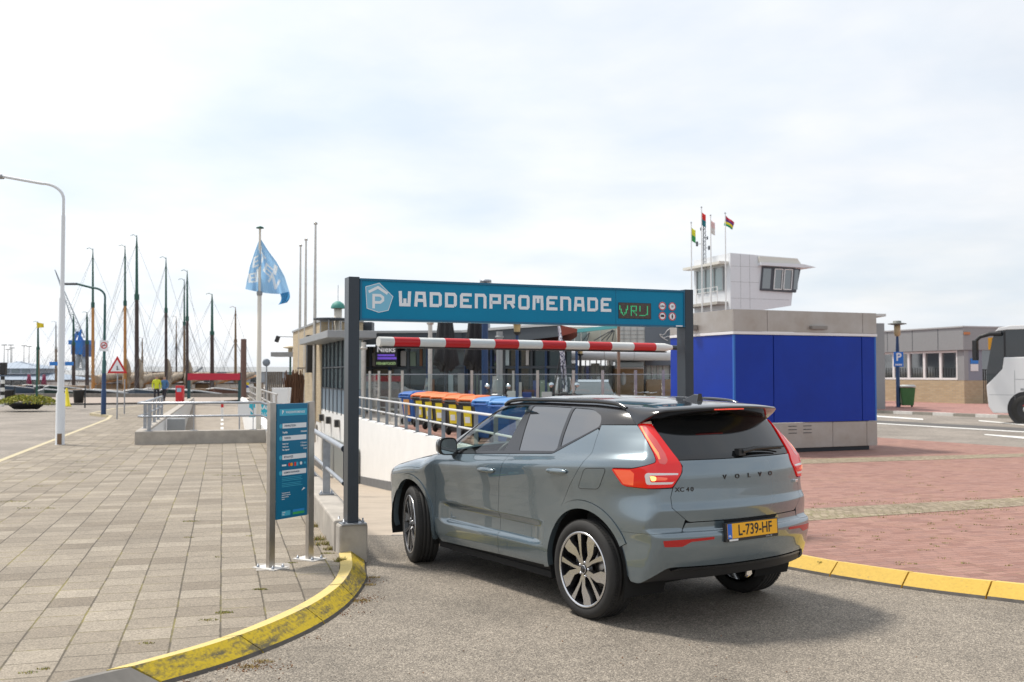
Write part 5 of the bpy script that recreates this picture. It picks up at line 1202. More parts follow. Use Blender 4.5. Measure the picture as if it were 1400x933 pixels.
# things on the pavilion roof
def at_z(px, py, Y): return A(px, py, Y)
p = A(462, 447, 50); ch = thing('flue_pipe', 'round white flue pipe with a green dome cap on the pavilion roof', 'chimney', tuple(p)); mb = MB(); mb.lathe([(.20, -.9), (.20, .95), (0, .95)], mat('cream_metal', (.66, .61, .52), .6), n=16); mb.build('pipe', ch); mb = MB(); mb.lathe([(.36, .92), (.36, 1.0), (.28, 1.16), (.1, 1.28), (0, 1.3)], mat('verdigris_green', (.06, .26, .22), .6), n=16); mb.tube([(0, 0, 1.3), (0, 0, 2.1)], .015, M_steel, 6); mb.build('dome_cap', ch)
p = A(452, 455, 49); ch = thing('roof_ventilator', 'flat dark disc ventilator on thin legs beside the flue pipe', 'ventilator', tuple(p)); mb = MB(); mb.lathe([(0, .70), (.85, .70), (.85, .62), (0, .60)], M_fasc, n=24); mb.build('disc', ch)
for a in range(4):
    mb = MB(); mb.tube([(.5 * math.cos(a * 1.57), .5 * math.sin(a * 1.57), -.3), (.5 * math.cos(a * 1.57), .5 * math.sin(a * 1.57), .63)], .03, M_steel, 6); mb.build('leg', ch)
p = A(664, 392, 60); ch = thing('flue_pipe', 'steel flue cowl just showing above the top edge of the blue sign', 'chimney', (p.x, p.y, 3.8)); mb = MB(); mb.lathe([(.28, 0), (.28, p.z - 3.8 - .05), (0, p.z - 3.8)], M_steel, n=16); mb.build('pipe', ch); mb = MB(); mb.lathe([(0, p.z - 3.8 + .42), (.34, p.z - 3.8 + .40), (.36, p.z - 3.8 + .24), (0, p.z - 3.8 + .22)], M_steel, n=16); mb.tube([(0, 0, p.z - 3.9), (0, 0, p.z - 3.5)], .1, M_steel, 8); mb.build('cowl', ch)
# --- restaurant behind the terrace
RES = thing('restaurant_pavilion', 'dark glazed restaurant with long charcoal roof ending in a red-brown tip', 'building', (-8.6, 54, 0))
def poly(mb, pts, z0, z1, m): mb.prism([Vector((x + 8.6, y - 54, z0)) for x, y in pts], (0, 0, z1 - z0), m)
mb = MB(); poly(mb, [(-8.6, 53.6), (-2.4, 52.6), (2.75, 45.9), (3.2, 50), (3.2, 62), (-8.6, 62)], .05, 3.3, M_win); mb.build('glazed_wall', RES)
mb = MB()
for (x0, y0), (x1, y1), n_ in (((-8.6, 53.55), (-2.45, 52.55), 6), ((-2.4, 52.55), (2.95, 45.55), 8)):
    for k in range(n_ + 1):
        f_ = k / n_; mb.box((x0 + (x1 - x0) * f_ + 8.6, y0 + (y1 - y0) * f_ - 54 - .03, 1.7), (.11, .16, 3.2), M_fasc if k % 2 else M_navy)
    for z in (.6, 2.15): mb.bar((x0 + 8.6, y0 - 54 - .05, z), (x1 + 8.6, y1 - 54 - .05, z), .08, .12, M_fasc)
mb.build('facade_frame', RES)
random.seed(8)
cur = [mat('brown_curtain', (.22, .10, .05), .8), mat('pale_daylight_pane', (.45, .44, .42), .8), MATS['pale_daylight_pane'], MATS['pale_daylight_pane'], mat('pale_reflection_pane', (.40, .48, .50), .3), mat('inside_blue', (.04, .07, .20), .7), mat('inside_green', (.20, .26, .20), .7)]  # pale panes paint daylight and reflections onto the dark glazing
for (x0, y0), (x1, y1), n_ in (((-8.6, 53.55), (-2.45, 52.55), 6), ((-2.4, 52.55), (2.95, 45.55), 8)):
    for k in range(n_ * 2):
        k = k / 2; f0, f1 = (k + .10) / n_, (k + random.uniform(.22, .46)) / n_; z0 = random.choice((.7, .7, 2.25)); z1 = z0 + random.uniform(.7, 1.35 if z0 < 1 else .95)
        mb = MB(); mb.add([(x0 + (x1 - x0) * f + 8.6, y0 + (y1 - y0) * f - 54 - .02, z) for f, z in ((f0, z0), (f1, z0), (f1, z1), (f0, z1))], [(0, 1, 2, 3)], random.choice(cur)); mb.build('blind_and_daylight_pane', RES)
mb = MB(); z0 = 3.32; V = []
rp_ = [(-9.6, 52.6, 3.98), (-2.6, 51.6, 3.98), (.3, 47.5, 4.02), (2.2, 44.7, 4.02), (2.95, 45.0, 3.86), (3.4, 52, 3.9), (3.5, 63, 3.9), (-9.6, 63, 3.98)]
n_ = len(rp_); Vb = [Vector((x + 8.6, y - 54, z - (.62 if i < 3 else (.50 if i == 3 else .12)))) for i, (x, y, z) in enumerate(rp_)]; Vt = [Vector((x + 8.6, y - 54, z)) for x, y, z in rp_]
mb.add(Vb + Vt, [tuple(n_ + i for i in range(n_))], M_fasc); mb.add(Vb + Vt, [tuple(reversed(range(n_)))], M_red2)
for i in range(n_): j = (i + 1) % n_; mb.add([Vb[i], Vb[j], Vt[j], Vt[i]], [(0, 1, 2, 3)], M_fasc if i not in (2, 3) else (M_fasc if i == 2 else M_red2))
mb.build('roof', RES)
mb = MB()
for i in range(3): mb.bar(Vt[i] + Vector((0, -.02, .05)), Vt[i + 1] + Vector((0, -.02, .05)), .12, .12, M_facl)
mb.build('roof_edge', RES)
mb = MB(); mb.box((8.6 - 8.0, -.3, 4.30), (1.0, 1, .62), M_fasc); mb.build('roof_box', RES)
p = A(528, 487, 52.4); SG = thing('neon_sign', 'neon sign with white script, violet bars and green small print in the dark window', 'sign', tuple(p)); mb = MB(); mb.box((0, 0, 0), (1.15, .06, 1.15), M_blk); mb.build('backing', SG, bevel=.01)
fm = frame((0, -.04, 0), (1, 0, 0)); mb = MB(); add_text(mb, 'Nieks', .42, .01, mat('neon_white', (.8, .8, .8), .5, emit=(.9, .88, .9), estr=.14), fm @ Matrix.Translation((0, .34, 0)), bold=.008); mb.build('neon_script', SG)
mb = MB(); add_text(mb, 'FISH&FOOD', .19, .01, mat('neon_green', (.5, .7, .3), .5, emit=(.55, .8, .35), estr=.14), fm @ Matrix.Translation((0, -.40, 0)), bold=.004); mb.build('neon_print', SG)
mb = MB(); mb.box((0, -.05, .04), (.9, .02, .10), mat('neon_violet', (.25, .12, .8), .5, emit=(.24, .12, .9), estr=.14)); mb.box((.05, -.05, -.12), (1.0, .02, .12), MATS['neon_violet']); mb.build('neon_bars', SG)
# --- ferry terminal behind on the right
TER = thing('ferry_terminal', 'pale terminal building with a rounded white canopy edge over a brown soffit and glass front', 'building', (2, 62, 0))
def tb(mb, px0, px1, y0, y1, Y, dep, m): a, b = A(px0, y1, Y), A(px1, y0, Y); mb.box(((a.x + b.x) / 2 - 2, Y + dep / 2 - 62, (a.z + b.z) / 2), (b.x - a.x, dep, b.z - a.z), m)
mb = MB(); tb(mb, 742, 846, 447, 480, 64, 8, mat('cream_wall', (.62, .58, .50), .7)); mb.build('upper_wall', TER)
mb = MB(); tb(mb, 776, 804, 453, 470, 63.5, .4, M_winl); tb(mb, 742, 774, 466, 478, 63.5, .4, M_winl); mb.build('upper_window', TER)
for px in (776, 785, 794, 803, 820): mb = MB(); tb(mb, px, px + 1.4, 450, 478, 63.3, .1, M_wfr); mb.build('window_frame', TER)
mb = MB(); a, b = A(778, 454, 62.8), A(846, 446.5, 62.8); mb.bar((a.x - 2, .8, a.z), (b.x - 2, .8, b.z), .8, .22, M_cyan); mb.build('cyan_roof_edge', TER)
mb = MB()
for x0, y0, x1, y1 in ((802, 468, 806, 455), (795, 468, 806, 455), (822, 466, 838, 452), (829, 466, 839, 452), (812, 466, 838, 451), (837, 466, 840, 452)):
    a, b = A(x0, y0, 62.3), A(x1, y1, 62.3); mb.tube([(a.x - 2, .3, a.z), (b.x - 2, .3, b.z)], .035, M_fasc, 6)
mb.build('stay_rods', TER)
mb = MB(); tb(mb, 846, 882, 446, 500, 62.5, 8, mat('light_grey_panels', (.50, .52, .51), .6, var=.03))
mb.build('grey_panel_wall', TER)
mb = MB(); random.seed(5)
for py in (452, 457.5, 463): tb(mb, 846.5, 881.5, py, py + .35, 62.45, .04, M_gpan)
for px in (853, 862, 871): tb(mb, px, px + .35, 447, 472, 62.44, .04, M_gpan)
mb.build('panel_joints', TER)
mb = MB(); tb(mb, 882, 921, 446, 500, 62.4, 8, mat('slate_grey_panels', (.13, .155, .185), .6)); mb.build('slate_panel_wall', TER)
mb = MB()
bird = [(902, 457), (906, 458.5), (909, 456.5), (912, 452), (917, 449)], [(904, 460), (908, 462), (913, 460), (918, 461), (920, 464)], [(902, 457), (903, 459.5), (907, 463), (913, 466)]
for pl in bird: mb.tube([(q.x - 2, q.y - 62, q.z) for q in (A(x, y, 62.33) for x, y in pl)], .022, M_wfr, 5)
mb.build('bird_outline', TER)
mb = MB(); tb(mb, 742, 925, 500, 540, 63, 6, M_win); mb.build('glass_front', TER)
mb = MB()
for px in (744, 752, 764, 773, 784, 800, 806, 815, 821, 827, 833, 838, 882, 891, 899, 907, 916): tb(mb, px, px + 1.3, 492, 538, 62.8, .12, M_wfr if px % 2 else M_gpan)
for a0, a1, y0, y1 in ((786, 799, 500, 520), (808, 820, 497, 515), (884, 890, 494, 519), (893, 898, 494, 517), (901, 906, 494, 519), (908, 915, 495, 517), (792, 799, 520, 537), (810, 814, 515, 537), (822, 826, 500, 536), (829, 832, 500, 536), (834, 837, 500, 530)): tb(mb, a0, a1, y0, y1, 62.9, .05, mat('reflected_pale_pane', (.55, .60, .57), .3))  # pale panes are reflections painted on the glass front
mb.build('mullions_and_reflections', TER)
mb = MB(); tb(mb, 841, 880, 504, 542, 61.5, 1.5, mat('tan_timber_wall', (.40, .27, .15), .7, var=.12)); tb(mb, 841, 880, 495, 503.5, 61.5, 1.5, M_winl); tb(mb, 841, 880, 502.6, 504.4, 61.4, .2, M_wfr); tb(mb, 884, 925, 519, 542, 61.9, .4, MATS['tan_timber_wall']); mb.build('timber_wall', TER)
mb = MB(); c = A(852, 518, 61.4); mb.lathe([(0, .05), (.32, .05), (.32, 0)], M_wfr, c=(0, 0, 0), n=20, M=Matrix.Rotation(R(90), 3, 'X')); o = mb.build('oval_sign', TER); o.location = (c.x - 2, -.62, c.z); o.scale = (.55, 1, 1.25)
# canopy: rounded edge, running from px 735 to 921
mb = MB()
for x0, x1, m in ((735, 775, M_wclad), (775.5, 788, M_gpan), (788.5, 826, M_wclad), (826.5, 867, M_wclad), (867.5, 921, M_wclad)):
    a, b = A(x0, 487, 58.5 - (x0 - 735) * .02), A(x1, 487, 58.5 - (x1 - 735) * .02); V = []
    for p in (a, b):
        for k in range(9): t = math.pi * (.5 + k / 8); V.append((p.x - 2 , p.y - 62 + .55 * math.cos(t) + .5, p.z + .36 * math.sin(t) + .12))
    mb.add(V, [(k, k + 1, k + 10, k + 9) for k in range(8)], m, True)
mb.build('canopy_edge', TER)
a, b = A(735, 490, 58.5), A(921, 490, 54.8); mb = MB(); mb.add([(a.x - 2, a.y - 61.5, a.z + .05), (b.x - 2, b.y - 61.5, b.z + .05), (b.x - 2, 1.0, b.z + .02), (a.x - 2, 1.0, a.z + .02)] + [(a.x - 2, a.y - 61.5, a.z + .45), (b.x - 2, b.y - 61.5, b.z + .45), (b.x - 2, 1.0, b.z + .45), (a.x - 2, 1.0, a.z + .45)], [(3, 2, 1, 0), (4, 5, 6, 7), (2, 3, 7, 6), (0, 3, 7, 4)], mat('brown_soffit', (.34, .27, .21), .7)); mb.build('canopy_soffit', TER)
# --- control tower
TC = Vector((13.2, 60, 0)); T1 = Vector((.94, .34, 0)).normalized()
TOW = thing('control_tower', 'white harbour control tower cabin with slanted dark windows and flat canopies behind the blue kiosk', 'building', tuple(TC)); P, B = local(TOW, T1)
def face(pts, b0, b1): return [P(a, b0, z) for a, z in pts]
mb = MB(); prof = [(0, 5.75), (2.35, 5.75), (4.32, 6.05), (4.62, 8.15), (4.75, 9.0), (0, 9.15)]
mb.prism([P(a, .0, z) for a, z in prof], P(0, 4.3, 0), M_wclad); mb.build('cabin', TOW)
mb = MB(); mb.prism([P(a, -.02, z) for a, z in ((0, .0), (2.2, .0), (2.2, 5.74), (0, 5.74))], P(0, 5.0, 0), mat('tower_shaft_grey', (.45, .47, .50), .6)); mb.build('shaft', TOW)
mb = MB(); B(mb, 2.30, 2.42, .3, .6, 5.2, 5.78, M_fasc); mb.build('strut', TOW)
mb = MB(); w4 = [(2.05, 6.93), (4.62, 6.86), (4.98, 8.35), (2.22, 8.42)]
mb.prism([P(a, -.10, z) for a, z in w4], P(0, .095, 0), mat('dark_slate_window_frame', (.06, .065, .08), .45)); mb.build('slanted_window', TOW)
mb = MB()
for a0, a1 in ((2.16, 2.72), (3.02, 3.50), (3.72, 4.20), (4.42, 4.72)):
    z0, z1 = 7.05, 8.28; sh = .12; mb.add([P(a0, -.104, z0), P(a1, -.104, z0), P(a1 + sh, -.104, z1), P(a0 + sh, -.104, z1)], [(0, 1, 2, 3)], M_win)
mb.build('window_pane', TOW)
mb = MB()
for a0, a1 in ((2.98, 3.54), (3.68, 4.24)):
    q = [(a0, 7.03), (a1, 7.03), (a1 + .12, 8.27), (a0 + .12, 8.27)]; q.append(q[0])
    for i in range(4): mb.bar(P(q[i][0], -.13, q[i][1]), P(q[i + 1][0], -.13, q[i + 1][1]), .05, .06, M_wfr, up=(0, -1, 0))
mb.build('white_casement', TOW)
mb = MB(); mb.prism([P(a, -.35, z) for a, z in ((1.95, 8.44), (1.95, 8.62), (5.0, 8.62), (5.95, 8.46), (5.0, 8.40))], P(0, 4.9, 0), M_wclad); mb.prism([P(a, -.15, z) for a, z in ((1.95, 8.63), (1.95, 9.0), (4.7, 8.98), (5.0, 8.63))], P(0, .14, 0), mat('canopy_cream', (.66, .64, .58), .6)); mb.build('canopy', TOW)
mb = MB(); mb.prism([P(-.02 - e, b, z) for e, b, z in ((0, .7, 6.95), (0, 3.8, 6.95), (0, 3.8, 8.35), (0, .7, 8.35))], P(-.05, 0, 0), M_winl); mb.build('side_window', TOW)
for b in (.7, 1.7, 2.75, 3.78): mb = MB(); mb.bar(P(-.09, b, 6.9), P(-.09, b, 8.4), .10, .06, M_gpan, up=tuple(P(1, 0, 0))); mb.build('side_mullion', TOW)
mb = MB(); B(mb, -.65, -.002, .2, 4.6, 8.50, 8.66, MATS['canopy_cream']); mb.build('side_canopy', TOW)
mb = MB(); B(mb, -.75, -.002, .3, 4.4, 6.05, 6.22, mat('balcony_floor', (.42, .40, .36), .7, var=.2)); mb.build('balcony', TOW)
mb = MB()
for z in (6.55, 6.85, 7.1): mb.bar(P(-.73, .3, z), P(-.73, 4.4, z), .03, .03, M_wfr)
for k in range(6): mb.bar(P(-.73, .3 + k * .82, 6.2), P(-.73, .3 + k * .82, 7.12), .04, .04, M_wfr, up=tuple(P(1, 0, 0)))
mb.build('balcony_rail', TOW)
mb = MB()
for z in (6.4, 7.4, 8.35): B(mb, .05, 4.2 if z < 7 else 2.0, -.006, -.001, z, z + .015, M_gpan)
for a in (.7, 1.35): B(mb, a, a + .015, -.0065, -.001, 5.8, 9.1, M_gpan)
mb.build('cladding_joints', TOW)
# low grey annex roof showing over the kiosk
AX = thing('annex_building', 'flat-roofed grey annex whose thin roof edge shows just above the blue kiosk', 'building', tuple(A(1140, 512, 48).xy) + (0,)); mb = MB(); mb.box((1.15, 3.0, 2.2), (3.0, 5, 4.2), M_gpan); mb.build('wall', AX); mb = MB(); mb.box((.65, 2.2, 4.62), (3.2, 6, .12), mat('pale_roof_slab', (.55, .55, .53), .6)); mb.box((.2, 3, 4.5), (2, 5, .3), M_gpan); mb.build('roof_slab', AX)
# dark horizontal roof left of the tower seen between sign post and kiosk
# --- right-hand building with the brick base
KB = Vector((26.1, 57.5, .1)); RB = thing('waiting_room_building', 'low grey clad building with a row of white framed windows on a yellow brick base', 'building', tuple(KB)); P, B = local(RB, (-.31, .95, 0))
D1 = 11.0    # local x away from us; y to the left; building body lies to the right (negative y)
mb = MB(); B(mb, .0, D1, -.3, .0, 0, 1.35, M_yb); B(mb, .0, .3, -4.2, -.302, 0, 1.35, M_yb); mb.build('brick_base', RB)
mb = MB(); B(mb, -.12, D1, -14, .14, 3.12, 4.42, M_gpan); mb.build('fascia', RB)
mb = MB()
for a in (1.9, 4.1, 6.4): B(mb, a, a + .03, .142, .148, 3.15, 4.4, M_anth)
mb.build('fascia_joint', RB)
mb = MB(); B(mb, -.16, D1, -14, .20, 4.42, 4.50, M_facl); mb.build('roof_edge', RB)
mb = MB(); B(mb, .25, D1, -12, -.12, 1.35, 3.12, M_win); mb.build('glazing', RB)
for i in range(5):
    a0 = .55 + i * 1.38; mb = MB()
    for q in ((a0, a0 + 1.38, -.11, -.02, 1.38, 1.50), (a0, a0 + 1.38, -.11, -.02, 2.98, 3.10), (a0, a0 + .09, -.11, -.02, 1.5, 2.98), (a0 + 1.29, a0 + 1.38, -.11, -.02, 1.5, 2.98)): B(mb, *q, M_wfr)
    mb.build('window', RB)
mb = MB(); B(mb, -.02, .50, -.3, .0, 1.36, 3.11, M_gpan); B(mb, .0, .2, -1.3, -.302, 1.36, 3.11, mat('blue_grey_wall', (.24, .26, .31), .6)); mb.build('corner_panel', RB)
mb = MB(); B(mb, 7.5, D1, -.25, .0, 1.36, 3.11, M_gpan); mb.build('end_panel', RB)
mb = MB(); B(mb, -.03, -.004, -1.0, -.45, 1.9, 2.30, M_wfr); B(mb, -.04, -.004, -1.0, -.45, 2.32, 2.62, mat('notice_blue', (.03, .2, .6), .5)); mb.build('notice_plate', RB)
mb = MB(); B(mb, .5, .6, -8, -1.35, .1, 3.1, mat('back_wall_tan', (.36, .31, .24), .8)); mb.build('recess_wall', RB)
mb = MB()
for k in range(26): B(mb, -.02, .03, -1.4 - k * .15, -1.37 - k * .15, .02, 1.95, M_blk)
B(mb, -.02, .03, -5.3, -1.35, 1.95, 2.0, M_blk); mb.build('bar_fence', RB)
mb = MB()
for k in range(30): B(mb, .9 + k * .22, .93 + k * .22, -.10, -.09, 1.5, 2.1, M_blk)
mb.build('inner_rail', RB)
mb = MB(); B(mb, -.20, -.10, -.3, .1, 4.0, 4.15, mat('orange_lamp', (.5, .2, .08), .5)); mb.build('wall_lamp', RB)
# ---------------------------------------------------------------- harbour: moored sailing ships
M_wood = mat('varnished_mast', (.50, .24, .07), .45, var=.12, vscale=2); M_wdk = mat('dark_mast_paint', (.06, .04, .035), .5); M_grn = mat('green_mast_top', (.02, .10, .075), .5)
M_tarp = mat('furled_sail_cloth', (.42, .35, .27), .85, var=.25, vscale=3); M_rope = mat('rigging_wire', (.10, .10, .11), .6); M_brown = mat('brown_mast', (.20, .13, .07), .5)
hulls = [mat('hull_dark_green', (.02, .05, .04), .5), mat('hull_black', (.02, .02, .022), .5), mat('hull_rust_brown', (.14, .06, .04), .6), mat('hull_grey_blue', (.08, .11, .15), .5), mat('hull_navy', (.015, .03, .09), .5)]
def ship(px, ytop, Y, colr, hi, head, label, rad=.15, boom=True, gaff=True, xtop=None, low=None):
    top = A(px if xtop is None else xtop, ytop, Y); base = A(px, 552, Y); o = thing('sailing_ship', label, 'sailing ship', (base.x, Y, -1.55), head, 'sailing ships moored along the quay'); mh = hulls[hi]
    L, Wd, Fb = 20., 2.4, 1.35; mb = MB(); ns = 15; rows = []
    for i in range(ns):
        t = -1 + 2 * i / (ns - 1); k = (1 - abs(t) ** 3.2) ** .6 if abs(t) < 1 else 0; sh = Fb + .55 * t * t + (.25 * t if t > 0 else 0)
        rows.append([(t * L / 2 - 2, y * k * Wd, z) for y, z in ((-1, sh), (-1.0, .5), (-.6, -.2), (.6, -.2), (1.0, .5), (1, sh))])
    V = [p for r in rows for p in r]
    mb.add(V, [(i * 6 + j, i * 6 + j + 1, i * 6 + 7 + j, i * 6 + 6 + j) for i in range(ns - 1) for j in range(5)], mh, True)
    mb.add(V, [(i * 6 + 5, i * 6, i * 6 + 6, i * 6 + 11) for i in range(ns - 1)], mat('deck_planks', (.30, .22, .14), .8)); mb.build('hull', o)
    mb = MB(); mb.tube([(r[0][0], r[0][1], r[0][2] + .02) for r in rows], .07, M_wfr, 6); mb.tube([(r[5][0], r[5][1], r[5][2] + .02) for r in rows], .07, M_wfr, 6); mb.build('gunwale', o)
    mb = MB(); mb.box((-5.5, 0, 1.9), (3.4, 2.4, 1.2), M_wfr if hi % 2 else M_brown); mb.box((-5.5, 0, 2.52), (3.7, 2.7, .1), M_wdk); mb.build('deckhouse', o, bevel=.05); mb = MB(); mb.box((2.5, 0, 1.75), (2.6, 1.8, .7), M_brown); mb.build('hatch_cover', o, bevel=.05)
    H = top.z + 1.55; m1, m2 = colr; R0 = Matrix.Rotation(-head, 3, 'Z'); Rh = R0; lean = R0 @ Vector((top.x - base.x, 0, 0))
    mb = MB(); Z = lambda f: Vector((0, 0, 1.2)) + (Vector((lean.x, lean.y, H - 1.2))) * f
    f1 = .62 if low is None else low
    mb.tube([Z(0), Z(f1)], [rad, rad * .8], m1, 10); mb.tube([Z(f1 + .001), Z(.93), Z(.97), Z(1.0)], [rad * .72, rad * .5, rad * .3, rad * .18], m2, 8); mb.tube([Z(f1 - .015), Z(f1 + .02)], rad * 1.05, m2, 10)
    mb.tube([Z(.99), Z(1.0) + Rh @ Vector((-.28, 0, .06)), Z(1.0) + Rh @ Vector((-.55, 0, -.03))], .025, m2, 5); mb.build('mast', o)
    mb = MB()
    for e in ((8.3, 0, 1.9), (9.6, 0, 2.1), (-11, 0, 2.0), (.6, 2.2, 1.5), (.6, -2.2, 1.5), (-1, 2.2, 1.5), (-1, -2.2, 1.5)):
        for f in ((.62, .95) if abs(e[0]) > 5 else (.62,)): mb.tube([Z(f), Vector(e)], .011, M_rope, 4, False)
    mb.build('rigging', o)
    if boom:
        mb = MB(); mb.tube([Vector((-.3, 0, 2.5)), Vector((-9.0, 0, 3.2))], .11, M_wood, 8); mb.build('boom', o)
        mb = MB(); mb.tube([Vector((-.5, 0, 2.85)), Vector((-2.5, 0, 3.1)), Vector((-5.5, 0, 3.3)), Vector((-8.3, 0, 3.45))], [.42, .36, .28, .12], M_tarp, 9)
        mb.build('furled_sail', o)
    if gaff:
        mb = MB(); pts = [Vector((-.45 + .1 * math.sin(k * 2.1), .12 * math.cos(k * 1.7), 2.2 + k * .42)) for k in range(7)]; mb.tube(pts, [.20, .38, .30, .36, .24, .26, .10], M_tarp, 8); mb.build('hoisted_sail_bundle', o)
    return o
G_, W__, K_, B_ = M_grn, M_wood, M_wdk, M_brown
ship(127, 340, 88, (W__, G_), 0, 4.642, 'sailing ship with a varnished orange mast just left of the round prohibition sign', gaff=False)
ship(171, 336, 87, (W__, G_), 2, 4.802, 'sailing ship with a varnished orange mast right behind the red warning triangle')
ship(187, 322, 86, (K_, G_), 1, 4.582, 'sailing ship with the tallest and darkest mast of the harbour', rad=.20)
ship(227, 352, 88, (K_, G_), 3, 4.742, 'sailing ship with a thin dark mast behind the red ticket pillar')
ship(252, 382, 92, (B_, G_), 4, 4.662, 'sailing ship whose brown mast stands just left of the red beam', rad=.13, gaff=False)
ship(256, 370, 89, (K_, G_), 0, 4.842, 'sailing ship whose dark green-topped mast stands at the left post of the red beam')
ship(290, 402, 90, (K_, G_), 1, 4.612, 'sailing ship with a dark mast rising behind the middle of the red beam', rad=.2, gaff=False)
ship(322, 420, 94, (B_, B_), 2, 4.762, 'sailing ship with a plain brown mast near the right end of the red beam', rad=.15, gaff=False)
ship(52, 440, 118, (B_, G_), 3, 4.642, 'distant sailing ship flying a yellow pennant by the harbour pavilion', rad=.2, boom=False, gaff=False)
ship(76.5, 440, 122, (B_, M_facl), 4, 4.742, 'distant sailing ship mostly hidden behind the white lamp post', rad=.16, boom=False, gaff=False)
ship(100.5, 430, 116, (K_, G_), 1, 4.692, 'distant sailing ship with a dark mast in front of the blue crane', rad=.22, boom=False, gaff=False)
ship(119, 427, 112, (K_, G_), 0, 4.642, 'distant sailing ship with a dark mast just right of the blue crane', rad=.22, boom=False, gaff=False)
ship(241, 433, 128, (K_, B_), 3, 4.7, 'thin distant mast between the ticket pillar ship and the red beam ships', rad=.13, boom=False, gaff=False)
ship(194.5, 462, 132, (B_, B_), 1, 4.8, 'thin short mast just right of the tallest dark mast', rad=.16, boom=False, gaff=False)
def cloth_mat(name, col):
    m = bpy.data.materials.new(name); MATS[name] = m; m.use_nodes = True; t = m.node_tree; t.nodes.clear(); L = t.links
    o = t.nodes.new('ShaderNodeOutputMaterial'); d = t.nodes.new('ShaderNodeBsdfDiffuse'); d.inputs[0].default_value = (*col, 1); r = t.nodes.new('ShaderNodeBsdfTranslucent'); r.inputs[0].default_value = (*col, 1)
    mx = t.nodes.new('ShaderNodeMixShader'); mx.inputs[0].default_value = .5; L.new(d.outputs[0], mx.inputs[1]); L.new(r.outputs[0], mx.inputs[2]); L.new(mx.outputs[0], o.inputs[0]); return m
def flagm(name, pts_fn, nx, nz, m, parent, wind=.12, mats=None, mfn=None):
    V = []; F = []; mi = []
    for i in range(nx + 1):
        for j in range(nz + 1): V.append(pts_fn(i / nx, j / nz))
    for i in range(nx):
        for j in range(nz): F.append((i * (nz + 1) + j, (i + 1) * (nz + 1) + j, (i + 1) * (nz + 1) + j + 1, i * (nz + 1) + j + 1)); mi.append(mfn((i + .5) / nx, (j + .5) / nz) if mfn else 0)
    return meshobj(name, V, F, mats or m, parent, smooth=True, mi=mi)
for px, py, Y, cols, lab in ((50, 441, 117.5, [(.80, .60, .02)], 'small yellow pennant at the mast top near the harbour pavilion'), (327, 521, 88, [(.80, .60, .02), (.02, .08, .40)], 'yellow and blue flag hanging in the rigging behind the red beam')):
    p = A(px, py, Y); o = flagm('pennant', lambda u, v: (u * .9, .12 * math.sin(u * 5 + v), -.65 * v * (1 - .3 * u) - .15 * u), 6, 4, None, None, mats=[mat('flag_cloth_%s' % 'abc'[k + (len(cols) > 1)], c, .7) for k, c in enumerate(cols)], mfn=(lambda u, v: 1 if v > .6 else 0) if len(cols) > 1 else None)
    o.location = p; tag(o, lab, 'flag')
# ---- harbour buildings and quays beyond the basin
HP = thing('harbour_pavilion', 'harbour pavilion with pale blue-grey hipped roofs and maroon parasols in front, far left', 'building', tuple(A(22, 512, 125).xy) + (0,)); Y0 = 125
def hb(mb, px0, px1, y0, y1, Y, dep, m): a, b = A(px0, y1, Y), A(px1, y0, Y); c0 = HP.location; mb.box(((a.x + b.x) / 2 - c0.x, Y + dep / 2 - c0.y, (a.z + b.z) / 2), (b.x - a.x, dep, b.z - a.z), m)
M_hr = mat('blue_grey_zinc_roof', (.30, .36, .44), .5)
def hip(px0, px1, ye, yr, Y, dep, inx):
    a, b = A(px0, ye, Y), A(px1, ye, Y); zt = A(0, yr, Y).z; c0 = HP.location; mb = MB()
    V = [(a.x - c0.x, Y - c0.y, a.z), (b.x - c0.x, Y - c0.y, a.z), (b.x - c0.x, Y + dep - c0.y, a.z), (a.x - c0.x, Y + dep - c0.y, a.z), (a.x + inx - c0.x, Y + dep / 2 - c0.y, zt), (b.x - inx - c0.x, Y + dep / 2 - c0.y, zt)]
    mb.add(V, [(0, 1, 5, 4), (1, 2, 5), (2, 3, 4, 5), (3, 0, 4), (3, 2, 1, 0)], M_hr); mb.build('roof', HP)
mb = MB(); hb(mb, -45, 50, 503, 512, 128, 6, M_wclad); hb(mb, -45, 75, 519, 535, 125, 10, mat('pavilion_wall', (.42, .40, .38), .7)); mb.build('wall', HP)
hip(-50, 60, 504, 494, 127, 8, 5.5); hip(-50, 80, 519.5, 510, 124, 12, 3)
mb = MB()
for x in (-8, 6, 19, 32, 45): hb(mb, x, x + 9, 521, 530, 124.9, .1, M_win); 
for x in (2, 16, 30): hb(mb, x, x + 10, 504.5, 510, 127.9, .1, M_winl)
mb.build('window', HP)
for x in (39.5, 60): 
    p = A(x, 535, 121); o = thing('folded_parasol', 'maroon folded parasol in front of the harbour pavilion, %s of the two' % ('left' if x < 50 else 'right'), 'parasol', tuple(p), 0, 'maroon parasols'); mb = MB(); mb.lathe([(.05, 0), (.05, .5), (.35, .6), (.16, 2.0), (0, 2.05)], mat('maroon_cloth', (.22, .01, .06), .8), n=10); mb.build('cover', o)
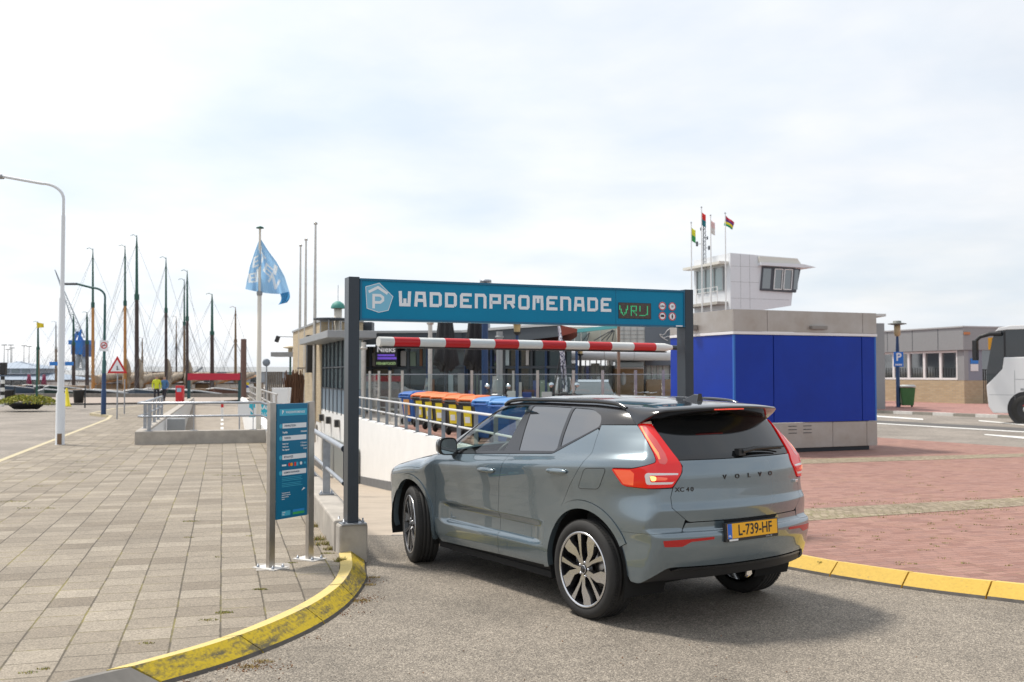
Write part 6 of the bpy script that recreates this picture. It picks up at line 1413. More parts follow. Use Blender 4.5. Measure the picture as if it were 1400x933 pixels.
# far quay: long sheds and container-like blocks
random.seed(11)
fq = tag(meshobj('far_shore', [(-260, 168, -.5), (60, 168, -.5), (60, 420, -.5), (-260, 420, -.5)], [(0, 1, 2, 3)], mat('far_shore_ground', (.30, .28, .25), .9)), kind='structure')
fq.location.z = .52
cols = [(.30, .26, .23), (.20, .19, .19), (.42, .40, .38), (.24, .14, .11), (.30, .32, .35), (.48, .46, .43), (.16, .17, .19)]
x = -110.; k = 0
names = ['long low brown quay shed', 'low dark grey quay shed', 'pale grey quay shed', 'dull red quay shed', 'blue-grey quay shed', 'cream quay shed', 'black-tarred quay shed']
while x < 6:
    wd = random.uniform(9, 18); Y = 172 + random.uniform(0, 8); h = random.uniform(1.5, 2.6); o = thing('quay_shed', '%s on the far side of the harbour, number %d' % (names[k % 7], k), 'shed', (x + wd / 2, Y, .02), 0, 'sheds on the far quay'); mb = MB()
    mm = mat('shed_wall_%s' % 'abcdefg'[k % 7], cols[k % 7], .8, var=.15, vscale=.3); mb.box((0, 0, h / 2), (wd, 7, h), mm); mb.build('wall', o)
    mb = MB(); mb.prism([(-wd / 2 - .2, -3.8, h), (-wd / 2 - .2, 0, h + .9), (-wd / 2 - .2, 3.8, h)], (wd + .4, 0, 0), M_gpan); mb.build('roof', o)
    mb = MB()
    for q in range(int(wd // 3)): mb.box((-wd / 2 + 1.6 + q * 2.9, -3.52, h * .45), (1.4, .06, h * .6), M_win)
    mb.build('opening', o); x += wd + random.uniform(-.1, 2.5); k += 1
sheds = [o for o in C.objects if o.name.startswith('quay_shed')]; sheds.sort(key=lambda o: o.location.x)
for i, o in enumerate(sheds):
    px = 700 + 1361 * o.location.x / o.location.y; nm = o['label'].split(' on the far')[0]
    o['label'] = '%s on the far quay, %s' % (nm, ['at the left picture edge', 'behind the harbour pavilion', 'just left of the white lamp post', 'below the blue crane', 'behind the orange masts', 'behind the tallest dark mast', 'left of the red beam', 'behind the red beam', 'right of the red beam', 'behind the flag pole', 'behind the wooden fence'][min(i, 10)])
# blue harbour crane
CRN = thing('harbour_crane', 'blue slewing harbour crane on grey portal legs with a thin lattice jib', 'crane', (A(110, 512, 250).x, 250, 0))
def cp(px, py, dy=0): p = A(px, py, 250 + dy); return Vector((p.x, p.y, p.z)) - CRN.location
M_cb = mat('crane_blue', (.02, .17, .52), .5); M_cg = mat('crane_grey', (.38, .42, .46), .6)
mb = MB()
for px0, px1, dy in ((98, 107, -3), (121, 113, -3), (103, 109, 3), (117, 112, 3)): mb.bar(cp(px0, 513, dy), cp(px1, 486, dy * .4), .8, .8, M_cg)
mb.bar(cp(99, 505, -3), cp(120, 505, -3), .5, .6, M_cg); mb.build('portal_legs', CRN)
mb = MB(); a, b = cp(102, 485), cp(124, 468); mb.box((a + b) / 2, (abs(b.x - a.x), 4, abs(b.z - a.z)), M_cb); a, b = cp(97, 472), cp(125, 465); mb.box((a + b) / 2, (abs(b.x - a.x), 3, 1.1), M_cb); a, b = cp(119, 488), cp(124, 466); mb.box((a + b) / 2, (1, 5, abs(b.z - a.z)), mat('crane_blue_dark', (.03, .10, .30), .5)); mb.build('machine_house', CRN)
mb = MB(); mb.bar(cp(101, 466), cp(106, 454), .5, .6, M_cb); mb.bar(cp(106, 454), cp(114, 468), .5, .5, M_cb); mb.bar(cp(107, 468), cp(111, 451), .4, .5, M_cb); mb.build('tower_frame', CRN)
mb = MB(); a0, a1 = cp(75, 369), cp(116, 462); b0, b1 = cp(76.5, 372), cp(106, 461); N_ = 14
mb.bar(a0, a1, .20, .20, M_cg); mb.bar(b0, b1, .20, .20, M_cg)
for i in range(N_): mb.bar(a0.lerp(a1, i / N_), b0.lerp(b1, (i + .5) / N_), .10, .10, M_cg); mb.bar(b0.lerp(b1, (i + .5) / N_), a0.lerp(a1, (i + 1) / N_), .10, .10, M_cg)
mb.tube([a0, cp(112, 452)], .07, M_rope, 4); mb.build('jib', CRN)
# tall slim lamps on the far shore
for i, (px, py) in enumerate(((6, 472), (15, 472), (16.5, 476), (33, 473), (40, 474), (11, 478))):
    Y = 215 + 6 * i; p = A(px, py, Y); o = thing('quay_lamp', ('slim far quay lamp, leftmost above the pavilion roof', 'slim far quay lamp, tall one second from left above the pavilion', 'slim far quay lamp close beside a taller one above the pavilion', 'slim far quay lamp above the pavilion ridge end', 'slim far quay lamp, rightmost above the pavilion', 'slim far quay lamp, lowest of the row above the pavilion')[i], 'street lamp', (p.x, Y, 0), 0, 'lamps on the far shore'); mb = MB(); mb.tube([(0, 0, 0), (0, 0, p.z)], [.12, .07], M_facl, 6); mb.build('pole', o); mb = MB(); mb.box((0, 0, p.z), (1.1, .3, .2), M_gpan); mb.build('lamp_head', o)
# ---------------------------------------------------------------- left road furniture
def lamp(name, label, base, h, arm, r0, r1, m, steps, headm, px=None):
    o = thing(name, label, 'street lamp', tuple(base)); mb = MB(); pr = []
    for z, r in steps: pr.append((r, z))
    mb.lathe(pr, m, n=14); z0 = h - .75; pts = [(0, 0, steps[-1][0])]
    for k in range(9): t = k / 8 * math.pi / 2; pts.append((-.55 * (1 - math.cos(t)), 0, h - .45 + .40 * math.sin(t)))
    pts += [(-arm, 0, h + .13)]; mb.tube(pts, r1, m, 8); mb.build('pole', o)
    mb = MB(); mb.box((-arm - .30, 0, h + .12), (.70, .24, .10), headm, topy=.6); mb.build('lamp_head', o, bevel=.03)
    return o
b = G(82, 608, PZ); L1 = lamp('street_lamp', 'tall white street lamp with a curved arm reaching out of the left edge', b, 6.45, 1.55, .1, .036, mat('white_lamp_paint', (.68, .70, .72), .45), [(0, .115), (.02, .105), (1.22, .105), (1.28, .078), (3.55, .075), (3.60, .050), (5.6, .045)], M_gpan)
mb = MB(); mb.box((.03, -.10, .14), (.10, .03, .26), mat('rusty_hatch', (.20, .13, .08), .8)); mb.build('hatch', L1)
for s_ in (-.19, .19): mb = MB(); mb.box((s_, .02, 1.97), (.20, .02, .09), MATS['notice_blue']); mb.build('name_plate', L1)
b = G(141.5, 567, PZ); L2 = lamp('street_lamp', 'dark green and blue street lamp carrying a round prohibition sign, arm to the left', b, 5.45, 1.25, .1, .045, mat('dark_green_lamp_paint', (.02, .09, .085), .5), [(0, .10), (1.0, .10), (1.02, .085), (2.3, .085), (2.32, .06), (4.7, .05)], M_anth)
mb = MB(); mb.lathe([(.104, .01), (.104, 1.01), (.089, 1.03), (.089, 1.75)], M_navy, n=14); mb.build('blue_base', L2)
mb = MB(); mb.box((.02, -.09, 2.92), (.36, .02, .46), M_wsign); mb.build('sign_plate', L2)
mb = MB(); Mf = Matrix(((1, 0, 0), (0, 0, -1), (0, 1, 0))); mb.disc((.02, -.102, 2.94), .145, M_rring, 20, Mf); mb.disc((.02, -.104, 2.94), .105, M_wsign, 20, Mf); mb.box((.02, -.106, 2.94), (.14, .004, .05), M_blk); mb.bar((-.06, -.108, 2.86), (.10, -.108, 3.02), .004, .03, M_rring); mb.build('round_prohibition_sign', L2)
b = G(160, 573.5, PZ); o = thing('warning_sign', 'red bordered warning triangle on a slim grey post in front of an orange mast', 'road sign', tuple(b)); mb = MB(); H = 1.76; mb.tube([(0, 0, 0), (0, 0, 2.15)], .028, M_steel, 8); mb.build('post', o)
mb = MB()
for s_, m_, yy in ((.385, M_rring, -.04), (.255, M_wsign, -.046)): c_ = 1.97; mb.add([(-s_, yy, c_ - s_ * .577), (s_, yy, c_ - s_ * .577), (0, yy, c_ + s_ * 1.155)], [(0, 1, 2)], m_)
mb.box((0, -.03, 1.97), (.2, .012, .2), M_steel); mb.box((0, -.050, 1.95), (.035, .004, .17), M_blk); mb.tube([(0, -.05, 1.90), (.09, -.05, 1.90)], .012, M_blk, 5); mb.build('triangle_plate', o)
b = G(170, 566, PZ); o = thing('slim_post', 'slim bare grey post behind the warning triangle', 'post', tuple(b)); mb = MB(); mb.tube([(0, 0, 0), (0, 0, 1.5)], .03, M_steel, 8); mb.build('tube', o)
b = G(98, 560, PZ); o = thing('slim_post', 'thin dark green post beside the evergreen planter', 'post', (A(50, 560, b.y).x, b.y, PZ)); mb = MB(); mb.tube([(0, 0, 0), (0, 0, 3.0)], .05, M_grn, 8); mb.lathe([(.055, 0), (.055, .5)], M_navy, n=8); mb.build('tube', o)
b = G(3, 559, PZ); o = thing('traffic_signal', 'black and white banded pole with a dark signal head at the left edge', 'traffic light', tuple(b)); mb = MB(); H = 1.9
for k in range(8): mb.tube([(0, 0, .1 + k * .19), (0, 0, .1 + (k + 1) * .19)], .10, M_blk if k % 2 else M_wfr, 10)
mb.build('banded_pole', o); mb = MB(); mb.box((.03, 0, 2.0), (.30, .25, .60), M_blk); mb.build('signal_head', o, bevel=.04)
for px, lab in ((11, 'black litter bin at the far left beside the banded pole'), (107.5, 'black litter bin standing left of the orange mast')):
    b = G(px, 558, PZ); o = thing('litter_bin', lab, 'litter bin', tuple(b), 0, 'black litter bins on the quay'); mb = MB(); mb.lathe([(.0, .25), (.22, .25), (.28, .85), (.30, .90), (.26, .92), (0, .92)], M_blk, n=14); mb.build('bucket', o); mb = MB(); mb.tube([(.32, 0, 0), (.32, 0, 1.1)], .035, M_anth, 6); mb.bar((.32, 0, .7), (.2, 0, .7), .05, .05, M_anth); mb.build('stand', o)
b = G(91, 556, PZ); o = thing('yellow_cone', 'yellow warning cone on the quay left of the orange masts', 'cone', tuple(b)); mb = MB(); mb.lathe([(.26, .0), (.26, .04), (.19, .06), (.05, .95), (0, 1.0)], mat('cone_yellow', (.75, .62, .02), .5), n=14); mb.build('cone_body', o)
# clipped shrub in a low planter
b = G(36, 560, PZ); PLT = thing('planted_bowl', 'low dark bowl planter overflowing with a wide yellow-green clipped shrub', 'planter', tuple(b)); mb = MB(); mb.lathe([(0, .02), (.55, .02), (.85, .26), (.95, .34), (.8, .34), (0, .3)], M_blk, n=24); mb.build('bowl', PLT)
random.seed(21); mb = MB(); ml = [mat('shrub_leaf_light', (.28, .30, .04), .7), mat('shrub_leaf_mid', (.15, .18, .03), .7), mat('shrub_leaf_yellow', (.42, .36, .05), .7)]
for k in range(2600):
    a = random.uniform(0, 6.28); r = random.random() ** .5; h_ = (1 - r ** 2.2) ** .5 * random.uniform(.55, 1.05); p = Vector((r * 1.40 * math.cos(a), r * 1.1 * math.sin(a), .24 + .44 * h_ + .05 * math.sin(a * 3)))
    d = Vector((random.gauss(0, 1), random.gauss(0, 1), random.gauss(.4, 1))).normalized() * .045; e = d.cross(Vector((random.gauss(0, 1), random.gauss(0, 1), random.gauss(0, 1)))).normalized() * .035
    mb.add([p - d, p + e, p + d, p - e], [(0, 1, 2, 3)], ml[random.choice((0, 0, 1, 2))])
mb.build('foliage', PLT)
# red height beam over the far end of the exit lane
a = A(257, 545, 62); b = A(328.5, 545, 62); o = thing('height_beam', 'wide red height beam on dark posts over the far end of the sunken lane', 'barrier', (a.x, 62, 0)); wd = b.x - a.x
mb = MB(); mb.box((wd / 2, 0, A(0, 515.3, 62).z), (wd, .25, .42), mat('beam_red', (.50, .02, .05), .5)); mb.build('beam', o)
for xx in (0.05, wd - .05): mb = MB(); mb.box((xx, .02, .93), (.16, .16, 1.95), mat('post_dark_teal', (.02, .07, .08), .5)); mb.build('post', o)
p = A(332.5, 545, 66); o = thing('mooring_pile', 'thick brown wooden mooring pile rising just right of the red beam', 'mooring post', (p.x, 66, 0)); mb = MB(); mb.tube([(0, 0, -.1), (0, 0, 4.15)], [.21, .19], mat('wet_timber', (.16, .10, .085), .8, var=.2), 12); mb.build('pile', o)
p = A(246, 549, 58); o = thing('ticket_pillar', 'red ticket pillar with a pale blue screen beside the exit lane', 'ticket machine', (p.x, 58, .05)); mb = MB(); mb.box((0, 0, .55), (.42, .35, 1.1), mat('pillar_red', (.6, .02, .03), .45)); mb.build('cabinet', o, bevel=.03); mb = MB(); mb.box((0, -.18, .85), (.26, .02, .22), mat('screen_blue', (.3, .5, .65), .3)); mb.build('screen', o)
p = A(329.5, 556, 60); 
M_twht = M_wfr
o = thing('lane_marker_post', 'small white post with a red band in the middle of the exit lane', 'bollard', tuple(((tr0 + tr1) / 2 + U * 30 + V_ * .35).xy) + (tz(30),)); mb = MB(); mb.tube([(0, 0, 0), (0, 0, 1.0)], .07, M_wfr, 10); mb.build('post', o); mb = MB(); mb.tube([(0, 0, .62), (0, 0, .84)], .073, M_rring, 10); mb.build('red_band', o)
# low box and tubular stand in the sunken lane
c = (tr0 + tr1) / 2 + U * 20 - V_ * .55; o = thing('cycle_stand', 'low grey tubular cycle stand on the sunken lane floor', 'cycle stand', (c.x, c.y, tz(20))); mb = MB()
for k in range(4): mb.tube([V_ * -.9 + U * k * .4, V_ * -.9 + U * k * .4 + Vector((0, 0, .45)), V_ * .9 + U * k * .4 + Vector((0, 0, .45)), V_ * .9 + U * k * .4], .03, M_gpan, 6)
mb.build('hoops', o)
c = tr0 + U * 8 + V_ * .35; o = thing('electric_cabinet', 'grey electric cabinet against the white wall of the sunken lane', 'cabinet', (c.x, c.y, tz(8))); mb = MB(); mb.box((0, 0, 1.15), (.55, .35, 2.3), M_gpan, rz=.29); mb.build('body', o, bevel=.02)
# cyan and white banner by the dividing wall
a, b = A(325.5, 560, 29.5), A(369, 560, 29.5); o = thing('harbour_banner', 'white and cyan banner with white capitals hung on the rail behind the info board', 'banner', (a.x, 29.5, 0)); wd = b.x - a.x
zt, zb_ = A(0, 552.5, 29.5).z, A(0, 570.5, 29.5).z; mb = MB(); mb.box((wd / 2, 0, (zt + zb_) / 2), (wd, .03, zt - zb_), M_wfr); mb.build('cloth', o)
mb = MB(); u1 = lambda px: (px - 325.5) / 43.5 * wd
mb.box(((u1(341) + u1(349)) / 2, -.018, (zt + zb_) / 2), (u1(349) - u1(341), .006, zt - zb_), mat('banner_cyan', (.02, .42, .55), .5)); mb.box(((u1(354.5) + wd) / 2, -.018, (zt + zb_) / 2), (wd - u1(354.5), .006, zt - zb_), MATS['banner_cyan'])
add_text(mb, 'N', .26, .002, M_wfr, frame((u1(345), -.024, (zt + zb_) / 2 - .03), (1, 0, 0)), bold=.01); add_text(mb, 'AAR', .17, .002, M_wfr, frame((u1(361.5), -.024, zb_ + .28), (1, 0, 0)), bold=.004); add_text(mb, 'CLUB', .10, .002, M_wfr, frame((u1(361.5), -.024, zb_ + .10), (1, 0, 0)))
mb.build('print', o)
for px in (327, 367): mb = MB(); mb.tube([(u1(px), .04, -.2), (u1(px), .04, zt + .02)], .02, M_steel, 6); mb.build('support_post', o)
# two walkers by the ticket pillar
def walker(loc, rz, jacket, trousers, label, scale=1.0, pose=1):
    S = [(0, 0, .92), (0, 0, 1.12), (0, 0, 1.36), (0, .01, 1.50), (0, -.01, 1.60), (0, -.02, 1.70),
         (-.10, 0, .88), (-.11, -.06 * pose, .50), (-.11, .05 * pose, .10), (-.11, -.08, .04), (.10, 0, .88), (.11, .10 * pose, .50), (.11, .22 * pose, .12), (.11, .10, .04),
         (-.19, 0, 1.40), (-.25, .05, 1.14), (-.24, -.08, .92), (-.24, -.13, .84), (.19, 0, 1.40), (.25, .04, 1.14), (.24, -.10, .93), (.24, -.15, .85)]
    E_ = [(0, 1), (1, 2), (2, 3), (3, 4), (4, 5), (0, 6), (6, 7), (7, 8), (8, 9), (0, 10), (10, 11), (11, 12), (12, 13), (2, 14), (14, 15), (15, 16), (16, 17), (2, 18), (18, 19), (19, 20), (20, 21)]
    rr_ = [.14, .13, .15, .055, .085, .09, .09, .065, .045, .04, .09, .065, .045, .04, .065, .048, .036, .035, .065, .048, .036, .035]
    me = bpy.data.meshes.new('person'); me.from_pydata(S, E_, []); o = bpy.data.objects.new('person', me); C.objects.link(o)
    o.location = loc; o.rotation_euler = (0, 0, rz); o.scale = (scale,) * 3
    md = o.modifiers.new('skin', 'SKIN'); me.skin_vertices.new() if not me.skin_vertices else None
    for i, r in enumerate(rr_): me.skin_vertices[0].data[i].radius = (r, r * (.75 if i in (0, 1, 2) else 1))
    me.skin_vertices[0].data[0].use_root = True
    o.modifiers.new('sub', 'SUBSURF').levels = 2; o.modifiers['sub'].render_levels = 2
    dg = bpy.context.evaluated_depsgraph_get(); m2 = bpy.data.meshes.new_from_object(o.evaluated_get(dg)); o.modifiers.clear(); o.data = m2
    m2.materials.clear(); sk = mat('skin_tone', (.45, .27, .19), .6); hr = mat('dark_hair', (.05, .035, .025), .7)
    for q in (jacket, trousers, sk, hr, M_blk): m2.materials.append(q)
    for p in m2.polygons:
        z = p.center.z; x = abs(p.center.x); p.use_smooth = True
        p.material_index = (3 if z > 1.66 or (z > 1.56 and p.center.y > .02) else 2) if z > 1.49 else (2 if x > .19 and z < .93 else (4 if z < .09 else (1 if z < .90 else 0)))
    return tag(o, label, 'person')
q1 = A(214, 549, 63); q2 = A(221, 549, 63)
walker((q1.x, 63, 0), .3, mat('yellow_jacket', (.60, .66, .03), .7), mat('dark_trousers', (.03, .03, .04), .8), 'person in a yellow-green jacket walking on the quay, seen from behind')
walker((q2.x + .1, 63.2, 0), -.2, mat('blue_jacket', (.06, .16, .34), .7), MATS['dark_trousers'], 'person in a blue jacket walking beside the one in yellow', .98, -1)
# flag pole with the light blue flag
FP = A(353.5, 575, 27.5); o = thing('flag_pole', 'cream flag pole with a dark mushroom cap behind the low parapet', 'flagpole', (FP.x, 27.5, 0)); 
ztop = A(353, 313, 27.5).z; FPx = FP.x
mb = MB(); xt = A(355.5, 313, 27.5).x - FPx; pf_ = lambda z: (xt * z / ztop, 0, z); mb.tube([pf_(-1.6), pf_(.6), pf_(4.0), pf_(4.02), pf_(ztop)], [.075, .072, .058, .042, .032], mat('cream_pole_paint', (.66, .62, .54), .5), 12); mb.build('pole', o)
mb = MB(); mb.lathe([(.0, .0), (.11, .01), (.10, .04), (.03, .07), (0, .075)], M_grn, c=pf_(ztop), n=14); mb.build('cap', o)
mb = MB(); mb.lathe([(.07, -.06), (.085, 0), (.07, .06)], M_gpan, c=pf_(4.05), n=12); mb.build('pulley', o)
def flagpt(px, py, dy=0): p = A(px, py, 27.5 + dy); return Vector(p)
FLu = [(355, 326), (348, 345), (341.5, 365), (338.5, 380), (335.5, 395.5)]       # left edge, top to bottom
FRu = [(356, 326), (366, 342), (378, 358), (389, 378), (396.5, 402)]
mf1 = cloth_mat('flag_pale_blue', (.36, .60, .84)); mf2 = cloth_mat('flag_deeper_blue', (.10, .34, .60)); mf3 = cloth_mat('flag_white_print', (.82, .86, .88))
def lerpl(L, t): t *= len(L) - 1; i = min(int(t), len(L) - 2); f = t - i; return (L[i][0] + (L[i + 1][0] - L[i][0]) * f, L[i][1] + (L[i + 1][1] - L[i][1]) * f)
def flagsurf(u, v):
    a, b = lerpl(FLu, v), lerpl(FRu, v); x = a[0] + (b[0] - a[0]) * u; y = a[1] + (b[1] - a[1]) * u + 5 * v * math.sin(u * 3.1) * .5
    fold = .16 * v * math.sin(u * 13 + v * 3) + .10 * v * math.sin(u * 25 + 1) + .06 * math.sin(v * 9 + u * 4) * v; return flagpt(x, y, fold)
def inglyph(u, v):
    # rows of printed capitals crossing the cloth, slanted with it
    for (cu, cv, rot, g) in ((.20, .42, .2, 'E'), (.14, .74, .2, 'B'), (.30, .66, .2, 'I'), (.52, .38, -.8, 'T'), (.62, .60, -.8, 'E'), (.70, .80, -.8, 'N'), (.84, .62, -.8, 'I'), (.45, .20, -.5, 'V')):
        s = .12 if v > .3 else .13; du, dv = (u - cu) / s, (v - cv) / .10; x = du * math.cos(rot) - dv * math.sin(rot); y = du * math.sin(rot) + dv * math.cos(rot)
        if abs(x) > 1 or abs(y) > 1: continue
        t = .38
        if g in 'EB' and (x < -1 + t * 1.6 or abs(abs(y) - .84) < t * .5 or abs(y) < t * .4 or (g == 'B' and x > 1 - t * 1.4)): return 1
        if g == 'I' and abs(x) < t: return 1
        if g == 'T' and (abs(x) < t * .8 or y < -.55): return 1
        if g == 'N' and (abs(x) > .6 or abs(x - y) < .4): return 1
        if g == 'V' and abs(abs(x) - (1 - y) / 2 * .9) < .35: return 1
    return 0
fl = flagm('flag', flagsurf, 90, 90, None, None, mats=[mf1, mf3], mfn=inglyph); tag(fl, 'large light blue flag with white capitals, twisted by the wind on the cream pole', 'flag')
base = Vector(flagpt(356, 326))
tailp = [(384, 403), (397, 399), (394, 410), (388, 418), (381, 411)]
tl_ = flagm('flag_tail', lambda u, v: flagpt(383 + 12 * u - 3 * v + 3 * math.sin(v * 3), 402 - 3 * u + 15 * v, .12 * math.sin(u * 7 + v * 3)) , 14, 10, mf2, None, mats=[mf2]); tl_.parent = fl
# bare flag poles by the brick building
for px, yt, lab in ((411, 337, 'bare grey flag pole, leftmost and shortest-looking of the three by the brick building'), (418.5, 329, 'bare grey flag pole, middle of the three by the brick building'), (431.5, 307, 'bare grey flag pole, rightmost and tallest of the three by the brick building')):
    Y = {411: 60, 418.5: 57, 431.5: 50}[px]; p = A(px - 2, 560, Y); t_ = A(px, yt, Y); o = thing('flag_pole', lab.replace('leftmost and shortest-looking', 'leftmost'), 'flagpole', (p.x, Y, -1.6)); mb = MB(); mb.tube([(0, 0, 0), ((t_.x - p.x) * .55, 0, (t_.z + 1.6) * .55), (t_.x - p.x, 0, t_.z + 1.6)], [.11, .085, .05], M_stain, 10); mb.lathe([(0, -.03), (.10, 0), (.10, .08), (0, .14)], M_stain, c=(t_.x - p.x, 0, t_.z + 1.6), n=10); mb.build('pole', o)
# lamp arm on the brick wall, small canopy, fence, round sign, white box
p = A(404, 461, 66); o = thing('wall_lamp', 'long-armed wall floodlight sticking out left from the brick building', 'wall lamp', tuple(p)); mb = MB(); mb.tube([(0, 0, 0), (-1.1, 0, .03)], .03, M_gpan, 6); mb.build('arm', o); mb = MB(); mb.box((-1.2, 0, -.14), (.22, .3, .42), M_blk, M=Matrix.Rotation(R(20), 3, 'Y')); mb.build('lamp_head', o)
p = A(395, 487, 68); o = thing('entrance_canopy', 'small flat canopy with a lantern on a green post at the far brick wall', 'canopy', (p.x, 68, 0)); mb = MB(); mb.box((0, 0, p.z + .1), (2.1, 1.6, .30), M_gpan); mb.build('roof', o); mb = MB(); mb.tube([(.1, 0, 0), (.1, 0, p.z)], .07, M_grn, 8); mb.build('post', o); mb = MB(); mb.lathe([(.16, .25), (.16, .5), (.5, .55), (.5, .6), (0, .7)], mat('lantern_cream', (.55, .45, .30), .6), c=(.1, 0, p.z), n=12); mb.build('lantern', o)
a, b = A(362, 545, 44), A(386, 545, 44); o = thing('timber_fence', 'weathered grey-brown timber screen fence behind the flag pole', 'fence', (a.x, 44, 0)); mb = MB(); n_ = 9; wd = b.x - a.x
for k in range(n_): mb.box((wd * (k + .5) / n_, 0, .95), (wd / n_ - .02, .04, 1.95), mat('weathered_timber', (.17, .145, .12), .9, var=.3, vscale=6))
mb.build('boards', o)
a, b = A(391, 545, 46), A(414, 545, 46); o = thing('wicker_screen', 'rough brown wicker screen fence leaning by the brick building', 'fence', (a.x, 46, 0)); random.seed(2); mb = MB(); wd = b.x - a.x
for k in range(46): x0 = random.uniform(0, wd); mb.tube([(x0, random.uniform(-.1, .1), -.2), (x0 + random.uniform(-.25, .25), random.uniform(-.1, .1), random.uniform(1.4, 2.05))], .022, mat('wicker_brown', (.16, .08, .045), .9), 5, False)
mb.box((wd / 2, .12, .9), (wd, .03, 1.8), mat('wicker_dark', (.10, .07, .05), .9)); mb.build('canes', o)
p = A(364.5, 496, 43); o = thing('round_sign', 'plain grey back of a round road sign above the timber fence', 'road sign', (p.x, 43, 0)); mb = MB(); mb.tube([(0, 0, 0), (0, 0, p.z)], .03, M_steel, 8); mb.build('post', o); mb = MB(); mb.lathe([(0, .01), (.165, .01), (.165, -.01), (0, -.01)], mat('sign_back_grey', (.20, .23, .27), .5), c=(0, -.04, p.z), n=24, M=Matrix.Rotation(R(90), 3, 'X')); mb.build('disc', o)
p = A(385, 546, 33); o = thing('white_planter', 'tapered white tub planter with dark chairs behind it near the timber fence', 'planter', (p.x, 33, p.z - .10)); mb = MB(); mb.box((0, 0, .22), (.48, .42, .52), M_wfr, top=1.15); mb.build('tub', o, bevel=.02); mb = MB(); mb.box((0, 0, .475), (.50, .44, .03), mat('potting_soil', (.05, .035, .025), .9)); mb.build('soil', o)
R4 = thing('tube_railing', 'thin silver guard rail in front of the timber fence by the brick building', 'railing', tuple(EL(26)))
for z in (1.28, .98, .72):
    mb = MB(); q0, q1 = EL(26) - EL(26), EL(56) - EL(26); mb.tube([(.05, 0, z), (q1.x + .05, q1.y, z - .1)], .025, M_stain, 8); mb.build('rail', R4)
for k in range(11):
    q = EL(26.5 + 2.6 * k) - EL(26); mb = MB(); mb.tube([(q.x + .05, q.y, .38), (q.x + .05, q.y, 1.26)], .03, M_stain, 8); mb.build('rail_post', R4)
# ---------------------------------------------------------------- terrace edge: rail, bins, glass screen
TR = thing('terrace_railing', 'low grey two-rail railing with flat posts along the top of the white ramp wall', 'railing', tuple(WR(30)))
def tp(d, z, o=.10): p = WR(d) - WR(30); return Vector((p.x + .95 * o, p.y + .3 * o, z))
mb = MB(); mb.tube([tp(d, .90) for d in (19.5, 25.9, 33, 41.5)], .030, mat('light_rail_paint', (.62, .63, .64), .45), 10); mb.build('top_rail', TR); mb = MB(); mb.tube([tp(d, .50) for d in (19.5, 25.9, 33, 41.5)], .026, MATS['light_rail_paint'], 10); mb.build('lower_rail', TR)
M_post = mat('grey_rail_post', (.22, .25, .28), .5, .3)
d = 20.4
while d < 41.3:
    mb = MB(); mb.box(tp(d, .49), (.10, .018, .78), M_post, rz=.2); mb.box(tp(d, .108), (.22, .12, .014), M_steel, rz=.3); mb.build('rail_post', TR); d += 1.5
# wheelie bins
def bin_(label, body, lid, sticker):
    o = thing('wheelie_bin', label, 'wheelie bin', (0, 0, 0), 0, 'wheelie bins lined up behind the terrace railing')
    mb = MB(); V = []
    for z, w_, d_, yo in ((.10, .27, .30, 0), (.95, .345, .40, -.02), (1.0, .36, .42, -.02)): V += [(-w_, -d_ + yo, z), (w_, -d_ + yo, z), (w_, d_ + yo, z), (-w_, d_ + yo, z)]
    mb.add(V, [(3, 2, 1, 0), (8, 9, 10, 11)] + [(4 * k + i, 4 * k + (i + 1) % 4, 4 * k + 4 + (i + 1) % 4, 4 * k + 4 + i) for k in range(2) for i in range(4)], body); mb.build('body', o, bevel=.025)
    mb = MB(); V = []
    for z, w_, y0, y1 in ((1.005, .375, -.48, .44), (1.06, .375, -.49, .45), (1.13, .27, -.30, .36)): V += [(-w_, y0, z), (w_, y0, z), (w_, y1, z + .03), (-w_, y1, z + .03)]
    mb.add(V, [(3, 2, 1, 0), (8, 9, 10, 11)] + [(4 * k + i, 4 * k + (i + 1) % 4, 4 * k + 4 + (i + 1) % 4, 4 * k + 4 + i) for k in range(2) for i in range(4)], lid)
    for x in (-.3, .3): mb.box((x, -.50, .98), (.09, .09, .14), lid)
    mb.build('lid', o, bevel=.02)
    mb = MB(); mb.tube([(-.33, -.56, .96), (.33, -.56, .96)], .022, body, 8)
    for x in (-.24, .24): mb.box((x, -.49, .95), (.05, .14, .08), body)
    mb.build('handle', o)
    for x in (-.30, .30): mb = MB(); mb.lathe([(0, -.03), (.12, -.03), (.12, .03), (0, .03)], M_rub, c=(x, -.30, .12), n=16, M=Matrix.Rotation(R(90), 3, 'Y')); mb.build('wheel', o)
    if sticker:
        mb = MB(); mb.box((0, -.396, .60), (.34, .012, .54), sticker, M=Matrix.Rotation(R(-6.5) * -1, 3, 'X')); mb.box((0, -.400, .50), (.22, .012, .16), M_wfr if sticker.name.startswith('yel') else sticker, M=Matrix.Rotation(R(6.5), 3, 'X')); mb.build('sticker', o)
    return o
M_bblu = mat('bin_blue_plastic', (.02, .11, .38), .45, var=.1); M_bdk = mat('bin_anthracite_plastic', (.035, .036, .036), .55, var=.2); M_ogl = mat('bin_orange_lid', (.72, .16, .03), .5, var=.08); M_bblu2 = mat('bin_light_blue_lid', (.06, .22, .50), .45)
M_ys = mat('yellow_sticker', (.80, .62, .02), .5); M_os = mat('orange_sticker', (.75, .35, .12), .5)
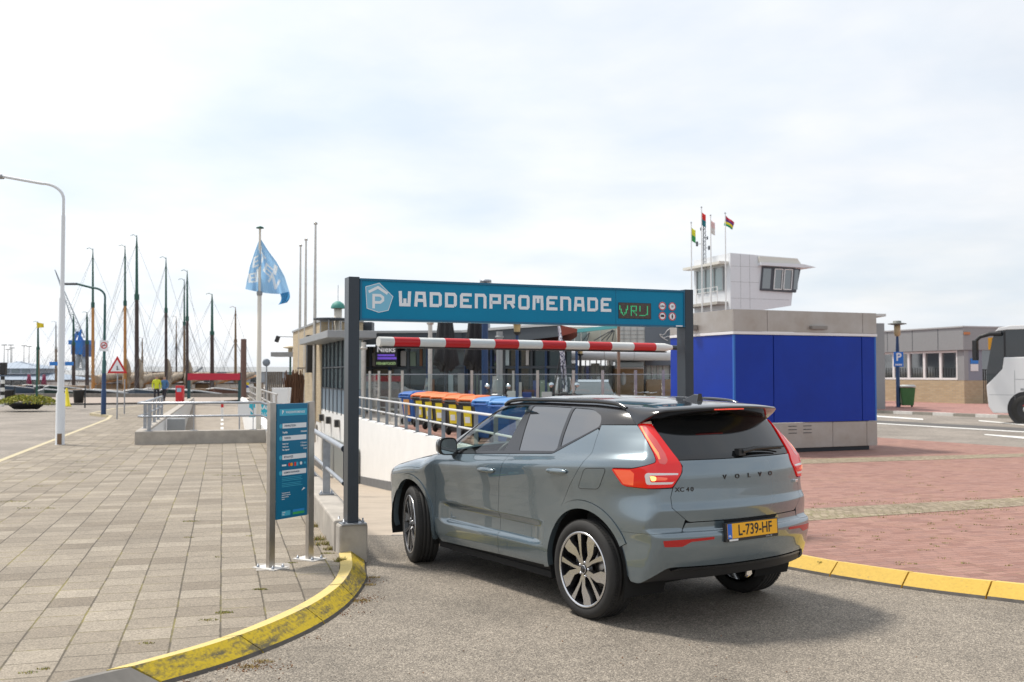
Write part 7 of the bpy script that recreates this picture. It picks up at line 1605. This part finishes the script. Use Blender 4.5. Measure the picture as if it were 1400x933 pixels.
spec = [(566, M_bblu, M_bblu, M_os, 'all blue wheelie bin with an orange label, farthest of the row'), (583.5, M_bdk, M_ogl, M_ys, 'dark wheelie bin with orange lid, next to the far all-blue bin'), (597, M_bdk, M_ogl, M_ys, 'dark wheelie bin with orange lid, second of the orange ones from the far end'),
        (611.5, M_bdk, M_ogl, M_ys, 'dark wheelie bin with orange lid, third and middle of the orange ones'), (630.5, M_bdk, M_ogl, M_ys, 'dark wheelie bin with orange lid, fourth of the orange ones from the far end'), (651, M_bdk, M_ogl, M_ys, 'dark wheelie bin with orange lid, the orange one nearest the car'),
        (672, M_bblu, M_bblu2, None, 'all blue wheelie bin beside the last orange-lidded bin'), (696, M_bblu, M_bblu2, None, 'all blue wheelie bin nearest the camera, half hidden by the car roof')]
for px, bd, ld, st_, lab in spec:
    k = (px - 700) / FPX; d = (7.75) / (k + .325); x = -.67 - .325 * (d - 25.9); x = k * d
    o = bin_(lab, bd, ld, st_); o.location = (x, d, PZ); o.rotation_euler = (0, 0, R(-38)); o.scale = (.78, .88, .99)
b_ = A(554, 560, 34.3); o = thing('white_utility_box', 'pale grey utility box standing left of the far blue wheelie bin', 'utility box', (b_.x, 34.3, PZ)); mb = MB(); mb.box((0, 0, .45), (.35, .4, .9), mat('pale_grey_box', (.50, .50, .48), .6)); mb.build('housing', o, bevel=.02)
# glass wind screen
M_scr = glass_mat('clear_screen_glass', (.90, .94, .94), 1.35)
SCR = thing('glass_screen', 'clear glass wind screen between silver posts around the restaurant terrace', 'wind screen', (0, 34, PZ))
line = [A(496, 540, 41.5), A(505.5, 540, 39.8), A(518, 540, 38), A(533, 540, 36.2), A(550, 540, 34.6), A(645, 540, 33.6), A(735, 540, 32.8), A(784, 540, 32.4), A(824, 540, 32.0), A(869, 540, 31.6), A(907, 540, 31.2), A(985, 540, 30.4)]
pts = [Vector((p.x, p.y - 34, 0)) for p in line]
for p in pts:
    mb = MB(); mb.box(p + Vector((0, 0, .92)), (.09, .07, 1.84), M_stain); mb.build('post', SCR)
for i in range(len(pts) - 1):
    mb = MB(); mb.bar(pts[i] + Vector((0, .0, .95)), pts[i + 1] + Vector((0, 0, .95)), .012, 1.5, M_scr); mb.build('glass_pane', SCR)
    mb = MB(); mb.bar(pts[i] + Vector((0, 0, 1.71)), pts[i + 1] + Vector((0, 0, 1.71)), .02, .025, M_steel); mb.build('glass_clip_rail', SCR)
# folded parasols
def parasol(px, Y, ztop, lab):
    p = A(px, 520, Y); o = thing('folded_parasol', lab, 'parasol', (p.x, Y, PZ), 0, 'folded black parasols on the terrace'); mb = MB(); mb.tube([(0, 0, 0), (0, 0, ztop)], .05, M_anth, 8); mb.lathe([(.4, 0), (.4, .1), (0, .1)], M_blk, n=16); mb.build('pole', o)
    V = []; F = []; n = 48; zs = [2.0, 2.1, 2.6, 3.3, 4.0, 4.6, 4.72]; rs = [.28, .45, .38, .30, .23, .10, 0.02]
    for z, r in zip(zs, rs):
        for i in range(n): a = 2 * math.pi * i / n; q = r * (1 + .20 * math.cos(a * 8) + .08 * math.sin(a * 3 + z)); V.append((q * math.cos(a), q * math.sin(a), z + (.12 * math.cos(a * 8) if z < 2.05 else 0) + (.16 * math.sin(a * 2) if z < 2.2 else 0)))
    F = [(j * n + i, j * n + (i + 1) % n, (j + 1) * n + (i + 1) % n, (j + 1) * n + i) for j in range(len(zs) - 1) for i in range(n)]
    mb = MB(); mb.add(V, F, mat('black_parasol_cloth', (.028, .028, .030), .85, var=.2), True); mb.add(V[:n], [tuple(range(n))], M_blk); mb.build('folded_canopy', o)
parasol(609, 39.5, 4.7, 'folded black parasol under the sign, left of the pair'); parasol(650, 41, 4.7, 'folded black parasol under the sign, right of the pair')
# poles and lanterns under the sign
for px, Y, zt, r, m, nm, lab in ((663, 40, 4.3, .13, M_navy, 'blue_pole', 'thick dark blue pole right of the folded parasols'), (588, 35, 3.75, .075, M_stain, 'grey_pole', 'brushed steel pole with a clamp on top, left of the parasols'), (683, 44, 3.6, .14, M_gpan, 'grey_pole', 'plain grey pole between the blue pole and the lantern'), (497, 40, 3.0, .10, M_stain, 'grey_pole', 'steel pole directly right of the left sign post'), (846, 36, 3.9, .055, mat('rusty_pole', (.22, .14, .10), .7), 'thin_pole', 'thin rusty pole seen under the green display')):
    p = A(px, 530, Y); o = thing(nm, lab, 'pole', (p.x, Y, PZ)); mb = MB(); mb.tube([(0, 0, 0), (0, 0, zt)], r, m, 12); mb.build('shaft', o); mb = MB(); mb.lathe([(r + .01, 0), (r + .05, .03), (r + .05, .1), (0, .1)], m, c=(0, 0, zt - .3), n=12); mb.build('collar', o)
for px, Y, zl, lab in ((707, 42, 3.35, 'dark terrace lantern with a warm glass under the middle of the sign'), (793.5, 55, 2.7, 'slim dark terrace lamp in front of the ferry terminal')):
    p = A(px, 530, Y); o = thing('terrace_lamp', lab, 'street lamp', (p.x, Y, PZ)); mb = MB(); mb.tube([(0, 0, 0), (0, 0, zl)], .07, M_navy if px < 750 else M_blk, 10); mb.build('pole', o)
    mb = MB(); mb.lathe([(.05, 0), (.17, .10), (.17, .14)], M_blk, c=(0, 0, zl), n=12); mb.lathe([(.12, .14), (.16, .48)], mat('lantern_glass', (.55, .42, .20), .4), c=(0, 0, zl), n=12); mb.lathe([(.30, .48), (.26, .54), (0, .62)], M_blk, c=(0, 0, zl), n=14); mb.build('lantern', o)
# feather flag
p = A(775, 545, 38); o = thing('feather_flag', 'narrow white feather flag with dark print leaning beside a dark strip', 'banner', (p.x, 38, PZ)); a, b = A(767, 446, 38), A(774.5, 537, 38)
def ff(u, v): x = (765 + 4.5 * min(1, v * 5) * u + 6 * v * v) if True else 0; q = A(762.5 + 7 * v + (4.0 + 4.5 * math.sin(min(1, v * 1.8) * 1.57)) * u * .8, 446 + 90 * v, 38 + .1 * math.sin(u * 4 + v * 8)); return (q.x - p.x, q.y - 38, q.z - PZ)
random.seed(6); _c = [[random.random() < .42 for _ in range(6)] for _ in range(41)]
flagm('cloth', ff, 6, 40, None, o, mats=[mat('feather_white', (.66, .66, .72), .7), mat('feather_print', (.10, .10, .16), .7)], mfn=lambda u, v: int(_c[int(v * 40)][int(u * 6)] and .1 < v < .95))
mb = MB(); q0, q1 = A(770, 470, 38.4), A(756, 538, 38.4); mb.bar(Vector((q0.x - p.x, .4, q0.z - PZ)), Vector((q1.x - p.x, .4, q1.z - PZ)), .16, .05, M_blk); mb.tube([(0, 0, 0), (A(766, 446, 38).x - p.x, 0, A(766, 446, 38).z - PZ)], .02, M_blk, 6); mb.build('mast', o)
# motor scooters, car and bicycle on the terrace
def scooter(loc, rz, body, label):
    o = thing('motor_scooter', label, 'scooter', loc, rz)
    for y in (-.65, .65):
        mb = MB(); mb.lathe([(.16, -.05), (.26, -.06), (.28, 0), (.26, .06), (.16, .05)], M_rub, c=(0, y, .28), n=20, M=Matrix.Rotation(R(90), 3, 'Y')); mb.lathe([(0, -.03), (.17, -.04), (.17, .04), (0, .03)], M_steel, c=(0, y, .28), n=14, M=Matrix.Rotation(R(90), 3, 'Y')); mb.build('wheel', o)
    mb = MB(); mb.box((0, -.35, .62), (.34, .75, .36), body, top=.8); mb.box((0, .1, .32), (.32, .5, .12), body); mb.box((0, .48, .68), (.40, .14, .70), body, M=Matrix.Rotation(R(14), 3, 'X'), top=.75); mb.box((0, .50, 1.02), (.26, .22, .2), body); mb.box((0, -.85, .6), (.2, .3, .08), body); mb.build('bodywork', o, bevel=.05, seg=3)
    mb = MB(); mb.box((0, -.35, .85), (.28, .72, .13), M_blk, top=.85); mb.build('seat', o, bevel=.04)
    mb = MB(); mb.tube([(-.34, .40, 1.08), (0, .46, 1.06), (.34, .40, 1.08)], .022, M_blk, 8)
    for s in (-1, 1): mb.tube([(s * .28, .42, 1.08), (s * .36, .42, 1.30)], .01, M_blk, 6)
    mb.build('handlebar', o)
    mb = MB()
    for s in (-1, 1): mb.lathe([(0, -.01), (.075, -.01), (.075, .02), (0, .02)], MATS['mirror_glass'], c=(s * .37, .42, 1.34), n=14, M=Matrix.Rotation(R(90), 3, 'X'))
    mb.build('mirror', o)
    V = []; 
    for i in range(7):
        for j in range(6): u_ = -1 + i / 3; v_ = j / 5; V.append((u_ * (.26 - .08 * v_), .58 - .10 * v_ - .10 * u_ * u_, 1.08 + .48 * v_))
    mb = MB(); mb.add(V, [(i * 6 + j, i * 6 + 6 + j, i * 6 + 7 + j, i * 6 + j + 1) for i in range(6) for j in range(5)], M_scr, True); w_ = mb.build('windshield', o); sm = w_.modifiers.new('thick', 'SOLIDIFY'); sm.thickness = .004
    return o
p = A(690, 540, 30.5); scooter((p.x, 30.5, PZ), R(150), mat('scooter_grey', (.20, .21, .22), .35), 'grey motor scooter with clear windshield parked behind the glass screen, left one')
p = A(772, 540, 29.5); scooter((p.x, 29.5, PZ + .06), R(175), M_blk, 'black motor scooter with a large windshield, just above the suv roof')
p = A(600, 535, 37.5); scooter((p.x, 37.5, PZ), R(100), MATS['scooter_grey'], 'grey motor scooter parked near the steel pole left of the parasols')
def smallcar(loc, rz, paint, label, grp=None):
    o = thing('parked_car', label, 'car', loc, rz, grp); mb = MB(); prof = [(-2.0, .35), (-2.05, .75), (-1.9, .95), (-1.2, 1.0), (1.15, 1.0), (1.9, .82), (2.0, .55), (1.95, .3)]
    V = []; n = len(prof)
    for y, k in ((-.86, .97), (-.80, 1.0), (.80, 1.0), (.86, .97)): V += [(x * k, y, z) for x, z in prof]
    mb.add(V, [tuple(range(n)), tuple(reversed(range(3 * n, 4 * n)))] + [(a * n + i, a * n + (i + 1) % n, (a + 1) * n + (i + 1) % n, (a + 1) * n + i) for a in range(3) for i in range(n)], paint); mb.build('body', o, bevel=.05, seg=3)
    mb = MB(); pr = [(-1.85, 1.0), (-1.35, 1.42), (-.4, 1.5), (.35, 1.42), (1.15, 1.0)]; V = []; n = len(pr)
    for y0, y1 in ((-.80, -.60), (.80, .60)): V += [(x, (y0 if z < 1.1 else y1), z) for x, z in pr]
    mb.add(V, [tuple(range(n)), tuple(reversed(range(n, 2 * n)))], M_win); mb.add(V, [(i, i + n, (i + 1) % n + n, (i + 1) % n) for i in range(n - 1)], M_win); mb.build('windows', o)
    mb = MB(); mb.add([(x, y, z + .012) for y in (-.6, .6) for x, z in pr[1:4]], [(0, 1, 4, 3), (1, 2, 5, 4)], paint); mb.build('roof', o)
    for x in (-1.25, 1.25):
        for y in (-.80, .80): mb = MB(); mb.lathe([(.0, -.09), (.2, -.09), (.31, -.08), (.32, 0), (.31, .08), (.2, .09), (0, .09)], M_rub, c=(x, y, .32), n=20, M=Matrix.Rotation(R(90), 3, 'X')); mb.lathe([(0, -.10), (.19, -.095), (.19, .095), (0, .10)], M_steel, c=(x, y, .32), n=14, M=Matrix.Rotation(R(90), 3, 'X')); mb.build('wheel', o)
    for y in (-.62, .62): mb = MB(); mb.box((-2.03, y, .82), (.06, .34, .16), mat('tail_lamp_red', (.6, .01, .02), .3)); mb.build('tail_light', o)
    return o
p = A(815, 540, 36); smallcar((p.x, 37.5, PZ), R(84), mat('car_dark_blue', (.03, .05, .10), .3, coat=.8), 'dark blue parked car with red tail lights beyond the glass screen')
p = A(525, 540, 46); smallcar((p.x, 45.5, PZ), R(20), mat('car_silver', (.42, .40, .40), .3, .5), 'silver parked car behind the far left panes of the glass screen')
a, b = A(494, 517.5, 43), A(549, 517.5, 43); o = thing('red_counter', 'wide red counter fascia behind the left panes of the glass screen', 'counter', ((a.x + b.x) / 2, 43, PZ)); mb = MB(); mb.box((0, 0, 1.52), (b.x - a.x, .3, .24), mat('counter_red', (.45, .02, .05), .5)); mb.build('fascia', o)
for s in (-.46, .46): mb = MB(); mb.box((s * (b.x - a.x), .05, .70), (.08, .08, 1.4), M_gpan); mb.build('leg', o)
def bicycle(loc, rz, label, fr):
    o = thing('bicycle', label, 'bicycle', loc, rz)
    for x in (-.52, .52): mb = MB(); mb.tube([(x + .34 * math.cos(a * math.pi / 12), 0, .35 + .34 * math.sin(a * math.pi / 12)) for a in range(25)], .018, M_rub, 6, False); [mb.tube([(x, 0, .35), (x + .33 * math.cos(a * math.pi / 6), 0, .35 + .33 * math.sin(a * math.pi / 6))], .003, M_steel, 3, False) for a in range(12)]; mb.build('wheel', o)
    mb = MB()
    for q in (((-.52, 0, .35), (-.12, 0, .30)), ((-.12, 0, .30), (-.25, 0, .85)), ((-.12, 0, .30), (.36, 0, .80)), ((-.23, 0, .78), (.34, 0, .84)), ((.34, 0, .95), (.52, 0, .35)), ((-.52, 0, .35), (-.24, 0, .78))): mb.tube(q, .017, fr, 6)
    mb.build('frame', o); mb = MB(); mb.box((-.26, 0, .92), (.26, .15, .06), M_blk, top=.8); mb.build('saddle', o, bevel=.02); mb = MB(); mb.tube([(.20, -.28, 1.08), (.34, -.06, 1.05), (.34, .06, 1.05), (.20, .28, 1.08)], .014, M_steel, 6); mb.build('handlebar', o)
    return o
p = A(885, 540, 35); bicycle((p.x, 35, PZ), R(60), 'white bicycle standing behind the glass screen at the timber wall', M_wfr)
p = A(877, 540, 35.3); bicycle((p.x, 35.6, PZ), R(75), 'dark bicycle with a black bag next to the white bicycle', M_blk)
# terrace tables and chairs seen dimly through the glass
def chair(loc, rz, m, label):
    o = thing('terrace_chair', label, 'chair', loc, rz, 'chairs on the restaurant terrace'); mb = MB(); mb.box((0, 0, .45), (.45, .45, .05), m); mb.build('seat', o, bevel=.01); mb = MB(); mb.box((0, .22, .74), (.44, .04, .50), m); mb.build('backrest', o, bevel=.01)
    for x in (-.19, .19):
        for y in (-.19, .2): mb = MB(); mb.box((x, y, .215), (.035, .035, .43), M_anth); mb.build('leg', o)
    return o
random.seed(9); cm = [mat('chair_blue', (.03, .06, .22), .6), mat('chair_dark', (.04, .04, .045), .6), mat('chair_white', (.6, .6, .58), .5)]
c0 = [chair((0, 0, 0), 0, m, 'x') for m in cm]; first = [True] * 3; k = 0
for px, Y in ((560, 40), (575, 43), (625, 41), (640, 44), (672, 39), (700, 43), (716, 40), (728, 45), (745, 41)):
    i = k % 3; o = c0[i] if first[i] else copy_tree(c0[i]); first[i] = False; p = A(px, 530, Y); o.location = (p.x, Y, PZ); o.rotation_euler = (0, 0, random.uniform(0, 6.28))
    o['label'] = '%s terrace chair seen through the glass, %s' % (('blue', 'black', 'white')[i], ('at the left end', 'left of the steel pole', 'between the two parasols', 'below the right parasol', 'right of the blue pole', 'left of the lantern', 'right of the lantern', 'farthest back on the right', 'beside the feather flag')[k]); k += 1
for px, Y, lab in ((568, 41.5, 'round terrace table left of the steel pole'), (632, 42.5, 'round terrace table between the two parasols'), (721, 42, 'round terrace table right of the lantern')):
    p = A(px, 530, Y); o = thing('terrace_table', lab, 'table', (p.x, Y, PZ), 0, 'tables on the restaurant terrace'); mb = MB(); mb.lathe([(0, .75), (.42, .75), (.42, .72), (0, .72)], M_wfr, n=20); mb.build('table_top', o); mb = MB(); mb.tube([(0, 0, .02), (0, 0, .72)], .035, M_anth, 8); mb.lathe([(.25, 0), (.25, .02), (0, .02)], M_anth, n=16); mb.build('leg', o)
# ---------------------------------------------------------------- right side: bus, parking lamp, green bin, flags on the tower
b = G(1228, 557, .12); o = thing('parking_lamp_post', 'dark blue lamp post with a flat lantern hat and a blue parking sign', 'street lamp', tuple(b)); mb = MB(); mb.tube([(0, 0, 0), (0, 0, .02), (0, 0, 2.9), (0, 0, 3.65)], [.12, .10, .09, .06], M_navy, 12); mb.build('pole', o)
mb = MB(); mb.lathe([(.10, 3.65), (.16, 3.75), (.16, 4.20), (.12, 4.22)], mat('lantern_amber', (.48, .36, .20), .4), n=14); mb.build('lantern', o); mb = MB(); mb.lathe([(.16, 4.22), (.46, 4.27), (.46, 4.30), (.2, 4.34), (.2, 4.44), (0, 4.45)], mat('lamp_hat', (.14, .15, .14), .6), n=20); mb.build('lamp_hat', o)
mb = MB(); mb.box((0, -.12, 2.46), (.50, .025, .76), mat('parking_blue', (.01, .16, .60), .45)); mb.build('sign_plate', o, bevel=.01)
mb = MB(); add_text(mb, 'P', .56, .003, M_wsign, frame((0, -.138, 2.56), (1, 0, 0)), bold=.014)
for x in (-.14, -.05, .04, .13): mb.box((x, -.138, 2.18), (.07, .006, .08), M_wsign)
mb.build('sign_print', o)
b = G(1240, 557, .12); M_gb = mat('bin_green_plastic', (.05, .17, .055), .55, var=.1); o = bin_('green wheelie bin with a white lid standing beside the blue lamp post', M_gb, mat('bin_white_lid', (.62, .64, .62), .5), None); del o['group']; o.location = (b.x, b.y, .12); o.rotation_euler = (0, 0, R(170))
# coach
BU = thing('coach', 'white touring coach with dark windows and long black mirror arm at right edge', 'bus', (0, 0, 0)); bf = A(1349, 562, 37.0); BU.location = (bf.x, 37.0, 0); BX = Vector((.722, -.692, 0)); BY = Vector((.692, .722, 0))
M_bwh = mat('coach_white_paint', (.74, .74, .74), .3, coat=.6); M_bgl = mat('coach_dark_glass', (.020, .024, .028), .04, ior=1.7)
def bp(x, y, z): return BX * x + BY * y + Vector((0, 0, z))
# side outline (x along the coach from the nose, z up)
side_ = [(.28, .38), (.10, .60), (.0, 1.3), (.02, 1.85), (.14, 2.3), (.40, 3.15), (.62, 3.45), (1.0, 3.58), (11.9, 3.62), (12.1, 3.4), (12.1, .42)]
def extr(pts, y0, y1, m, name, par=BU, bev=.0):
    mb = MB(); mb.prism([bp(x, y0, z) for x, z in pts], BY * (y1 - y0), m); return mb.build(name, par, bevel=bev)
extr([(.22, .38), (.06, .62), (.0, 1.3), (.0, 1.40), (.56, 2.0), (.62, 2.44), (12.1, 2.44), (12.1, .42)], .0, 2.5, M_bwh, 'body', bev=.03)
extr([(.012, 1.415), (.55, 2.01), (.61, 2.45), (12.08, 2.45), (12.08, 3.46), (.75, 3.44), (.34, 3.38), (.22, 3.10), (.08, 2.3), (.0, 1.86)], .025, 2.475, M_bgl, 'window_band')
extr([(.33, 3.385), (.75, 3.445), (12.09, 3.465), (12.0, 3.62), (.9, 3.60), (.45, 3.52)], .0, 2.5, M_bwh, 'roof', bev=.02)
mb = MB()
for x in (.62, 2.2, 4.0, 5.8, 7.6, 9.4): mb.add([bp(x + a, .022 - .0, z) for a, z in ((0, 2.44), (.07, 2.44), (.07, 3.38), (0, 3.38))], [(0, 1, 2, 3)], M_blk)
mb.build('window_pillar', BU)
def seamx(x): return [(x, .5), (x + .02, .5), (x + .02, 2.1), (x, 2.1)]
mb = MB()
for pts in ([(.98, .45), (.995, .45), (.995, 1.95), (.98, 1.95)], [(2.55, 1.15), (2.57, 1.15), (2.57, 2.4), (2.55, 2.4)], [(1.0, 1.62), (12, 1.62), (12, 1.635), (1.0, 1.635)], [(.1, 1.05), (.98, 1.05), (.98, 1.062), (.1, 1.062)]): mb.add([bp(x, -.004, z) for x, z in pts], [(0, 1, 2, 3)], M_gpan)
mb.build('panel_seam', BU)
for x in (1.36, 8.4):
    mb = MB(); Mw = Matrix((BX, Vector((0, 0, 1)), -BY)).transposed(); c = bp(x, -.004, .55); mb.disc(c, .64, M_blk, 30, Mw); mb.build('wheel_arch', BU)
    mb = MB(); c = bp(x, .10, .53); mb.lathe([(.30, .10), (.50, .14), (.53, .08), (.53, -.18), (.3, -.2)], M_rub, c=c, n=30, M=Mw); w_ = mb.build('wheel', BU)
    mb = MB(); mb.lathe([(0, .13), (.10, .14), (.13, .06), (.24, .04), (.31, .10), (.32, .08)], mat('chrome_wheel', (.62, .62, .62), .3, .8), c=c, n=24, M=Mw)
    for k in range(10): a = k * .628; mb.lathe([(0, .03), (.022, .03), (.022, 0)], M_blk, c=c + Mw @ Vector((.2 * math.cos(a), .2 * math.sin(a), .05)), n=6, M=Mw)
    mb.build('hub', w_)
mb = MB(); mb.tube([bp(.55, -.02, 3.30), bp(.2, -.15, 3.30), bp(-.12, -.24, 3.20), bp(-.26, -.26, 3.05)], [.085, .08, .075, .06], M_blk, 10); mb.box(bp(-.28, -.26, 2.70), (.16, .26, .75), M_blk, rz=-.764); mb.build('mirror_arm', BU, bevel=.02)
mb = MB(); mb.box(bp(.16, .25, 2.95), (.30, .03, .45), mat('orange_sun_visor', (.75, .35, .02), .5), rz=-.764) ; mb.build('visor', BU)
mb = MB(); mb.tube([bp(2.6, .5, 3.6), bp(2.55, .5, 4.4)], .012, M_blk, 5); mb.build('aerial', BU)
mb = MB(); mb.add([bp(x, -.005, z) for x, z in ((1.18, 1.22), (1.30, 1.22), (1.30, 1.30), (1.18, 1.30))], [(0, 1, 2, 3)], M_gpan); mb.add([bp(x, -.005, z) for x, z in ((1.25, .66), (1.33, .66), (1.33, .70), (1.25, .70))], [(0, 1, 2, 3)], M_rring); mb.build('side_marker', BU)
mb = MB(); mb.tube([bp(.12, 1.9, 1.2), bp(.02, 1.9, 1.9)], .01, M_blk, 5); mb.prism([bp(x, .3, z) for x, z in ((.0, .75), (.05, .75), (.02, 1.05), (-.012, 1.05))], BY * .45, M_clear); mb.build('headlight', BU)
# flag poles and aerial on the tower terrace
for px, yt, yb, Y, cols, lab in ((945, 305, 410, 57, [(.75, .72, .05), (.05, .35, .10)], 'thin white pole with a small yellow and green flag, left of the tower'), (959, 284, 410, 58, [(.70, .03, .03), (.02, .18, .22)], 'tallest thin pole with small red and teal flags at the tower'), (971.5, 295, 410, 58, [(.72, .50, .50), (.72, .68, .66)], 'thin pole with a faded pink and white flag at the tower'), (991.5, 292, 410, 57, [(.5, .02, .05), (.12, .03, .22), (.80, .68, .02), (.01, .30, .12)], 'thin pole with a red, purple, yellow and green striped flag at the tower')):
    t_ = A(px, yt, Y); o = thing('flag_pole', lab, 'flagpole', (t_.x, Y, 4.8)); H = t_.z - 4.8; mb = MB(); mb.tube([(0, 0, 0), (0, 0, H)], [.045, .03], M_wfr, 6); mb.lathe([(0, -.03), (.06, 0), (0, .08)], M_gpan, c=(0, 0, H), n=8); mb.build('pole', o)
    big = len(cols) == 4; nm_ = 'flag_print_%d' % int(px)
    f = flagm('flag', (lambda u, v: (u * .24, .05 * math.sin(u * 5), -.25 - v * .75 - u * .2)) if not big else (lambda u, v: (.03 + u * .48 * (1 - .2 * v) - .10 * v * (1 - u), .08 * math.sin(u * 6 + v * 2), -.12 - v * .56 - u * .42 + .16 * v * u)), 8, 12, None, o, mats=[mat('small_flag_%s_%s' % ('abcd'[[945, 959, 971.5, 991.5].index(px)], 'wxyz'[k]), c, .7) for k, c in enumerate(cols)], mfn=lambda u, v: min(len(cols) - 1, int(v * len(cols)))); f.location.z = H; sm = f.modifiers.new('thick', 'SOLIDIFY'); sm.thickness = .01
t_ = A(962.5, 300, 62); o = thing('radio_mast', 'dark lattice radio mast with small aerials on the tower roof', 'mast', (t_.x, 62, 8.4)); H = t_.z - 8.4; mb = MB()
for dx, dy in ((-.1, -.1), (.1, -.1), (0, .12)): mb.tube([(dx, dy, 0), (dx * .6, dy * .6, H)], .018, M_anth, 5)
for k in range(12): z = H * k / 12; mb.tube([(-.1, -.1, z), (.1, -.1, z + H / 12)], .01, M_anth, 4); mb.tube([(.1, -.1, z), (0, .12, z + H / 12)], .01, M_anth, 4)
mb.build('lattice', o)
for (dx, z, s) in ((-.45, H * .50, .18), (.3, H * .42, .16), (.2, H * .62, .12), (.65, H * .08, .22), (-.2, H * .8, .12)): mb = MB(); mb.tube([(0, 0, z), (dx, 0, z)], .015, M_anth, 5); mb.box((dx, 0, z), (s * .6, s, s * 1.6), M_anth); mb.build('aerial', o)
# ---------------------------------------------------------------- weeds and grit
random.seed(14)
mb = MB(); lm = [mat('weed_green', (.16, .21, .04), .8), mat('weed_dry', (.34, .25, .09), .9), mat('weed_moss', (.27, .26, .06), .9)]
def tuft(c, r, n, mset, h=.014):
    for _ in range(n):
        a = random.uniform(0, 6.28); q = r * random.random() ** .6; p = Vector((c.x + q * math.cos(a) * 1.4, c.y + q * math.sin(a) * .7, c.z)); d = Vector((random.gauss(0, .5), random.gauss(0, .5), 1)).normalized() * random.uniform(.4, 1) * h; s = Vector((-d.y, d.x, 0)); s = (s.normalized() if s.length > 1e-4 else Vector((1, 0, 0))) * .004
        mb.add([p - s, p + s, p + d], [(0, 1, 2)], lm[random.choice(mset)])
for px, py, r, n in ((16, 686, .16, 160), (36, 695, .09, 70), (67, 695, .10, 80), (262, 713, .08, 110), (107, 646, .16, 90), (180, 644, .12, 60), (52, 665, .14, 70), (301, 650, .10, 70), (328, 651, .10, 80), (306, 838, .05, 120), (356, 806, .045, 130), (257, 735, .05, 40), (200, 880, .04, 50), (38, 920, .04, 50), (60, 915, .03, 40), (112, 632, .15, 70), (398, 770, .04, 70), (285, 848, .05, 60), (341, 733, .04, 30), (300, 762, .04, 30), (150, 640, .2, 40), (135, 622, .2, 50), (448, 757, .05, 90)): tuft(G(px, py, PZ), r, n, (0, 1, 2, 2))
for px, py, r, n in ((438, 738, .10, 160), (445, 745, .10, 160), (452, 752, .05, 120), (465, 768, .04, 140), (442, 720, .12, 160), (436, 705, .14, 120)): tuft(G(px, py, PZ), r, n, (1, 1, 0), .06)
for px, py, r, n in ((492, 822, .07, 130), (502, 800, .06, 110), (340, 912, .05, 120), (360, 905, .05, 90), (510, 790, .05, 60)): tuft(G(px, py, .006), r, n, (1, 1, 1), .018)
for k in range(70):
    px, py = random.uniform(1105, 1400), random.uniform(640, 780); tuft(G(px, py, PZ), random.uniform(.02, .06), 16, (0, 2, 1), .02)
for k in range(60): px, py = random.uniform(1100, 1400), random.uniform(684, 708) - (0); tuft(G(px, py - (px - 1100) * .03 + 3, PZ), .1, 20, (0, 2), .018)
tag(mb.build('pavement_weeds'), kind='stuff')
mb = MB()
for px, py, sx_, sy_, n in ((492, 818, .10, .10, 260), (338, 912, .14, .06, 260), (503, 795, .05, .08, 120), (470, 838, .12, .05, 90), (250, 935, .2, .05, 60), (420, 872, .15, .04, 60), (560, 900, 1.2, .5, 60), (900, 900, 1.6, .5, 70)):
    c = G(px, py, .006)
    for _ in range(n):
        p = c + Vector((random.gauss(0, sx_), random.gauss(0, sy_), 0)); s = random.uniform(.002, .0065); a = random.uniform(0, 6.28)
        mb.box(p + Vector((0, 0, s * .4)), (s * random.uniform(1, 2), s, s * .8), random.choice((mat('grit_brown', (.16, .085, .045), .9), mat('grit_rust', (.27, .13, .06), .9), mat('grit_pale', (.45, .41, .36), .9))), rz=a)
tag(mb.build('kerbside_grit'), kind='stuff')
# mended spot in the paving
o = sheet('paving_patch', [tuple(G(*q, PZ)[:2]) for q in ((350, 781), (396, 779), (396, 770), (352, 771))][::-1], PZ + .003, M_conc)
